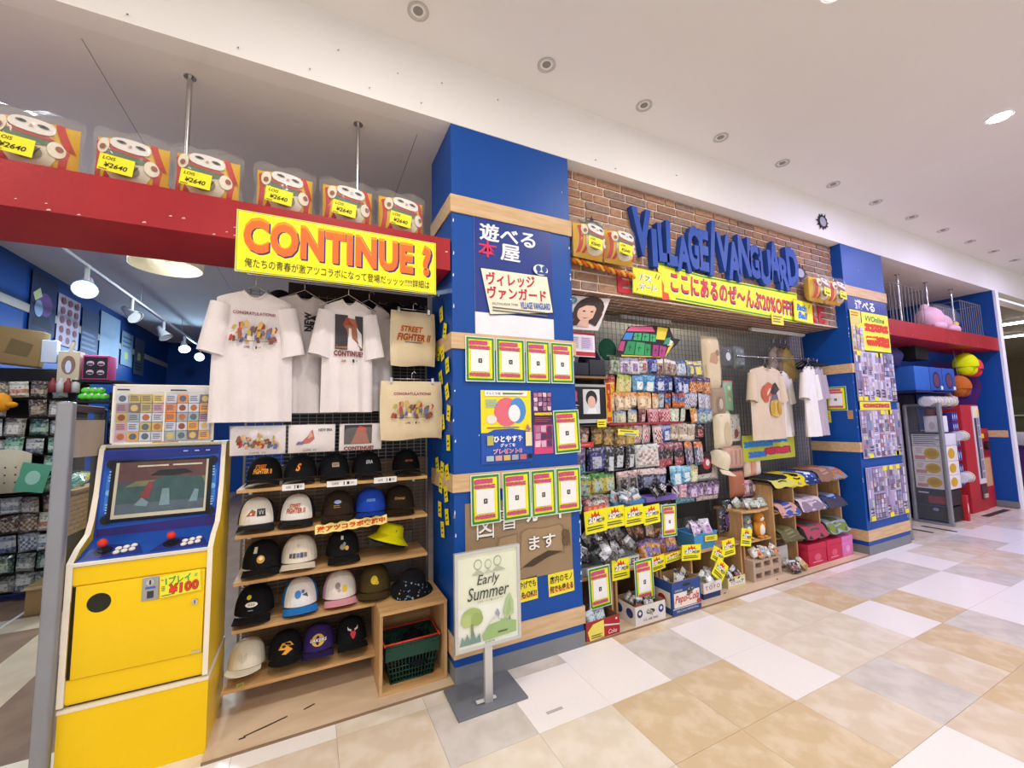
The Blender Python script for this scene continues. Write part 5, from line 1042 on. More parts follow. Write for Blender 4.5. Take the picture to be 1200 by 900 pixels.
# open cartons on the plywood
tray('carton', 'low red cola carton beside the near pillar', 'carton', 1.755, 2.05, 2.495, 2.74, .012, .125, '#7c5a40', [('r', 0, 0, 1, 1, '#a8222a'), ('p', [(.1, 0), (.04, .5), (.2, .85), (.52, .95), (.52, .05)], '#ead860'), ('t', 'Coke', .78, .22, .26, .24, '#f0e4dc', {'shear': .3}), ('p', [(.52, .6), (1, .45), (1, .52), (.52, .7)], '#d8d0c8'), ('lines', .14, .08, .5, .3, 2, '#4a4a2a'), ('c', .9, .85, .03, .06, '#e8e4dc')])
tray('carton', 'low white carton with blue eagle emblems under the shelf', 'carton', 2.205, 2.51, 2.50, 2.74, .012, .135, '#9a8464', [('r', .0, 0, 1, 1, '#dcd6ce'), ('c', .15, .6, .09, .22, '#2a3a78'), ('c', .85, .6, .09, .22, '#2a3a78'), ('p', [(.1, .62), (.15, .5), (.2, .62), (.15, .75)], '#e8e4dc'), ('p', [(.8, .62), (.85, .5), (.9, .62), (.85, .75)], '#e8e4dc'), ('c', .5, .6, .14, .13, '#4a3c30'), ('t', 'U.S. AIR MAIL', .5, .22, .5, .12, '#33406a')], [('r', 0, 0, 1, 1, '#dcd6ce'), ('c', .25, .55, .16, .26, '#2a3a78'), ('c', .75, .55, .16, .26, '#2a3a78')], handle=False)
pb = [('r', 0, 0, 1, 1, '#2b4a86'), ('r', .05, .22, .95, .66, '#e6dccc'), ('p', [(.0, .18), (1, .18), (1, .2), (0, .2)], '#e6dccc'), ('t', 'Pepsi-Cola', .5, .44, .84, .3, '#b82a34', {'shear': .35, 'off': .02}), ('t', 'SPARKLING', .22, .73, .26, .06, '#e6dccc'), ('t', 'DELICIOUS REFRESHING', .5, .11, .76, .055, '#e6dccc'), ('c', .9, .27, .07, .08, '#c03a40')]
tray('carton', 'tall blue Pepsi-Cola carton under the middle of the shelf', 'carton', 2.57, 2.885, 2.48, 2.70, .012, .25, '#a8885c', pb, [('r', 0, 0, 1, 1, '#2b4a86'), ('r', .1, .2, .9, .68, '#e6dccc'), ('c', .5, .4, .2, .16, '#b82a34')], handle=True)
tray('carton', 'small white tray with red figures standing on a navy box', 'tray', 3.015, 3.24, 2.56, 2.76, .062, .085, '#d8d4cc', [('r', 0, .0, 1, 1, '#e0dcd6'), ('t', 'T O F O', .5, .5, .8, .4, '#a84a44', {'off': .02})])
tag(MB().box(3.02, 3.235, 2.57, 2.76, .012, .062, '#2b3866', .003).build('navy_box'), 'flat navy box under the white tray with red figures', 'box')
tray('carton', 'small yellow and white tray at the right end under the shelf', 'tray', 3.40, 3.64, 2.62, 2.80, .012, .09, '#c8c088', [('r', 0, 0, 1, 1, '#d8d090'), ('r', .05, .2, .95, .7, '#ece8dc'), ('t', 'TO HALE', .5, .45, .7, .3, '#5a5448')])
pile(1.80, 2.0, 2.56, 2.66, .05, 3, [('~#a8c0cc', '~#c8d4d8', '~#e0e8ec')], 'pale blue clear packet', 'in the red cola carton', (.09, .1, .02))
pile(2.25, 2.47, 2.56, 2.68, .04, 4, SN, 'grey clear packet', 'in the white eagle carton', (.08, .12, .02))
pile(2.62, 2.85, 2.54, 2.64, .13, 4, SN, 'dark clear packet', 'in the blue cola carton', (.1, .15, .02))
pile(3.05, 3.21, 2.62, 2.70, .09, 4, [('~#7a8468', '~#d8d8d4', '~#a8a894'), ('~#c8c8c0', '~#8a8c80', '~#e8e8e4')], 'green grey clear packet', 'in the small white tray', (.07, .12, .018))
pile(3.44, 3.60, 2.67, 2.74, .03, 3, SN, 'grey packet', 'in the yellow tray', (.07, .12, .018))
# bins on the shelf
tray('goods_bin', 'shallow grey bin of silver packets at the left end of the shelf', 'bin', 1.76, 2.12, 2.675, 2.93, .366, .07, '#8a8a86', [('r', .4, .1, .98, .9, '#d0ccc6'), ('t', 'CREAM', .68, .5, .5, .5, '#5a5450')])
tray('goods_bin', 'shallow pale bin lettered in dark on the shelf left of the orange packs', 'bin', 2.13, 2.43, 2.675, 2.93, .366, .085, '#c8c6c0', [('r', .1, .1, .98, .9, '#dcdad4'), ('t', 'EERLEE', .55, .5, .8, .6, '#4a4644', {'off': .02})])
tray('goods_bin', 'shallow orange bin of pouches in the middle of the shelf', 'bin', 2.44, 2.94, 2.675, 2.93, .366, .05, '#c89a5a')
pile(1.80, 2.42, 2.70, 2.88, .42, 12, CL, 'dark silver foil packet', 'heaped in the left shelf bins', (.09, .13, .022), .08)
pile(1.80, 2.42, 2.80, 2.93, .52, 10, CL, 'dark foil packet', 'at the rear of the left bins', (.09, .13, .022), .05)
pile(2.46, 2.92, 2.72, 2.80, .40, 4, [('~#d0904a', '~#8a6a9a', '~#7a70b0')], 'orange and violet rounded pouch', 'in the orange bin', (.13, .15, .035), .02, .4)
pile(2.46, 2.92, 2.82, 2.92, .50, 7, [('~#8a5a3c', '~#6a4a34', '~#b88a5a'), ('~#a8886a', '~#5a3c2c', '~#c8a888')], 'brown packet', 'at the back of the orange bin', (.1, .13, .02), .06)
bt = thing('blue_tub', 'sky blue plastic tub of lilac bags on the right of the shelf', 'tub', (3.22, 2.78, .376))
a0, a1, h = .13, .15, .14
m = MB()
for sx, sy, ex, ey in ((-1, -1, 1, -1), (1, -1, 1, 1), (1, 1, -1, 1), (-1, 1, -1, -1)):
    m.add([(a0*sx, .09*sy, 0), (a0*ex, .09*ey, 0), (a1*ex, .105*ey, h), (a1*sx, .105*sy, h)], [(0, 1, 2, 3)], '#4a98cc')
m.add([(-a0, -.09, 0), (a0, -.09, 0), (a0, .09, 0), (-a0, .09, 0)], [(3, 2, 1, 0)], '#4a98cc'); m.build('walls', bt)
MB().tube([(-a1, -.105, h), (a1, -.105, h), (a1, .105, h), (-a1, .105, h)], .006, '#5aa8d8', 6, True).build('rim', bt)
pile(3.10, 3.34, 2.72, 2.84, .47, 7, [('~#d0c0dc', '~#e8e4ec', '~#b08ab8'), ('~#e4dce8', '~#c8b0d0', '~#d8a0b8')], 'lilac and white bag', 'in the blue tub', (.1, .12, .025), .04)
sheet('yellow_price', 'yellow price strip on the front of the blue tub', 'price card', 3.20, 3.36, .44, .49, 2.668, '#efe236', [('lines', .1, .2, .9, .8, 2, '#3a3a20')], rot=.05)
tag(MB().box(2.62, 2.94, 2.80, 2.95, .60, .82, '#4a4238', .004).box(2.63, 2.93, 2.795, 2.80, .70, .81, '#23242e').build('display_box'), 'dark display box with pale squares behind the hanging follow card', 'box')
for i in range(4):
    tag(MB().box(2.66+.065*i, 2.70+.065*i, 2.790, 2.795, .72, .79, '#c8c4bc').build('blister_card'), 'pale blister square on the dark display box, %s from the left' % ORD[i], 'blister card', 'blister squares on the dark box')
tag(MB().box(2.56, 2.92, 2.70, 2.86, .845, .885, '#7a68b0', .002).build('purple_box'), 'open purple box holding black packs above the follow card', 'box')
tag(MB().box(2.22, 2.54, 2.70, 2.86, .845, .88, '#4a88c0', .002).build('blue_box'), 'open blue box of packs above the discount cards', 'box')
pile(2.6, 2.9, 2.72, 2.78, .87, 4, [('~#1c1c20', '~#3a3a40', '~#c8c4c0')], 'black slanted pack', 'in the purple box', (.08, .14, .015), .01)
pile(2.25, 2.52, 2.72, 2.78, .86, 5, [('~#8aa8bc', '~#c8c0b0', '~#b07a6a'), ('~#6a8098', '~#a8b8b8', '~#d8d4c4')], 'blue grey pack', 'in the open blue box', (.08, .11, .018), .02)
pile(1.84, 2.2, 2.72, 2.80, .82, 7, [('~#b8a8a0', '~#c86a64', '~#8a5a54'), ('~#d8d0c8', '~#5a5450', '~#a83a3c')], 'white and red small pack', 'above the first discount card', (.07, .1, .018), .02)
# 20% OFF cards and hanging follow cards
D20 = [('r', .02, .02, .98, .98, '#f4ec1e'), ('p', [(.3, .62), (.34, .9), (.42, .78), (.5, .97), (.58, .78), (.68, .92), (.7, .62)], '#d8401e'), ('t', '20%', .48, .58, .66, .30, '#2a2418', {'off': .12}), ('t', '20%', .48, .585, .64, .27, '#f4f2ea', {'off': .05}), ('t', 'OFF', .8, .52, .24, .16, '#4a4034', {'off': .03}), ('lines', .08, .12, .92, .34, 2, '#4a4a2a')]
def d20(lab, cx, cz, w_, h, y, rot=0, rz=0):
    o = sheet('discount_card', 'yellow 20% OFF card ' + lab, 'discount card', cx-w_/2, cx+w_/2, cz-h/2, cz+h/2, y, '#f4ec1e', D20, 'yellow 20% OFF cards', rot)
    o.rotation_euler[2] = rz
d20('at the left end of the upper card row', 1.95, .79, .20, .17, 2.60, -.06); d20('second in the upper card row', 2.14, .80, .19, .16, 2.605, -.02); d20('third in the upper card row', 2.33, .79, .195, .155, 2.60, -.03); d20('fourth in the upper card row beside the follow card', 2.52, .775, .18, .15, 2.605, -.05)
sheet('red_strip', 'salmon red strip above the first discount card', 'card', 1.86, 2.06, .85, .905, 2.612, '#d0604c', [('c', .25, .5, .08, .3, '#e89a80'), ('c', .5, .5, .08, .3, '#e89a80'), ('c', .75, .5, .08, .3, '#e89a80')])
G2 = 'green bordered follow cards hanging in the middle bay'
qr('green bordered card hanging at the right end of the upper discount cards', 2.625, 2.79, .575, .835, 2.60, .03, G2)
qr('green bordered card hanging in front of the red cola carton', 1.86, 2.06, .165, .46, 2.59, -.03, G2)
qr('green bordered card hanging in front of the white eagle carton', 2.30, 2.49, .125, .445, 2.59, -.02, G2)
d20('hanging below the shelf left of the second follow card', 2.205, .385, .175, .155, 2.64, .0); d20('hanging below the shelf right of the second follow card', 2.585, .365, .175, .115, 2.64, -.10); d20('folded strip on the shelf edge under the orange bin', 2.78, .385, .20, .07, 2.645, -.08); d20('jutting out above the blue cola carton', 2.965, .40, .23, .13, 2.62, .10)
d20('tilted above the diamond card under the blue tub', 3.27, .335, .16, .12, 2.60, .5); d20('turned as a diamond in front of the small white tray', 3.26, .215, .16, .16, 2.58, .7); d20('pinned on the shelf edge right of the diamond card', 3.47, .36, .17, .15, 2.64, -.04); d20('rolled at the right end of the wooden shelf', 3.71, .42, .15, .16, 2.63, .2)
# ---- column beside the near pillar
tag(MB().box(1.75, 2.22, 2.72, 2.97, 1.895, 1.912, '#8a6a48').build('side_shelf'), 'brown wooden shelf board beside the near pillar above the photo frame', 'shelf')
for i, (a, b, c, d, k, lab) in enumerate(((1.77, 2.03, 1.915, 2.02, '#26262c', 'black wire basket on the brown shelf beside the pillar'), (2.04, 2.20, 1.915, 2.05, '#2c2c34', 'dark square basket right on the brown shelf beside the pillar'))):
    A = thing('wire_basket', lab, 'basket', (0, 0, 0)); MB().box(a, b, 2.72, 2.73, c, d, k, .003).box(a, b, 2.90, 2.91, c, d, k, .003).build('panel', A); MB().box(a, a+.01, 2.73, 2.9, c, d, k).box(b-.01, b, 2.73, 2.9, c, d, k).build('side', A); MB().box(a, b, 2.72, 2.91, c, c+.008, k).build('bottom', A)
m = MB(); m.surf(lambda u, v: ((u-.5)*.24, 2.82-.02*sin(pi*u)*sin(pi*v), 2.03+.16*v*(1-(2*u-1)**2*.8)), 10, 6, '^#1f2434'); tag(m.build('dark_cap_pile', None, (2.12, 0, 0)), 'dark navy hat leaning behind the brown shelf', 'hat')
m = MB(); m.ell((0, 0, 0), (.10, .012, .10), '^#1c4434', 18, 8); tag(m.build('green_disc', None, (2.33, 2.84, 2.17), (0, .2, 0)), 'dark green rounded pouch left of the coloured sign', 'pouch')
m = MB(); m.ell((0, 0, 0), (.07, .04, .035), '^#7a4a34', 12, 6); tag(m.build('brown_plush', None, (1.84, 2.76, 2.04)), 'small brown plush lying in the wire basket', 'plush')
pf = thing('photo_display', 'black display frame with a portrait card beside the near pillar', 'picture frame', (1.985, 2.74, 1.55))
MB().box(-.22, .22, 0, .02, 0, .30, '#1d1d20', .003).build('frame', pf); MB().box(-.22, .22, -.006, 0, -.02, .01, '#b8b8b8').build('lower_rail', pf); MB().box(-.22, .22, -.006, 0, .275, .295, '#a8a8a8').build('upper_rail', pf)
p = MB(); prints(p, [('r', .48, .18, .86, .85, '#d8dcdc'), ('c', .67, .6, .13, .22, '#2e2624'), ('c', .67, .5, .09, .17, '#e0b8a4'), ('p', [(.54, .18), (.6, .34), (.74, .34), (.8, .18)], '#e8ecec'), ('lines', .06, .2, .4, .45, 4, '#c8c8c8'), ('blobs', .1, .5, .34, .85, 2, '#b05a7a')], -.22, .22, 0, .30, -.0005); p.build('print', pf)
sheet('red_strip_sign', 'narrow vertical red strip with yellow lettering beside the packet rows', 'sign', 2.205, 2.265, 1.53, 1.86, 2.735, '#e0b83a', [('r', .1, .02, .9, .98, '#b8301c'), ('blobs', .2, .1, .8, .9, 1, '#d8a030'), ('blobs', .28, .2, .7, .8, 1, '#b8301c')])
sheet('small_price', 'small yellow price ticket left of the red strip sign', 'price card', 2.10, 2.19, 1.495, 1.555, 2.725, '#f0e428', [('lines', .1, .2, .9, .8, 2, '#2a2a1c')])
sheet('shelf_strip', 'red shelf strip under the dark picture packs', 'shelf strip', 1.79, 2.08, 1.335, 1.375, 2.76, '#c83a34', [('lines', .06, .3, .9, .7, 1, '#e8a090')])
sheet('shelf_strip', 'dark red strip along the foot of the fourth packet row', 'shelf strip', 2.25, 3.10, 1.502, 1.525, 2.765, '#8a2430', [('lines', .02, .3, .9, .7, 1, '#b85a5a')])
sheet('brand_sign', 'yellow and blue paper sign lying across the fifth packet row', 'sign', 2.33, 2.56, 1.415, 1.465, 2.75, '#ece048', [('r', .3, .1, .9, .35, '#6aa0c0'), ('lines', .1, .5, .8, .9, 1, '#8a7a20')], rot=.08)
sheet('pillar_card', 'pale blue ticket clipped at the right edge of the near pillar', 'card', 1.745, 1.785, .72, .83, 2.56, '#b8c4e0', [('lines', .1, .2, .9, .8, 3, '#7a88b0')])
# ---- hanging goods right of the packet rows
def hang(name, label, cat, x0, x1, z0, z1, d, key, ops=None, y=2.84, film=False, rot=0):
    A = thing(name, label, cat, ((x0+x1)/2, y, z1), (0, rot, 0)); w_, h = x1-x0, z1-z0
    F = lambda U, V, sg, e=1: (U*w_/2*e, sg*d*e*max(0, 1-U**4)**.5*max(0, 1-V**6)**.5, -h/2+V*h/2*e)
    m = MB(); m.surf(lambda u, v: F(2*u-1, 2*v-1, -1), 10, 10, key); m.surf(lambda u, v: F(1-2*u, 2*v-1, 1), 5, 5, key); m.build('body', A)
    if ops:
        p = MB(); prints(p, ops, -w_/2, w_/2, -h, 0, 0, lambda a, b, n: (a, F(2*a/w_, 2*(b+h/2)/h, -1)[1]-.003+n, b)); p.build('print', A)
    if film:
        m = MB(); m.surf(lambda u, v: F(2*u-1, 2*v-1, -1.25, 1.05), 8, 8, 'bag_film'); m.build('clear_sleeve', A)
    MB().box(-.002, .002, -.01, .12, 0, .004, 'chrome').build('hook', A)
    return A
hang('rolled_towel', 'tall beige towel with brown patch in a clear bag on the grid', 'towel', 3.52, 3.76, 1.83, 2.38, .05, '^#d8c4a0', [('p', [(.2, .5), (.3, .66), (.6, .7), (.75, .55), (.6, .46)], '#b88a5a'), ('c', .7, .68, .12, .06, '#7a6a54'), ('r', .05, .3, .95, .46, '#c8a468')], film=True)
hang('dark_pouch', 'black pouch with white round badge on the grid', 'pouch', 3.80, 3.98, 2.06, 2.28, .02, '#26282c', [('c', .5, .55, .2, .2, '#c8ccd0')], film=True)
hang('dark_pouch', 'stack of grey green cards in sleeves right of the black pouch', 'card pack', 4.00, 4.16, 2.06, 2.30, .03, '#4a5658', [('lines', .1, .1, .9, .9, 3, '#7a8a8c')], film=True)
hang('green_card', 'pale green card with four small pictures on the grid', 'card pack', 3.80, 3.95, 1.62, 1.93, .012, '#8ab494', [('c', .5, .75, .16, .08, '#c8ccb0'), ('c', .5, .55, .14, .07, '#b89a7a'), ('c', .5, .36, .14, .07, '#d0b4a0'), ('r', .0, .9, 1, 1, '#c87a7a')])
m_ = hang('taupe_bag', 'taupe drawstring pouch hanging by the third packet row', 'pouch', 3.56, 3.80, 1.56, 1.86, .05, '^#a08c78', [('c', .5, .4, .22, .28, '#8a7664'), ('c', .55, .42, .12, .18, '#c0b4a4')])
hang('plush_pouch', 'cream plush pouch with oval opening hanging on the grid', 'pouch', 3.62, 3.86, 1.24, 1.62, .06, '^#ddd0b4', [('c', .55, .4, .22, .3, '#c8b894'), ('r', .2, .85, .9, .98, '#a8b894')])
hang('clear_pack', 'clear pack with cream label on the grid', 'card pack', 3.82, 4.02, 1.30, 1.58, .03, '~#c8c8c4', [('r', .08, .05, .85, .55, '#e4dcb8'), ('c', .5, .3, .16, .16, '#8a4a44')])
hang('pink_pouch', 'ribbed dusty pink pouch on the grid', 'pouch', 3.72, 4.03, 1.03, 1.26, .045, '^#c8a494', [('r', .25, .2, .32, .8, '#b48e80'), ('r', .46, .2, .53, .8, '#b48e80'), ('r', .67, .2, .74, .8, '#b48e80')])
A = cap('cream cap with dark patch hanging on the grid below the plush pouch', (3.60, 2.82, 1.08), .5, '^#d8ccb0', '^#dccfb2', '^#d8ccb0', [('p', [(.2, .4), (.6, .6), (.9, .45), (.5, .3)], '#7a4a34')], None, tilt=.5, sc=1.15)
hang('round_bag', 'dark round bag with red white emblem left of the cream cap', 'pouch', 3.32, 3.54, 1.0, 1.22, .05, '^#3a2c30', [('c', .5, .5, .25, .25, '#a83a40'), ('c', .55, .55, .12, .14, '#d8d0cc')])
hang('terracotta_case', 'terracotta coloured smooth rounded case on the grid', 'case', 3.80, 4.02, .74, 1.0, .035, '#a8664a', [('r', .7, .48, .78, .52, '#e8c8b0')])
for n, (x, k) in enumerate(((4.08, '#d8c4b0'), (4.16, '#d89a84'), (4.24, '#e4d8c8'))): hang('slim_bottle', 'slim %s plush bottle hanging in a row of three' % ('beige', 'salmon', 'cream')[n], 'plush', x-.04, x+.045, .93, 1.15, .035, '^'+k)
hang('folded_pack', 'pale folded handkerchief pack beside the seventh packet row', 'handkerchief pack', 3.34, 3.64, .95, 1.11, .02, '~#dcd4cc', [('c', .3, .5, .12, .2, '#c8bcb0'), ('c', .65, .5, .12, .2, '#d0b8b0')], film=True)
hang('folded_pack', 'pale rounded plush pack beside the eighth packet row', 'plush pack', 3.32, 3.62, .76, .93, .03, '~#d8c8bc', [('c', .4, .5, .16, .22, '#c4b0a0')], film=True)
hang('blue_plush_pack', 'turquoise fluffy pack below the sky blue packs', 'plush pack', 3.05, 3.30, .76, .93, .03, '~#5aa4b8', [('c', .5, .5, .2, .25, '#c8e0e4')])
for n, x in enumerate((3.75, 3.95)): hang('small_doll_pack', 'black and white doll pack on the grid, %s of two' % ('left', 'right')[n], 'doll pack', x-.07, x+.07, .47, .73, .025, '~#2c3030', [('c', .5, .72, .24, .14, '#d8d8d0'), ('c', .5, .42, .26, .18, '#8a948c'), ('r', .3, .1, .7, .25, '#c8c8b0')])
for n, (x, k) in enumerate(((4.05, '#c890a0'), (4.15, '#8a6a70'), (4.25, '#d0a8a8'))): hang('keyring_pack', 'small pink brown charm pack on the grid, %s of three' % ORD[n], 'charm pack', x-.05, x+.05, .73, .90, .02, '~'+k, [('c', .5, .5, .25, .22, '#e0d0cc')])
for n, (x, k) in enumerate(((4.0, '#a8b8a0'), (4.06, '#8aa894'), (4.13, '#d8b4b8'), (4.22, '#b8a8d0'), (4.32, '#d8d0dc'))): hang('towel_pack', 'pastel folded towel hung in the row over the round shelf, %s from the left' % ORD[n], 'towel', x-.04, x+.045, .50, .71, .025, '^'+k, rot=-.15)
hang('seed_pack', 'green pack with red flower picture below the doll packs', 'card pack', 3.86, 4.02, .30, .55, .02, '~#4a7a4a', [('c', .5, .6, .25, .2, '#c83a44'), ('r', .1, .05, .9, .25, '#d8d0a0')])
hang('dark_pack', 'dark blue purple pack left of the green flower pack', 'card pack', 3.62, 3.82, .42, .66, .025, '~#2a2440', [('c', .5, .5, .25, .25, '#6a4a8a')])
# ---- round shelf, blocks, plush
rs = tag(MB().prism([(3.70, 2.66), (3.9, 2.62), (4.1, 2.65), (4.16, 2.75), (4.16, 2.96), (3.70, 2.96)], 0, .02, 'wood').build('round_shelf', None, (0, 0, 0), (0, 0, 0)), 'rounded wooden corner shelf between the packets and the cubby unit', 'shelf')
rs.data.transform(Matrix(((1, 0, 0, 0), (0, 0, 1, 0), (0, -1, 0, .65), (0, 0, 0, 1))))
MB().box(3.73, 3.75, 2.68, 2.95, .012, .63, 'wood_v').build('support_board', rs)
pile(3.76, 4.12, 2.70, 2.80, .65, 6, [('~#a8b4a0', '~#d8d8d4', '~#c8ccb8'), ('~#c8c8c0', '~#8a9484', '~#e0e0dc')], 'pale green clear packet', 'on the rounded corner shelf', (.1, .1, .02), .02)
def block(lab, z):
    A = thing('concrete_block', lab, 'concrete block', (3.945, 2.60, z)); k = '#b49a84'
    nm('concrete', '#b8a08a', rough=.95, var=.1, scale=40, bump=.4) if 'concrete' not in MATS else None
    xs = [-.21, -.19, -.085, -.06, .045+.005, .07+.01, .19, .21]
    for x0, x1 in ((-.21, -.175), (-.09, -.05), (.05-.005, .085), (.175, .21)): MB().box(x0, x1, 0, .19, .022, .072, 'concrete').build('web', A)
    MB().box(-.21, .21, 0, .19, 0, .022, 'concrete').build('lower_shell', A); MB().box(-.21, .21, 0, .19, .072, .094, 'concrete').build('upper_shell', A)
block('hollow concrete block on the plywood, lower of two', .012); block('hollow concrete block stacked on the other, upper of two', .107)
def plush(label, loc, body, belly, sc=1, beak=None):
    A = thing('plush_toy', label, 'plush', loc); A.scale = (sc,)*3
    MB().ell((0, 0, .08), (.062, .05, .08), '^'+body, 14, 9).build('body', A); MB().ell((0, -.022, .075), (.042, .036, .06), '^'+belly, 12, 8).build('belly', A)
    MB().ell((0, -.004, .185), (.055, .048, .05), '^'+body, 14, 9).build('head', A); f = MB().ell((0, -.025, .178), (.036, .03, .03), '^'+belly, 12, 8).build('muzzle', A)
    for s_ in (-1, 1):
        MB().ell((s_*.02, -.05, .192), (.005, .004, .006), '#16161a', 8, 6).build('eye', A); MB().ell((s_*.062, -.01, .1), (.016, .02, .05), '^'+body, 10, 6).build('arm', A); MB().ell((s_*.03, -.035, .01), (.024, .034, .013), '^'+(beak or body), 10, 6).build('foot', A)
        if not beak: MB().ell((s_*.035, 0, .235), (.015, .01, .025), '^'+body, 8, 6).build('ear', A)
    if beak: MB().ell((0, -.058, .178), (.012, .012, .006), beak, 8, 6).build('beak', A)
plush('grey and white penguin plush under the rounded shelf', (3.86, 2.74, .36), '#8a949a', '#e4e2da', 1.0, '#d8a040'); plush('orange and white fox plush under the rounded shelf', (4.03, 2.72, .36), '#d08a34', '#ece4d4', 1.05)
tag(MB().box(3.76, 4.16, 2.68, 2.95, .20, .22, 'wood').build('inner_shelf'), 'small wooden board behind the concrete blocks', 'shelf'); tag(MB().box(3.76, 4.16, 2.68, 2.95, .335, .355, 'wood').build('inner_shelf'), 'small wooden board carrying the penguin and fox plush', 'shelf')
m = MB(); m.ell((0, 0, .11), (.035, .03, .12), '^#e0a020', 12, 8); m.ell((0, -.01, .24), (.045, .04, .04), '^#e8ac24', 12, 8); tag(m.build('yellow_plush', None, (3.97, 2.85, .36)), 'tall golden yellow plush standing behind the fox', 'plush')
pile(3.80, 4.12, 2.63, 2.72, .20, 6, [('~#d8d0c4', '~#c8b8a8', '~#e8e4dc'), ('~#d09a60', '~#e4d8c8', '~#c86a3c'), ('~#a8a8a4', '~#d8d8d4', '~#8aa0b0')], 'small soft toy bag', 'on top of the concrete blocks', (.08, .1, .03), .02)
pile(4.22, 4.46, 2.60, 2.68, .012, 4, SN+[('~#c8b070', '~#e4dcc8', '~#a8843c')], 'crumpled clear bag', 'right of the concrete blocks', (.09, .13, .03), .0)
tray('goods_bin', 'white paper carton with packs in the lowest left cubby', 'carton', 4.20, 4.44, 2.70, 2.85, .03, .2, '#d8d4d0')
# ---- cubby unit with folded clothes
cu = thing('cubby_unit', 'open wooden cubby unit filled with folded clothes beside the far pillar', 'cubby unit', (0, 0, .012))
for x in (4.18, 4.53, 4.97, 5.40): MB().box(x, x+.022, 2.66, 2.97, 0, .84, 'wood_v').build('upright', cu)
for a, b, zs in ((4.202, 4.53, (.30, .55, .84)), (4.552, 4.97, (.27, .55, .84)), (4.992, 5.40, (.27, .55, .84))):
    for z in zs: MB().box(a, b, 2.67, 2.97, z, z+.016, 'wood').build('shelf_board', cu)
MB().box(4.2, 5.4, 2.955, 2.97, 0, .84, '#9a7850').build('back_board', cu)
def folded(lab, x0, x1, z, n, pal, y0=2.60, y1=2.93):
    """each garment of a folded stack is its own soft slab, drooping over the front edge"""
    for i in range(n):
        k = pal[i % len(pal)]; t = .020
        w_ = (x1-x0)*random.uniform(.9, 1); c = (x0+x1)/2+random.uniform(-.015, .015); r = random.uniform(-.05, .05); yf = y0+random.uniform(-.02, .03)
        def F(u, v, s_):
            U = 2*u-1; d = max(0, .22-v); return (U*w_/2, yf+(y1-yf)*v, z+i*t+(t*.5 if s_ > 0 else -t*.5)*max(0, 1-U**6)**.5*min(1, 8*v+.12)-d*d*2.2*(.3+i/n)+.006*sin(U*6+i*2))
        m = MB(); m.surf(lambda u, v: F(u, v, 1), 10, 8, '^'+k); m.surf(lambda u, v: F(1-u, v, -1), 10, 8, '^'+k)
        st = pal[(i+1) % len(pal)]
        m.surf(lambda u, v: (lambda p: (p[0], p[1], p[2]+.002))(F(.3+.4*u, .08+.5*v, 1)), 6, 5, '^'+st)
        o = m.build('folded_garment', None, (c, 0, .012), None); tag(o, '%s folded garment %s, %s up' % (lab[0], lab[1], ORD[i]), 'garment', 'folded clothes ' + lab[1])
folded(('dark', 'on top of the cubby unit at the left'), 4.12, 4.50, .875, 3, ['#23252c', '#c8c464', '#2c2c34'])
folded(('black yellow', 'on top of the cubby unit, second stack'), 4.40, 4.72, .875, 3, ['#1f2026', '#8a7ac0', '#d8c420'])
folded(('white blue', 'on top of the cubby unit, third stack'), 4.66, 4.96, .875, 3, ['#d8dce4', '#2a3c6a', '#3a5a9a'])
folded(('brown patterned', 'on top of the cubby unit, fourth stack'), 4.92, 5.22, .875, 4, ['#8a6a58', '#b08a78', '#6a5a64'])
folded(('rust', 'on top of the cubby unit against the blue wall'), 5.15, 5.46, .875, 4, ['#a8684a', '#8a8a94', '#b87a50'])
folded(('pink blue', 'in the middle left cubby'), 4.21, 4.52, .585, 4, ['#c89a8c', '#4a5a9a', '#c8ccd8'], 2.58)
folded(('mauve', 'in the centre cubby'), 4.56, 4.96, .585, 5, ['#8a7a88', '#c8bcc0', '#a8949c'], 2.58)
folded(('blue white', 'in the right cubby'), 5.0, 5.39, .585, 4, ['#3a4468', '#8aa0d0', '#4a4650'], 2.58)
folded(('khaki', 'in the lower left cubby'), 4.21, 4.52, .335, 4, ['#6a6448', '#8a845c', '#4a4838'], 2.58)
folded(('dark green', 'in the lower centre cubby'), 4.56, 4.96, .305, 5, ['#3c4438', '#a84a5c', '#54584a'], 2.57)
folded(('leaf green', 'in the lower right cubby'), 5.0, 5.39, .305, 5, ['#7a8a4a', '#9aa0a8', '#5a6a44'], 2.57)
for n, (a, b, k, lab) in enumerate(((4.58, 4.90, '#c02444', 'crimson gift box under the cubby unit, left of three'), (4.92, 5.19, '#c8284c', 'crimson gift box under the cubby unit, middle of three'), (5.21, 5.42, '#d878b0', 'pink gift box under the cubby unit, right of three'))):
    A = thing('gift_box', lab, 'box', ((a+b)/2, 2.58, .012)); w_ = (b-a)/2
    MB().box(-w_, w_, 0, .25, 0, .16, k, .004).build('body', A); MB().box(-w_-.003, w_+.003, -.003, .253, .16, .215, k, .004).build('lid', A)
    p = MB(); prints(p, [('c', .5, .5, .18, .22, '#d85a74' if k != '#d878b0' else '#e8a0c8'), ('lines', .2, .15, .8, .3, 1, '#e890a0')], -w_, w_, 0, .16, -.0005); p.build('print', A)
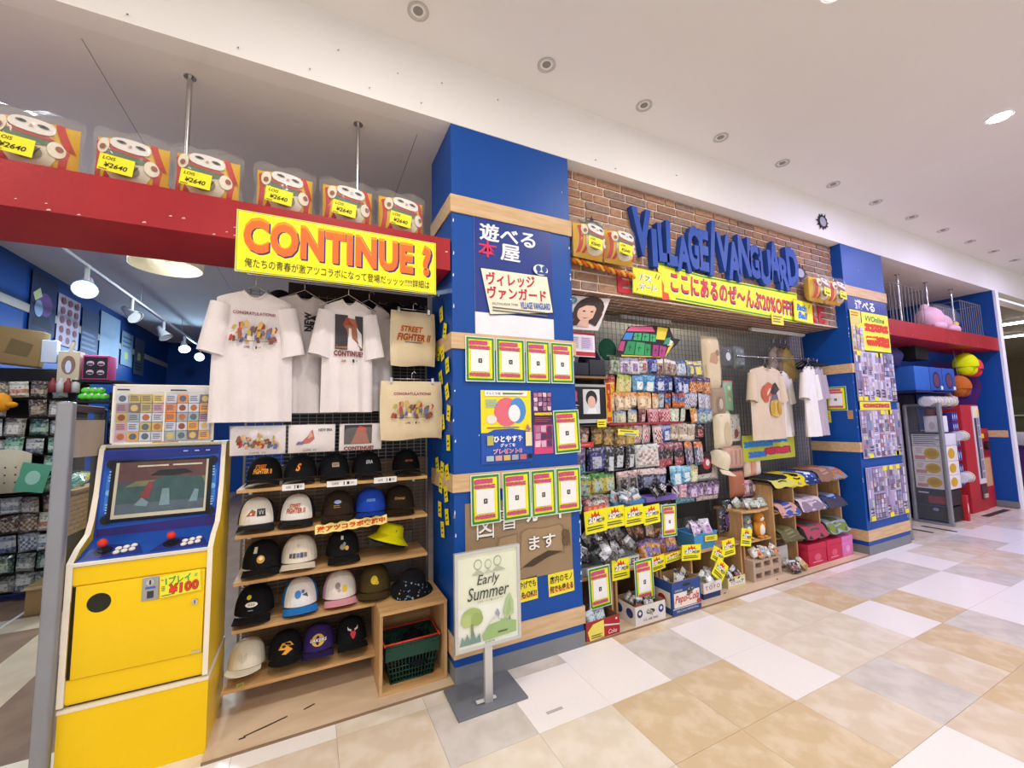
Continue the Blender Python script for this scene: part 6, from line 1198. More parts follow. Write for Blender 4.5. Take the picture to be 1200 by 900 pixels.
# ---- alcove shirts and sign
nm('sign_olive', '#b8bc3c', rough=.5, var=.05)
sheet('floor_sign', 'olive yellow sign with blue and red brush lettering below the beige shirt', 'sign', 3.99, 4.88, 1.09, 1.36, 2.80, 'sign_olive', [('blobs', .03, .50, .56, .80, 8, '#2f86cc'), ('blobs', .5, .62, .85, .92, 4, '#2f78c8'), ('blobs', .1, .1, .42, .4, 4, '#2f78d0'), ('blobs', .4, .16, .9, .52, 6, '#8a2a5c'), ('blobs', .42, .2, .88, .48, 6, '#c8324a')], rot=-.01)
SP = [('c', .25, .6, .2, .22, '#b8583c'), ('c', .45, .72, .2, .18, '#c0603f'), ('p', [(.3, .55), (.5, .62), (.55, .75), (.4, .8)], '#d8c8b0'), ('p', [(.5, .62), (.62, .85), (.75, .9), (.98, .72), (.8, .66), (.7, .58)], '#3a332c'), ('p', [(.5, .42), (.6, .6), (.78, .6), (.84, .42)], '#6a6478'), ('c', .7, .24, .28, .22, '#c8a44c'), ('c', .55, .25, .1, .18, '#b8923c'), ('c', .85, .25, .1, .18, '#b8923c')]
shirt('t_shirt', 'beige t-shirt with orange and gold print hanging in the alcove', (4.27, 2.68, 2.075), radians(5), '^#d2c0a8', SP, h=.76, bw=.31, ph=.6, pr=(-.2, .2, -.54, -.13))
shirt('t_shirt', 'white t-shirt with a peach smudge behind the beige one', (4.68, 2.80, 2.06), radians(8), '^#e8e2dc', [('c', .5, .5, .35, .3, '#d8a890')], h=.74, bw=.27, ph=2, pr=(-.05, .12, -.3, -.15))
shirt('t_shirt', 'white t-shirt seen from its sleeve side near the blue wall', (4.98, 2.64, 2.10), radians(8), '^#e6e2de', None, h=.78, bw=.15, ph=1)
shirt('t_shirt', 'lilac grey t-shirt seen from its sleeve side against the blue wall', (5.33, 2.73, 2.12), radians(10), '^#b8acb8', None, h=.80, bw=.15, ph=3)
for n, (x, k) in enumerate(((4.80, '#8a7e74'), (4.93, '#6e5f50'), (5.02, '#8a7440'))):
    shirt('hanging_garment', ['grey brown garment hanging at the back of the alcove', 'dark brown garment hanging at the back of the alcove', 'olive garment hanging at the back of the alcove'][n], (x, 2.89, 2.36), radians(12), '^'+k, None, h=.42, bw=.13, ph=n, cat='garment')
rl2 = tag(MB().cyl((4.0, 2.80, 2.19), (5.5, 2.80, 2.21), .008, 'chrome', n=8).build('garment_rail'), 'chrome rail carrying the alcove shirts', 'rail')
for n, x in enumerate((5.16, 5.24, 5.32, 5.40)):
    A = thing('empty_hanger', 'empty black hanger on the alcove rail, %s from the left' % ORD[n], 'hanger', (x, 2.80, 2.22), (0, 0, radians(75)), 'empty black hangers')
    MB().tube([(-.18, 0, -.1), (0, 0, -.03), (.18, 0, -.1), (-.18, 0, -.1)], .006, '#1c1c20', 6).build('shoulder', A); MB().tube([(0, 0, -.03), (0, 0, .0), (.015, 0, .018), (.028, 0, .005)], .003, 'chrome', 5).build('hook', A)
# card and tag on the alcove side of the far pillar
def sidecard(name, label, cat, y0, y1, z0, z1, base, ops):
    o = thing(name, label, cat, (X2a-.012, (y0+y1)/2, (z0+z1)/2), (0, 0, radians(-90))); a, b = (y1-y0)/2, (z1-z0)/2
    MB().box(-a, a, 0, .002, -b, b, base).build('sheet', o)
    if ops: p = MB(); prints(p, ops, -a, a, -b, b, 0); p.build('print', o)
sidecard('follow_card', 'green bordered card on the blue alcove wall', 'card', 2.56, 2.78, 1.60, 1.88, '#c8d8c0', CARD)
sidecard('yellow_note', 'small yellow note under the alcove follow card', 'note', 2.74, 2.83, 1.46, 1.60, '#e8dc30', [('lines', .1, .2, .9, .8, 3, '#5a5a20')])
sidecard('cork_piece', 'small tan square beside the yellow alcove note', 'card', 2.515, 2.57, 1.50, 1.60, '#b08a60', None)
# ================================================================ far pillar: posters and news sheets
sheet('shop_poster', 'navy poster top with white Japanese lettering on the far pillar', 'poster', 5.575, 6.485, 2.50, 2.935, yp-.001, 'poster_navy', [('t', '遊べる', .43, .80, .50, .30, '#eef0f6', {'off': .03})])
sheet('sale_sheet', 'yellow sheet with green heading and red lettering on the far pillar', 'poster', 5.83, 6.46, 2.30, 2.765, yp-.016, '#f0ea4a', [('t', 'VVOnline', .48, .84, .72, .15, '#2f8a3c', {'off': .03, 'shear': .2}), ('blobs', .08, .48, .95, .74, 5, '#d83a1c'), ('blobs', .1, .1, .95, .42, 8, '#d8401c'), ('p', [(.1, .28), (.45, .3), (.45, .34), (.1, .33)], '#f0ea4a')])
rr = random.Random(21)
NEWS = ['#b8a8c8', '#9a90b4', '#d0c8dc', '#8a7a98', '#c8b0c0', '#a89ab8', '#6a6480', '#d8d4e4', '#a87a84', '#8a98b8', '#c8c0b0']
sheet('news_sheet', 'tall narrow sheet of small pictures left of the yellow sale sheet', 'news sheet', 5.58, 5.815, 2.28, 2.77, yp-.014, '#d8cc70', [('r', 0, .82, 1, 1, '#e8d850'), ('lines', .08, .84, .9, .97, 2, '#c85a30')]+mosaic(rr, 3, 6, NEWS, .03, .03, .97, .6)+[('p', [(.3, .62), (.9, .7), (.98, .6), (.5, .55)], '#e8dc40')])
for n, (z0, z1, x1, lab) in enumerate(((1.70, 2.285, 6.49, 'collage of magazine pages on the far pillar, uppermost of three'), (1.05, 1.60, 6.49, 'collage of magazine pages on the far pillar, middle of three'), (.36, .95, 6.47, 'collage of magazine pages on the far pillar, lowest of three'))):
    sh = thing('news_collage', lab, 'news sheet', (6.04, yp-.013, (z0+z1)/2)); a, b = (x1-5.58)/2, (z1-z0)/2
    MB().box(-a, a, 0, .002, -b, b, '#b8b4cc').build('backing', sh)
    nx = 7
    for i in range(nx):
        ny = rr.choice((1, 2, 2))
        for j in range(ny):
            xa = -a+2*a*i/nx+.006; xb = -a+2*a*(i+1)/nx-.006; za = -b+2*b*j/ny+.006; zb = -b+2*b*(j+1)/ny-.006
            pg = MB().box(xa, xb, -.0025-.001*rr.random(), 0, za, zb, rr.choice(NEWS)).build('page', sh)
            p = MB(); prints(p, mosaic(rr, 2, 5, NEWS, .05, .05, .95, .95)+[('lines', .1, .05, .9, .25, 3, '#4a4658')], xa, xb, za, zb, -.004, st=.0003); p.build('print', pg)
    for i in range(6):
        xx = -a+2*a*rr.random()*.9; zz = b-.03 if i % 2 else -b+.03
        MB().box(xx, xx+.09, -.008, -.007, zz-.025, zz+.025, '#ecdf3a').build('yellow_ticket', sh)
sheet('header_strip', 'yellow strip with red lettering between the pillar collages', 'sign', 5.60, 6.30, 1.60, 1.695, yp-.018, '#ecdc3a', [('blobs', .1, .2, .95, .8, 9, '#c04a4c')])
# ================================================================ far bay
struct(MB().box(X2b, 9.2, 3.55, 3.6, 0, 2.54, '#252852').build('wall_bay_far'), 'dark blue partition at the back of the far bay')
rk = thing('display_rack', 'dark blue display rack of boxes behind the clear security gate', 'display rack', (0, 0, 0))
for x in (7.98, 8.66): MB().box(x, x+.02, 3.06, 3.1, 0, 1.87, '#1e2350').build('upright', rk)
for z in (.03, .235, .46, 1.26, 1.62, 1.85): MB().box(8.0, 8.66, 2.64, 3.1, z-.015, z, '#20265a').build('shelf_board', rk)
MB().box(8.0, 8.66, 3.08, 3.1, 0, 1.85, '#1a1e44').build('back_panel', rk)
def carton(label, x0, x1, y0, y1, z0, z1, key, side=None, front=None, cat='box'):
    A = thing('goods_box', label, cat, (x0, y0, z0)); w_, d, h = x1-x0, y1-y0, z1-z0
    MB().box(0, w_, 0, d, 0, h, key, .003).build('body', A)
    if side: p = MB(); prints(p, side, 0, d, 0, h, 0, lambda u, v, n: (n, d-u, v)); p.build('side_print', A)
    if front: p = MB(); prints(p, front, 0, w_, 0, h, 0); p.build('front_print', A)
GOLD = [('r', .0, 0, 1, 1, '#e4dcd8'), ('r', .06, .1, .4, .35, '#c88a84'), ('c', .6, .5, .24, .38, '#c8a020'), ('c', .6, .52, .16, .2, '#b08a14'), ('lines', .1, .5, .34, .9, 3, '#b8a8a0')]
carton('white box with gold picture behind the gate, uppermost of three', 8.02, 8.46, 2.60, 2.94, .855, 1.07, '#e4dcd8', GOLD, [('c', .5, .5, .25, .35, '#c8a020')])
carton('white box with gold picture behind the gate, middle of three', 8.02, 8.46, 2.60, 2.94, .66, .85, '#e4dcd8', GOLD, [('c', .5, .5, .25, .35, '#c8a020')])
carton('white box with gold picture behind the gate, lowest of three', 8.02, 8.46, 2.60, 2.94, .465, .655, '#e4dcd8', GOLD, [('c', .5, .5, .25, .35, '#c8a020')])
carton('pale box with printed notice lines on the gold picture boxes', 8.02, 8.46, 2.60, 2.94, 1.075, 1.245, '#d8d4dc', [('lines', .06, .1, .94, .92, 5, '#5a5664')])
carton('black box with red game pictures low behind the gate', 8.02, 8.42, 2.60, 2.94, .24, .445, '#1e1c24', [('r', .35, .1, .98, .6, '#8a2434'), ('lines', .05, .7, .5, .9, 1, '#c8c4cc')])
carton('plain black box at the foot of the display rack', 8.02, 8.42, 2.60, 2.94, .032, .215, '#18181e', [('c', .55, .8, .1, .12, '#7a88c0')])
carton('white card box with a small figure near the top of the rack', 8.02, 8.3, 2.62, 2.78, 1.27, 1.5, '#e0dce4', [('c', .5, .4, .2, .25, '#b8b0b8')])
carton('slim red box standing in front of the rack', 8.44, 8.50, 2.56, 2.78, .0, .36, '#b82430', [('lines', .2, .1, .8, .9, 3, '#e8a0a0')], [('c', .5, .5, .3, .2, '#e8c0b0')])
n = 0
for z in (.48, .66, .84, 1.04, 1.28, 1.42):
    for x in (8.47, 8.535, 8.60):
        if z < 1 and x > 8.9: continue
        carton('small blue violet pack in the rack, %s counted upward row by row' % ORD[n], x, x+.055, 2.62, 2.8, z, z+(.125 if z != .84 else .16), '#2c2c7c', None, [('c', .5, .5, .25, .3, '#c8c8e8'), ('r', .1, .05, .9, .2, '#5a5ab0')], 'pack'); n += 1
        if n > 17: break
def dome(label, x, y, z, r, l):
    A = thing('clear_canister', label, 'canister', (x, y, z), (0, 0, radians(-90)))
    MB().cyl((0, 0, 0), (0, l, 0), r, 'clear', n=20).build('tube', A); MB().cyl((0, l*.55, 0), (0, l*.95, 0), r*.9, '#d8c8a0', n=18).build('filling', A); MB().cyl((0, l*.2, 0), (0, l*.5, 0), r*.86, '#c8c4d0', n=18).build('label_card', A)
    MB().ell((0, -.01, 0), (r, .04, r), 'clear', 16, 8).build('domed_end', A)
    MB().cyl((0, l, 0), (0, l+.015, 0), r*1.03, '#e4e0dc', n=20).build('lid', A)
for i in range(4): dome('clear canister with cream lid on the upper rack row, %s from the left' % ORD[i], 7.78+.215*i, 2.66, 1.71, .075, .2)
dome('single clear canister jutting from the rack at waist height', 8.48, 2.60, 1.20, .075, .2); dome('single clear canister jutting from the rack near the floor', 8.48, 2.60, .60, .08, .2)
for n, (x0, x1, k, f, lab) in enumerate(((7.55, 8.0, '#2a62b8', None, 'plain bright blue box on top of the rack, left of three'), (8.02, 8.42, '#2450a4', 1, 'blue box with a dark oval window on top of the rack, middle of three'), (8.44, 8.86, '#2450a4', 1, 'blue box with a dark oval window on top of the rack, right of three'))):
    carton(lab, x0, x1, 2.66, 3.0, 1.87, 2.21, k, None, [('c', .5, .45, .3, .36, '#23182e'), ('c', .5, .45, .24, .29, '#5a3a5c'), ('r', .8, .05, .98, .2, '#d8dcec')] if f else None)
MB().box(7.50, 8.0, 2.64, 3.1, 1.84, 1.87, '#20265a').build('side_board', rk); MB().box(7.50, 7.53, 3.04, 3.1, 0, 1.84, '#1e2350').build('upright', rk)
m = MB(); m.surf(lambda u, v: ((u-.5)*.5, -.12*sin(pi*u)*sin(pi*v), .26*v-.05*(2*u-1)**2), 10, 6, '^#4a4a80'); tag(m.build('striped_bag', None, (7.45, 2.85, 2.25)), 'blue striped fabric bag beside the far pillar under the beam', 'bag')
carton('dark box hanging under the far beam', 7.95, 8.35, 2.76, 2.96, 2.34, 2.539, '#1c1a22'); carton('grey white card box under the far beam', 7.60, 7.78, 2.9, 3.05, 2.25, 2.45, '#a8a8b8')
# vending machine
def vend():
    A = thing('capsule_vending_machine', 'red capsule vending machine with white front strip against the end wall', 'vending machine', (9.08, 2.70, 0)); k = '#b01c2c'
    MB().box(0, .64, 0, .42, 0, 1.66, k, .01).build('tall_body', A); MB().box(.642, 1.03, .02, .42, 0, 1.27, k, .01).build('low_body', A)
    f = MB().box(.38, .62, -.012, 0, .42, 1.64, '#dcd6dc').build('front_panel', A)
    MB().box(.41, .48, -.016, -.012, .50, 1.45, '#3a3444').build('display_window', f); MB().box(.50, .59, -.016, -.012, .5, 1.45, '#8a8694').build('display_window', f)
    for z in (.6, .78, .96, 1.14, 1.32): MB().box(.50, .59, -.020, -.016, z, z+.02, '#c8c4cc').build('capsule_shelf', f)
    MB().box(.40, .60, -.014, 0, .18, .40, '#4a2c38').build('outlet', A); MB().box(.44, .56, -.03, -.014, .2, .26, '#c8a890').build('outlet_flap', A)
    MB().box(.40, .60, -.016, -.012, 1.47, 1.62, '#e8dcc0').build('header_sign', f)
    MB().cyl((.82, -.03, 1.0), (.82, .02, 1.0), .07, '#2c1a22', n=20).build('coin_dial', A); MB().box(.70, .94, .008, .02, .35, .8, '#c89a6c').build('tan_card', A)
    MB().box(.67, 1.0, .012, .02, .84, 1.2, '#8a1624').build('recess_panel', A); MB().box(.70, .78, .004, .02, 1.12, 1.19, '#f0cc30').build('yellow_sticker', A); MB().box(.54, .60, -.02, -.016, 1.48, 1.58, '#f0cc30').build('yellow_sticker', A)
vend()
m = MB(); m.surf(lambda u, v: (0, (u-.5)*.5+.04*sin(9*v), -.9*v+.03*sin(7*u)), 8, 10, '#5a2c78'); o = tag(m.build('purple_cloth', None, (10.06, 3.0, 2.45), (0, 0, 0)), 'dark purple hanging cloth on the end wall above the vending machine', 'cloth')
def domeplush(label, loc, k, k2, r):
    A = thing('dome_plush', label, 'plush', loc)
    MB().ell((0, 0, 0), (r, r*.75, r*.95), '^'+k, 18, 10, -.25, pi/2).build('upper_dome', A)
    for t in (-.45, .45): MB().ell((t*r, -.05*r, -r*.42), (r*.46, r*.5, r*.5), '^'+k2, 14, 8).build('lobe', A)
    MB().ell((0, 0, -r*.2), (r*.7, r*.6, r*.4), '^'+k2, 14, 8).build('lower_body', A)
    MB().tube([(0, 0, r*.8), (0, .02, 2.54-loc[2])], .004, '#8a8a90', 5).build('hanging_loop', A)
domeplush('bright yellow dome shaped plush hanging under the far beam', (9.32, 2.66, 2.30), '#d8e01c', '#d0d818', .19); domeplush('coral red dome shaped plush behind the yellow one', (9.74, 2.72, 2.28), '#d8484c', '#c83c44', .18); domeplush('orange brown dome shaped plush below the yellow one', (9.12, 2.70, 1.95), '#b8642c', '#a85a28', .18); domeplush('deep blue dome shaped plush beside the orange one', (9.66, 2.84, 1.92), '#2a3aa0', '#243494', .16)
m = MB(); m.lathe([(0, 0), (.07, 0), (.08, .12), (.05, .2), (0, .22)], '#d8ccd4', 14); tag(m.build('white_pot', None, (9.42, 2.9, 1.662)), 'white and pink pot standing on the vending machine', 'pot')
# on the far beam
for n, (a, b, lab) in enumerate(((7.0, 7.95, 'grey wire cage on the far beam beside the pillar'), (9.25, 10.05, 'grey wire cage on the far beam near the end wall'))):
    A = thing('wire_cage', lab, 'wire cage', (0, 0, 2.752))
    m = MB(); q = 9
    for i in range(q+1):
        x = a+(b-a)*i/q; m.cyl((x, 2.62, 0), (x, 2.62, .58), .004, 'wire', n=5).cyl((x, 2.92, 0), (x, 2.92, .58), .004, 'wire', n=5)
    m.build('bars', A)['kind'] = 'stuff'
    m = MB()
    for z in (.01, .57): m.tube([(a, 2.62, z), (b, 2.62, z), (b, 2.92, z), (a, 2.92, z)], .006, 'wire', 5, True)
    m.build('frame', A)
A = thing('pink_plush', 'large pale pink plush lying in a clear bag on the far beam', 'plush', (8.65, 2.72, 2.755)); k = '^#e4b4c4'
for n_, c, r in (('body', (-.05, 0, .16), (.36, .16, .15)), ('head', (-.32, -.02, .2), (.2, .16, .18)), ('leg', (.35, -.05, .08), (.2, .09, .075)), ('leg', (.2, -.1, .07), (.2, .08, .07)), ('arm', (-.3, -.12, .07), (.16, .07, .065)), ('ear', (-.38, 0, .36), (.07, .05, .07))): MB().ell(c, r, k, 16, 10).build(n_, A)
MB().ell((.22, -.14, .14), (.05, .03, .04), '^#e8c860', 10, 6).build('yellow_bow', A); MB().ell((0, -.01, .235), (.6, .2, .23), 'bag_film', 18, 10).build('clear_bag', A)
# floor grille strips and hall furniture
for n, (x, y) in enumerate(((7.25, 2.75), (7.55, 2.62))):
    struct(MB().box(x, x+.06, y-.2, y+.15, 0, .002, '#2a2826').build('trim_floor_strip'), 'dark strip let into the floor of the far bay')
struct(MB().box(9.0, 9.9, 2.52, 2.6, 0, .002, '#3a3634').build('trim_floor_strip'), 'dark strip on the floor before the vending machine')
hb = thing('purple_counter', 'dark purple counter in the hall beyond the end wall', 'counter', (12.6, 2.7, 0)); MB().box(0, 1.2, 0, 1.0, 0, .82, '#4a2460', .01).build('body', hb); MB().box(-.03, 1.23, -.03, 1.03, .82, .85, '#3a1c4c').build('top', hb)
MB().tube([(-.3, 0, 0), (-.05, 0, .5), (.0, 0, 0)], .015, '#c8c8cc', 6).build('leg_frame', hb)
hs = thing('hall_shelf', 'tall olive green shelving in the hall beyond the end wall', 'shelf', (17, 1.6, 0))
MB().box(0, .5, 0, 3.4, 0, 1.9, '#5a5c40').build('carcass', hs)
for z in (.5, .95, 1.4): MB().box(-.1, 0, 0, 3.4, z, z+.04, '#c8c0a0').build('shelf_board', hs)
tag(MB().box(12.9, 13.25, 2.9, 3.2, .852, 1.1, '#d8d4d0', .01).build('white_carton'), 'white carton on the purple counter', 'carton')

# ================================================================ left interior
tr = thing('track_light_rail', 'white ceiling track with spot lamps inside the shop', 'track light', (-2.15, 0, 3.26))
MB().box(-.018, .018, 5.0, 11.2, 0, .03, '#d8d8d8').build('rail', tr)
for y in (5.2, 7.2, 9.2, 11): MB().cyl((0, y, .03), (0, y, .30), .004, '#b8b8b8', n=6).build('hanger_wire', tr)
def spot(y, on, aim, key, big=1.0):
    T = Matrix.Translation((0, y, -.20))
    d = (Vector(aim)-Vector((-2.15, y, 3.06))).normalized()
    Rm = d.to_track_quat('Z', 'Y').to_matrix().to_4x4()
    MB().cyl((0, y, -.14), (0, y, 0), .022, '#dcdcdc', n=8).build('stem', tr)
    m = MB(); m.T = T @ Rm @ Matrix.Scale(big, 4); m.lathe([(0, -.13), (.035, -.13), (.045, -.06), (.085, .06), (.092, .075), (.086, .07)], '#d4d6da', 18); h = m.build('lamp_head', tr)
    m = MB(); m.T = T @ Rm @ Matrix.Scale(big, 4); m.cyl((0, 0, .06), (0, 0, .066), .084, key, n=20); m.build('lens', h)
    if on: lamp('spot_lamp', 'SPOT', Vector((-2.15, y, 3.06))+d*.12, on, (.45, .70, 1) if key == 'lamp_blue' else (1, .95, .85), .06, aim, 130, .6)
spot(5.7, 120, (-1.6, 3.6, 1.2), 'lamp_blue', 1.15); spot(6.9, 0, (-1.2, 6.5, 2.2), '#d8d8d8'); spot(8.2, 0, (-1.6, 8.0, 2.2), '#d8d8d8'); spot(9.4, 30, (-1.6, 8.0, 1.4), 'lamp_white'); spot(10.6, 90, (-1.9, 7.0, 1.8), 'lamp_blue')
sd = thing('drum_lamp', 'round cream drum lamp shade hanging behind the red beam', 'ceiling lamp', (-1.2, 4.57, 3.0))
MB().lathe([(.26, 0), (.265, .0), (.265, .15), (.26, .15), (.26, 0)], 'shade_lit', 30).build('shade', sd); MB().ell((0, 0, .09), (.03, .03, .04), 'shade_lit', 10, 8).build('bulb', sd); MB().cyl((0, 0, .13), (0, 0, .56), .006, '#c8c8c4', n=6).build('cord', sd)
lamp('drum_light', 'POINT', (-1.2, 4.57, 2.95), .6, (1, .93, .75), .12)
def rack_items(x0, x1, y, rows, cols, z0, dz, pal, where, rr, skip=()):
    n = 0
    for r in range(rows):
        for c in range(cols):
            if (r, c) in skip: continue
            a, b, k = rr.choice(pal); w_ = (x1-x0)/cols*rr.uniform(.88, 1.05); h = dz*rr.uniform(.8, .98)
            me = packet_mesh(round(w_, 2), round(h, 2), .03, a, b, k, rr.randrange(4))
            o = put('shelf_pack', me, None, (x0+(x1-x0)*(c+.5)/cols, y+rr.uniform(-.03, .03), z0+dz*r+h+.01), (rr.uniform(-.05, .12), rr.uniform(-.08, .08), rr.uniform(-.25, .25)))
            tag(o, 'small pack on the %s, row %s from the floor, %s from left' % (where, ORD[r], ORD[c]), 'pack', 'packs on the %s' % where); n += 1
GREY = [('~#b8c4b4', '~#7a8a78', '~#e0e4d8'), ('~#d8dcd8', '~#a8b0ac', '~#8aa0a8'), ('~#7ab08c', '~#4a6a58', '~#c8dcc8'), ('~#8a9088', '~#5a6058', '~#c8ccc0'), ('~#a8a494', '~#6a6458', '~#d8d4c4'), ('~#5a7a68', '~#3a4a40', '~#a8c0a8'), ('~#c8c8c0', '~#8a8c84', '~#6a7a84'), ('~#6a5a48', '~#4a3c30', '~#a89478'), ('~#b8bcc0', '~#7a8088', '~#5a6a8a'), ('~#d0ccb8', '~#a8a48c', '~#b87a5a'), ('~#3a3c40', '~#6a6c70', '~#a8a8a4')]
rk2 = thing('shop_rack', 'dark wire rack crowded with small packs at the left edge', 'rack', (0, 0, 0))
for x in (-3.0, -2.16): MB().box(x, x+.025, 5.62, 5.66, 0, 2.2, '#2a2a2c').build('upright', rk2)
for r in range(12): MB().box(-3.0, -2.14, 5.60, 5.9, .06+.18*r, .066+.18*r, '#34302c').build('shelf_board', rk2)
MB().box(-3.0, -2.14, 5.9, 5.92, .1, 2.2, '#4a463e').build('back_panel', rk2)
rack_items(-3.0, -2.16, 5.56, 11, 6, .07, .18, GREY, 'left edge rack', random.Random(31), {(5, 3), (5, 4), (6, 3), (6, 4), (9, 3)})
rk3 = thing('shop_rack', 'second dark rack behind the left security gate', 'rack', (0, 0, 0))
for x in (-2.15, -1.55): MB().box(x, x+.025, 6.42, 6.46, 0, 2.0, '#2a2a2c').build('upright', rk3)
for r in range(5): MB().box(-2.15, -1.52, 6.3, 6.7, .98+.21*r, .99+.21*r, '#34302c').build('shelf_board', rk3)
MB().box(-2.15, -1.52, 6.7, 6.72, .1, 2.0, '#2c2824').build('back_panel', rk3)
rack_items(-2.13, -1.55, 6.36, 4, 5, .99, .21, GREY+[('~#4a80b0', '~#3a5a80', '~#c8d8e0'), ('~#b03a34', '~#7a2a24', '~#d8a090')], 'second rack', random.Random(32))
m = MB(); m.surf(lambda u, v: (-.17+.34*u, -.06*sin(pi*u)*sin(pi*v), .40*v*(1-.12*(2*u-1)**2)), 10, 8, '^#c8c0a4'); m.surf(lambda u, v: (.17-.34*u, .06*sin(pi*u)*sin(pi*v), .40*v*(1-.12*(2*u-1)**2)), 6, 6, '^#c8c0a4')
o = tag(m.build('cream_bag', None, (-2.52, 5.47, 1.0)), 'large cream dotted pouch hanging on the left edge rack', 'pouch')
p = MB(); prints(p, [('c', .2+.2*(i % 4), .25+.17*(i//4), .022, .02, '#6a4a3c') for i in range(14)], -.17, .17, 0, .4, -.064); p.build('dots', o)
m = MB(); m.ell((0, 0, 0), (.075, .06, .09), '^#e0962c', 12, 8); m.ell((.07, -.01, -.02), (.05, .04, .03), '^#e0962c', 8, 6); m.ell((-.07, -.01, .03), (.05, .04, .03), '^#e0962c', 8, 6); tag(m.build('orange_plush', None, (-2.58, 5.46, 1.83)), 'orange plush toy on the left edge rack', 'plush')
kb = tag(MB().box(-.22, .22, 0, .12, 0, .36, '#8a7044', .02).build('kraft_bag', None, (-2.62, 5.55, 2.2), (0, .12, .1)), 'brown kraft paper bag on top of the left edge rack', 'paper bag'); p = MB(); prints(p, [('p', [(.05, .2), (.1, .8), (.3, .7), (.35, .3)], '#4a8a6c'), ('c', .28, .4, .1, .14, '#b8705c'), ('p', [(.45, .3), (.5, .7), (.85, .6), (.8, .25)], '#6a5834')], -.22, .22, 0, .36, -.001); p.build('print', kb)
tag(MB().box(-2.36, -2.25, 5.5, 5.56, 2.22, 2.44, '#c8d0dc', .006).build('white_box'), 'upright white box beside the kraft bag', 'box')
fb = tag(MB().box(-2.24, -2.08, 5.5, 5.6, 2.03, 2.34, '#c8b89c', .006).build('figure_box'), 'cream figure box right of the white box', 'box'); p = MB(); prints(p, [('c', .5, .55, .32, .3, '#8a6a54'), ('c', .5, .5, .14, .2, '#c8d4e8')], -2.24, -2.08, 2.03, 2.34, 5.499); p.build('print', fb)
MB().cyl((-2.16, 5.52, 2.34), (-2.14, 5.52, 2.43), .018, '#d8d0b8', n=8).build('spout', fb)
pbx = tag(MB().box(-2.06, -1.86, 5.5, 5.68, 2.06, 2.31, '#b83a78', .006).build('pink_box'), 'pink edged black box with four white motifs on the second rack', 'box'); p = MB(); prints(p, [('r', .05, .06, .95, .92, '#1c161e')]+[('c', .3+.4*i, .3+.36*j, .14, .1, '#c8a8b8') for i in (0, 1) for j in (0, 1)]+[('r', .2+.4*i, .24+.36*j, .4+.4*i, .30+.36*j, '#1c161e') for i in (0, 1) for j in (0, 1)], -2.06, -1.86, 2.06, 2.31, 5.4995); p.build('print', pbx)
tag(MB().box(-2.12, -1.72, 5.48, 5.75, 2.035, 2.055, '#201e20').build('top_board'), 'black shelf board under the pink edged box', 'shelf')
for i in range(7):
    m = MB(); m.ell((0, 0, 0), (.045, .04, .035), '^#6ad848', 10, 7); m.ell((.02, -.03, .02), (.014, .012, .014), '#e4f4d8', 6, 5); tag(m.build('green_plush', None, (-2.04+.05*(i % 4)+.02*(i//4), 5.52, 1.89+.06*(i//4))), 'small bright green plush ball in the pile under the pink box, %s of seven' % ORD[i], 'plush', 'green plush balls')
tag(MB().box(-2.1, -1.78, 5.46, 5.7, 1.83, 1.85, '#26221e').build('top_board'), 'black shelf board under the green plush balls', 'shelf')
for i in range(4):
    m = MB(); m.lathe([(0, 0), (.03, 0), (.032, .09), (.012, .12), (.012, .14), (0, .14)], '#c8c4c0' if i % 2 else '#8a3c3a', 10); tag(m.build('small_jar', None, (-2.26+.055*i, 5.5, 1.93-.0)), 'small red and silver jar beside the green plush, %s from the left' % ORD[i], 'jar', 'small jars on the left rack')
sheet('green_pack', 'translucent green pack hanging on the left edge rack', 'pack', -2.42, -2.22, 1.0, 1.26, 5.44, '#5aa884', [('c', .5, .5, .25, .25, '#a8d8c0')], rot=.2)
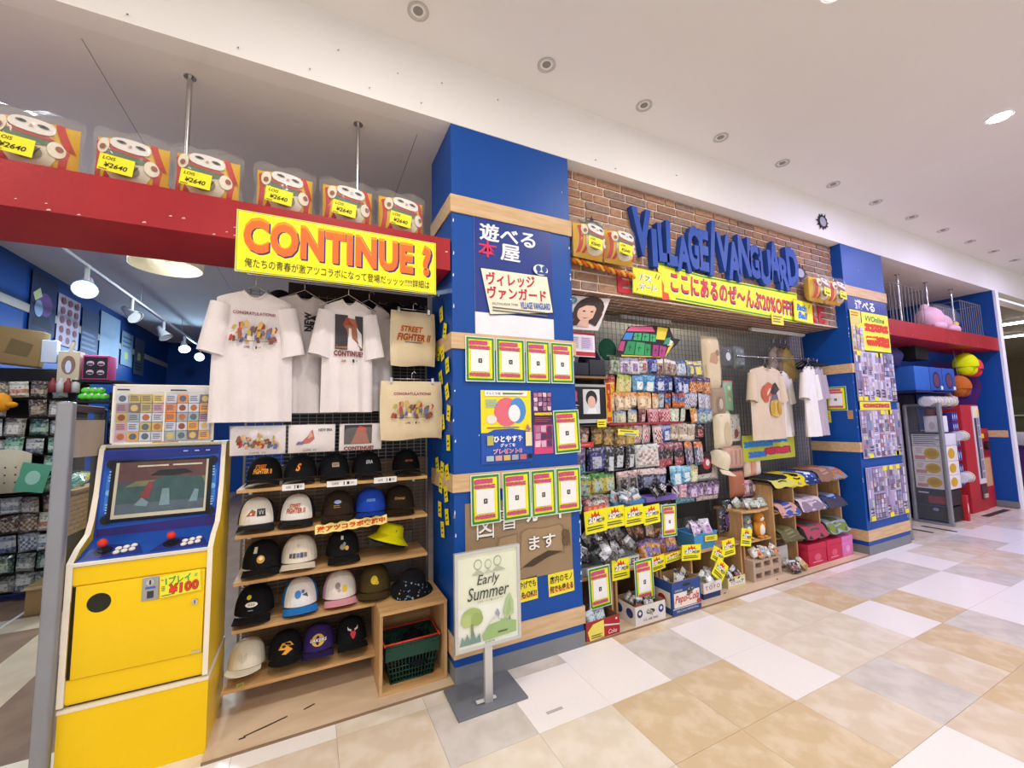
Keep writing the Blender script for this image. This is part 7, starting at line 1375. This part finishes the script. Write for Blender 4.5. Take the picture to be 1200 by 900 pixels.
# wooden counter
wc = thing('wooden_counter', 'slatted pale wooden counter inside the shop entrance', 'counter', (-1.90, 5.02, 0))
MB().box(-.10, -.012, .02, 1.2, 0, 1.0, '#3a2a22').build('carcass', wc)
for i in range(9): MB().box(-.012, 0, 0, 1.2, .64+.042*i, .64+.042*i+.037, 'wood').build('slat', wc)
MB().box(-.12, .01, -.01, 1.22, 1.0, 1.025, 'wood').build('top', wc)
pile(-2.0, -1.90, 5.05, 5.5, 1.03, 6, [('~#c8b048', '~#8aa060', '~#e0d890'), ('~#5a9a70', '~#c8d8c0', '~#3a6a5a')], 'green yellow pack', 'on the slatted wooden counter', (.1, .13, .02), .02)
cbx = thing('cardboard_carton', 'open cardboard carton on the shop floor by the counter', 'carton', (-2.16, 5.1, 0)); MB().box(0, .22, 0, .3, 0, .24, '#a88a5c').build('body', cbx); MB().box(0, .22, -.08, 0, .225, .235, '#b09468').build('flap', cbx)
# posters on the shop's side wall (facing into the shop)
def wallposter(label, y0, y1, z0, z1, base, ops, cat='poster'):
    o = thing('wall_poster', label, cat, (-3.032, (y0+y1)/2, (z0+z1)/2), (0, 0, radians(90))); a, b = (y1-y0)/2, (z1-z0)/2
    MB().box(-a, a, 0, .003, -b, b, base).build('sheet', o)
    p = MB(); prints(p, ops, -a, a, -b, b, 0, st=.001); p.build('print', o)
wallposter('dark blue and violet picture poster on the left shop wall', 6.78, 7.32, 2.76, 3.5, '#24305c', [('p', [(.1, .1), (.3, .5), (.6, .45), (.9, .1)], '#141a30'), ('c', .55, .5, .28, .2, '#6a4a8c'), ('c', .3, .4, .16, .14, '#9ab8e0'), ('p', [(.05, .62), (.3, .75), (.4, .62), (.15, .5)], '#c8d8a0')])
wallposter('white poster patterned with rows of red brown heads on the left shop wall', 7.36, 7.93, 2.70, 3.38, '#c8bcd0', [('c', .2+.3*(i % 3), .12+.19*(i//3), .09, .07, '#8a4a58') for i in range(15)])
wallposter('dark blue poster with pale bands on the left shop wall', 8.0, 8.52, 2.70, 3.35, '#283e6a', [('lines', .05, .05, .95, .5, 4, '#8a9ac0')])
wallposter('plain pale blue panel on the left shop wall', 8.58, 9.3, 2.60, 3.45, '#b4cce4', [('lines', .1, .05, .3, .1, 1, '#8aa0b8')])
wallposter('small pale poster with yellow note farther along the left shop wall', 9.4, 9.9, 2.7, 3.3, '#8aa4b8', [('r', .3, .2, .6, .4, '#d8d860'), ('lines', .1, .5, .9, .9, 3, '#4a6080')])
wallposter('grey poster at the far end of the left shop wall', 10.0, 10.5, 2.6, 3.3, '#5a6a80', [('r', .3, .4, .6, .6, '#c8d070'), ('lines', .1, .1, .9, .35, 3, '#2a3850')])
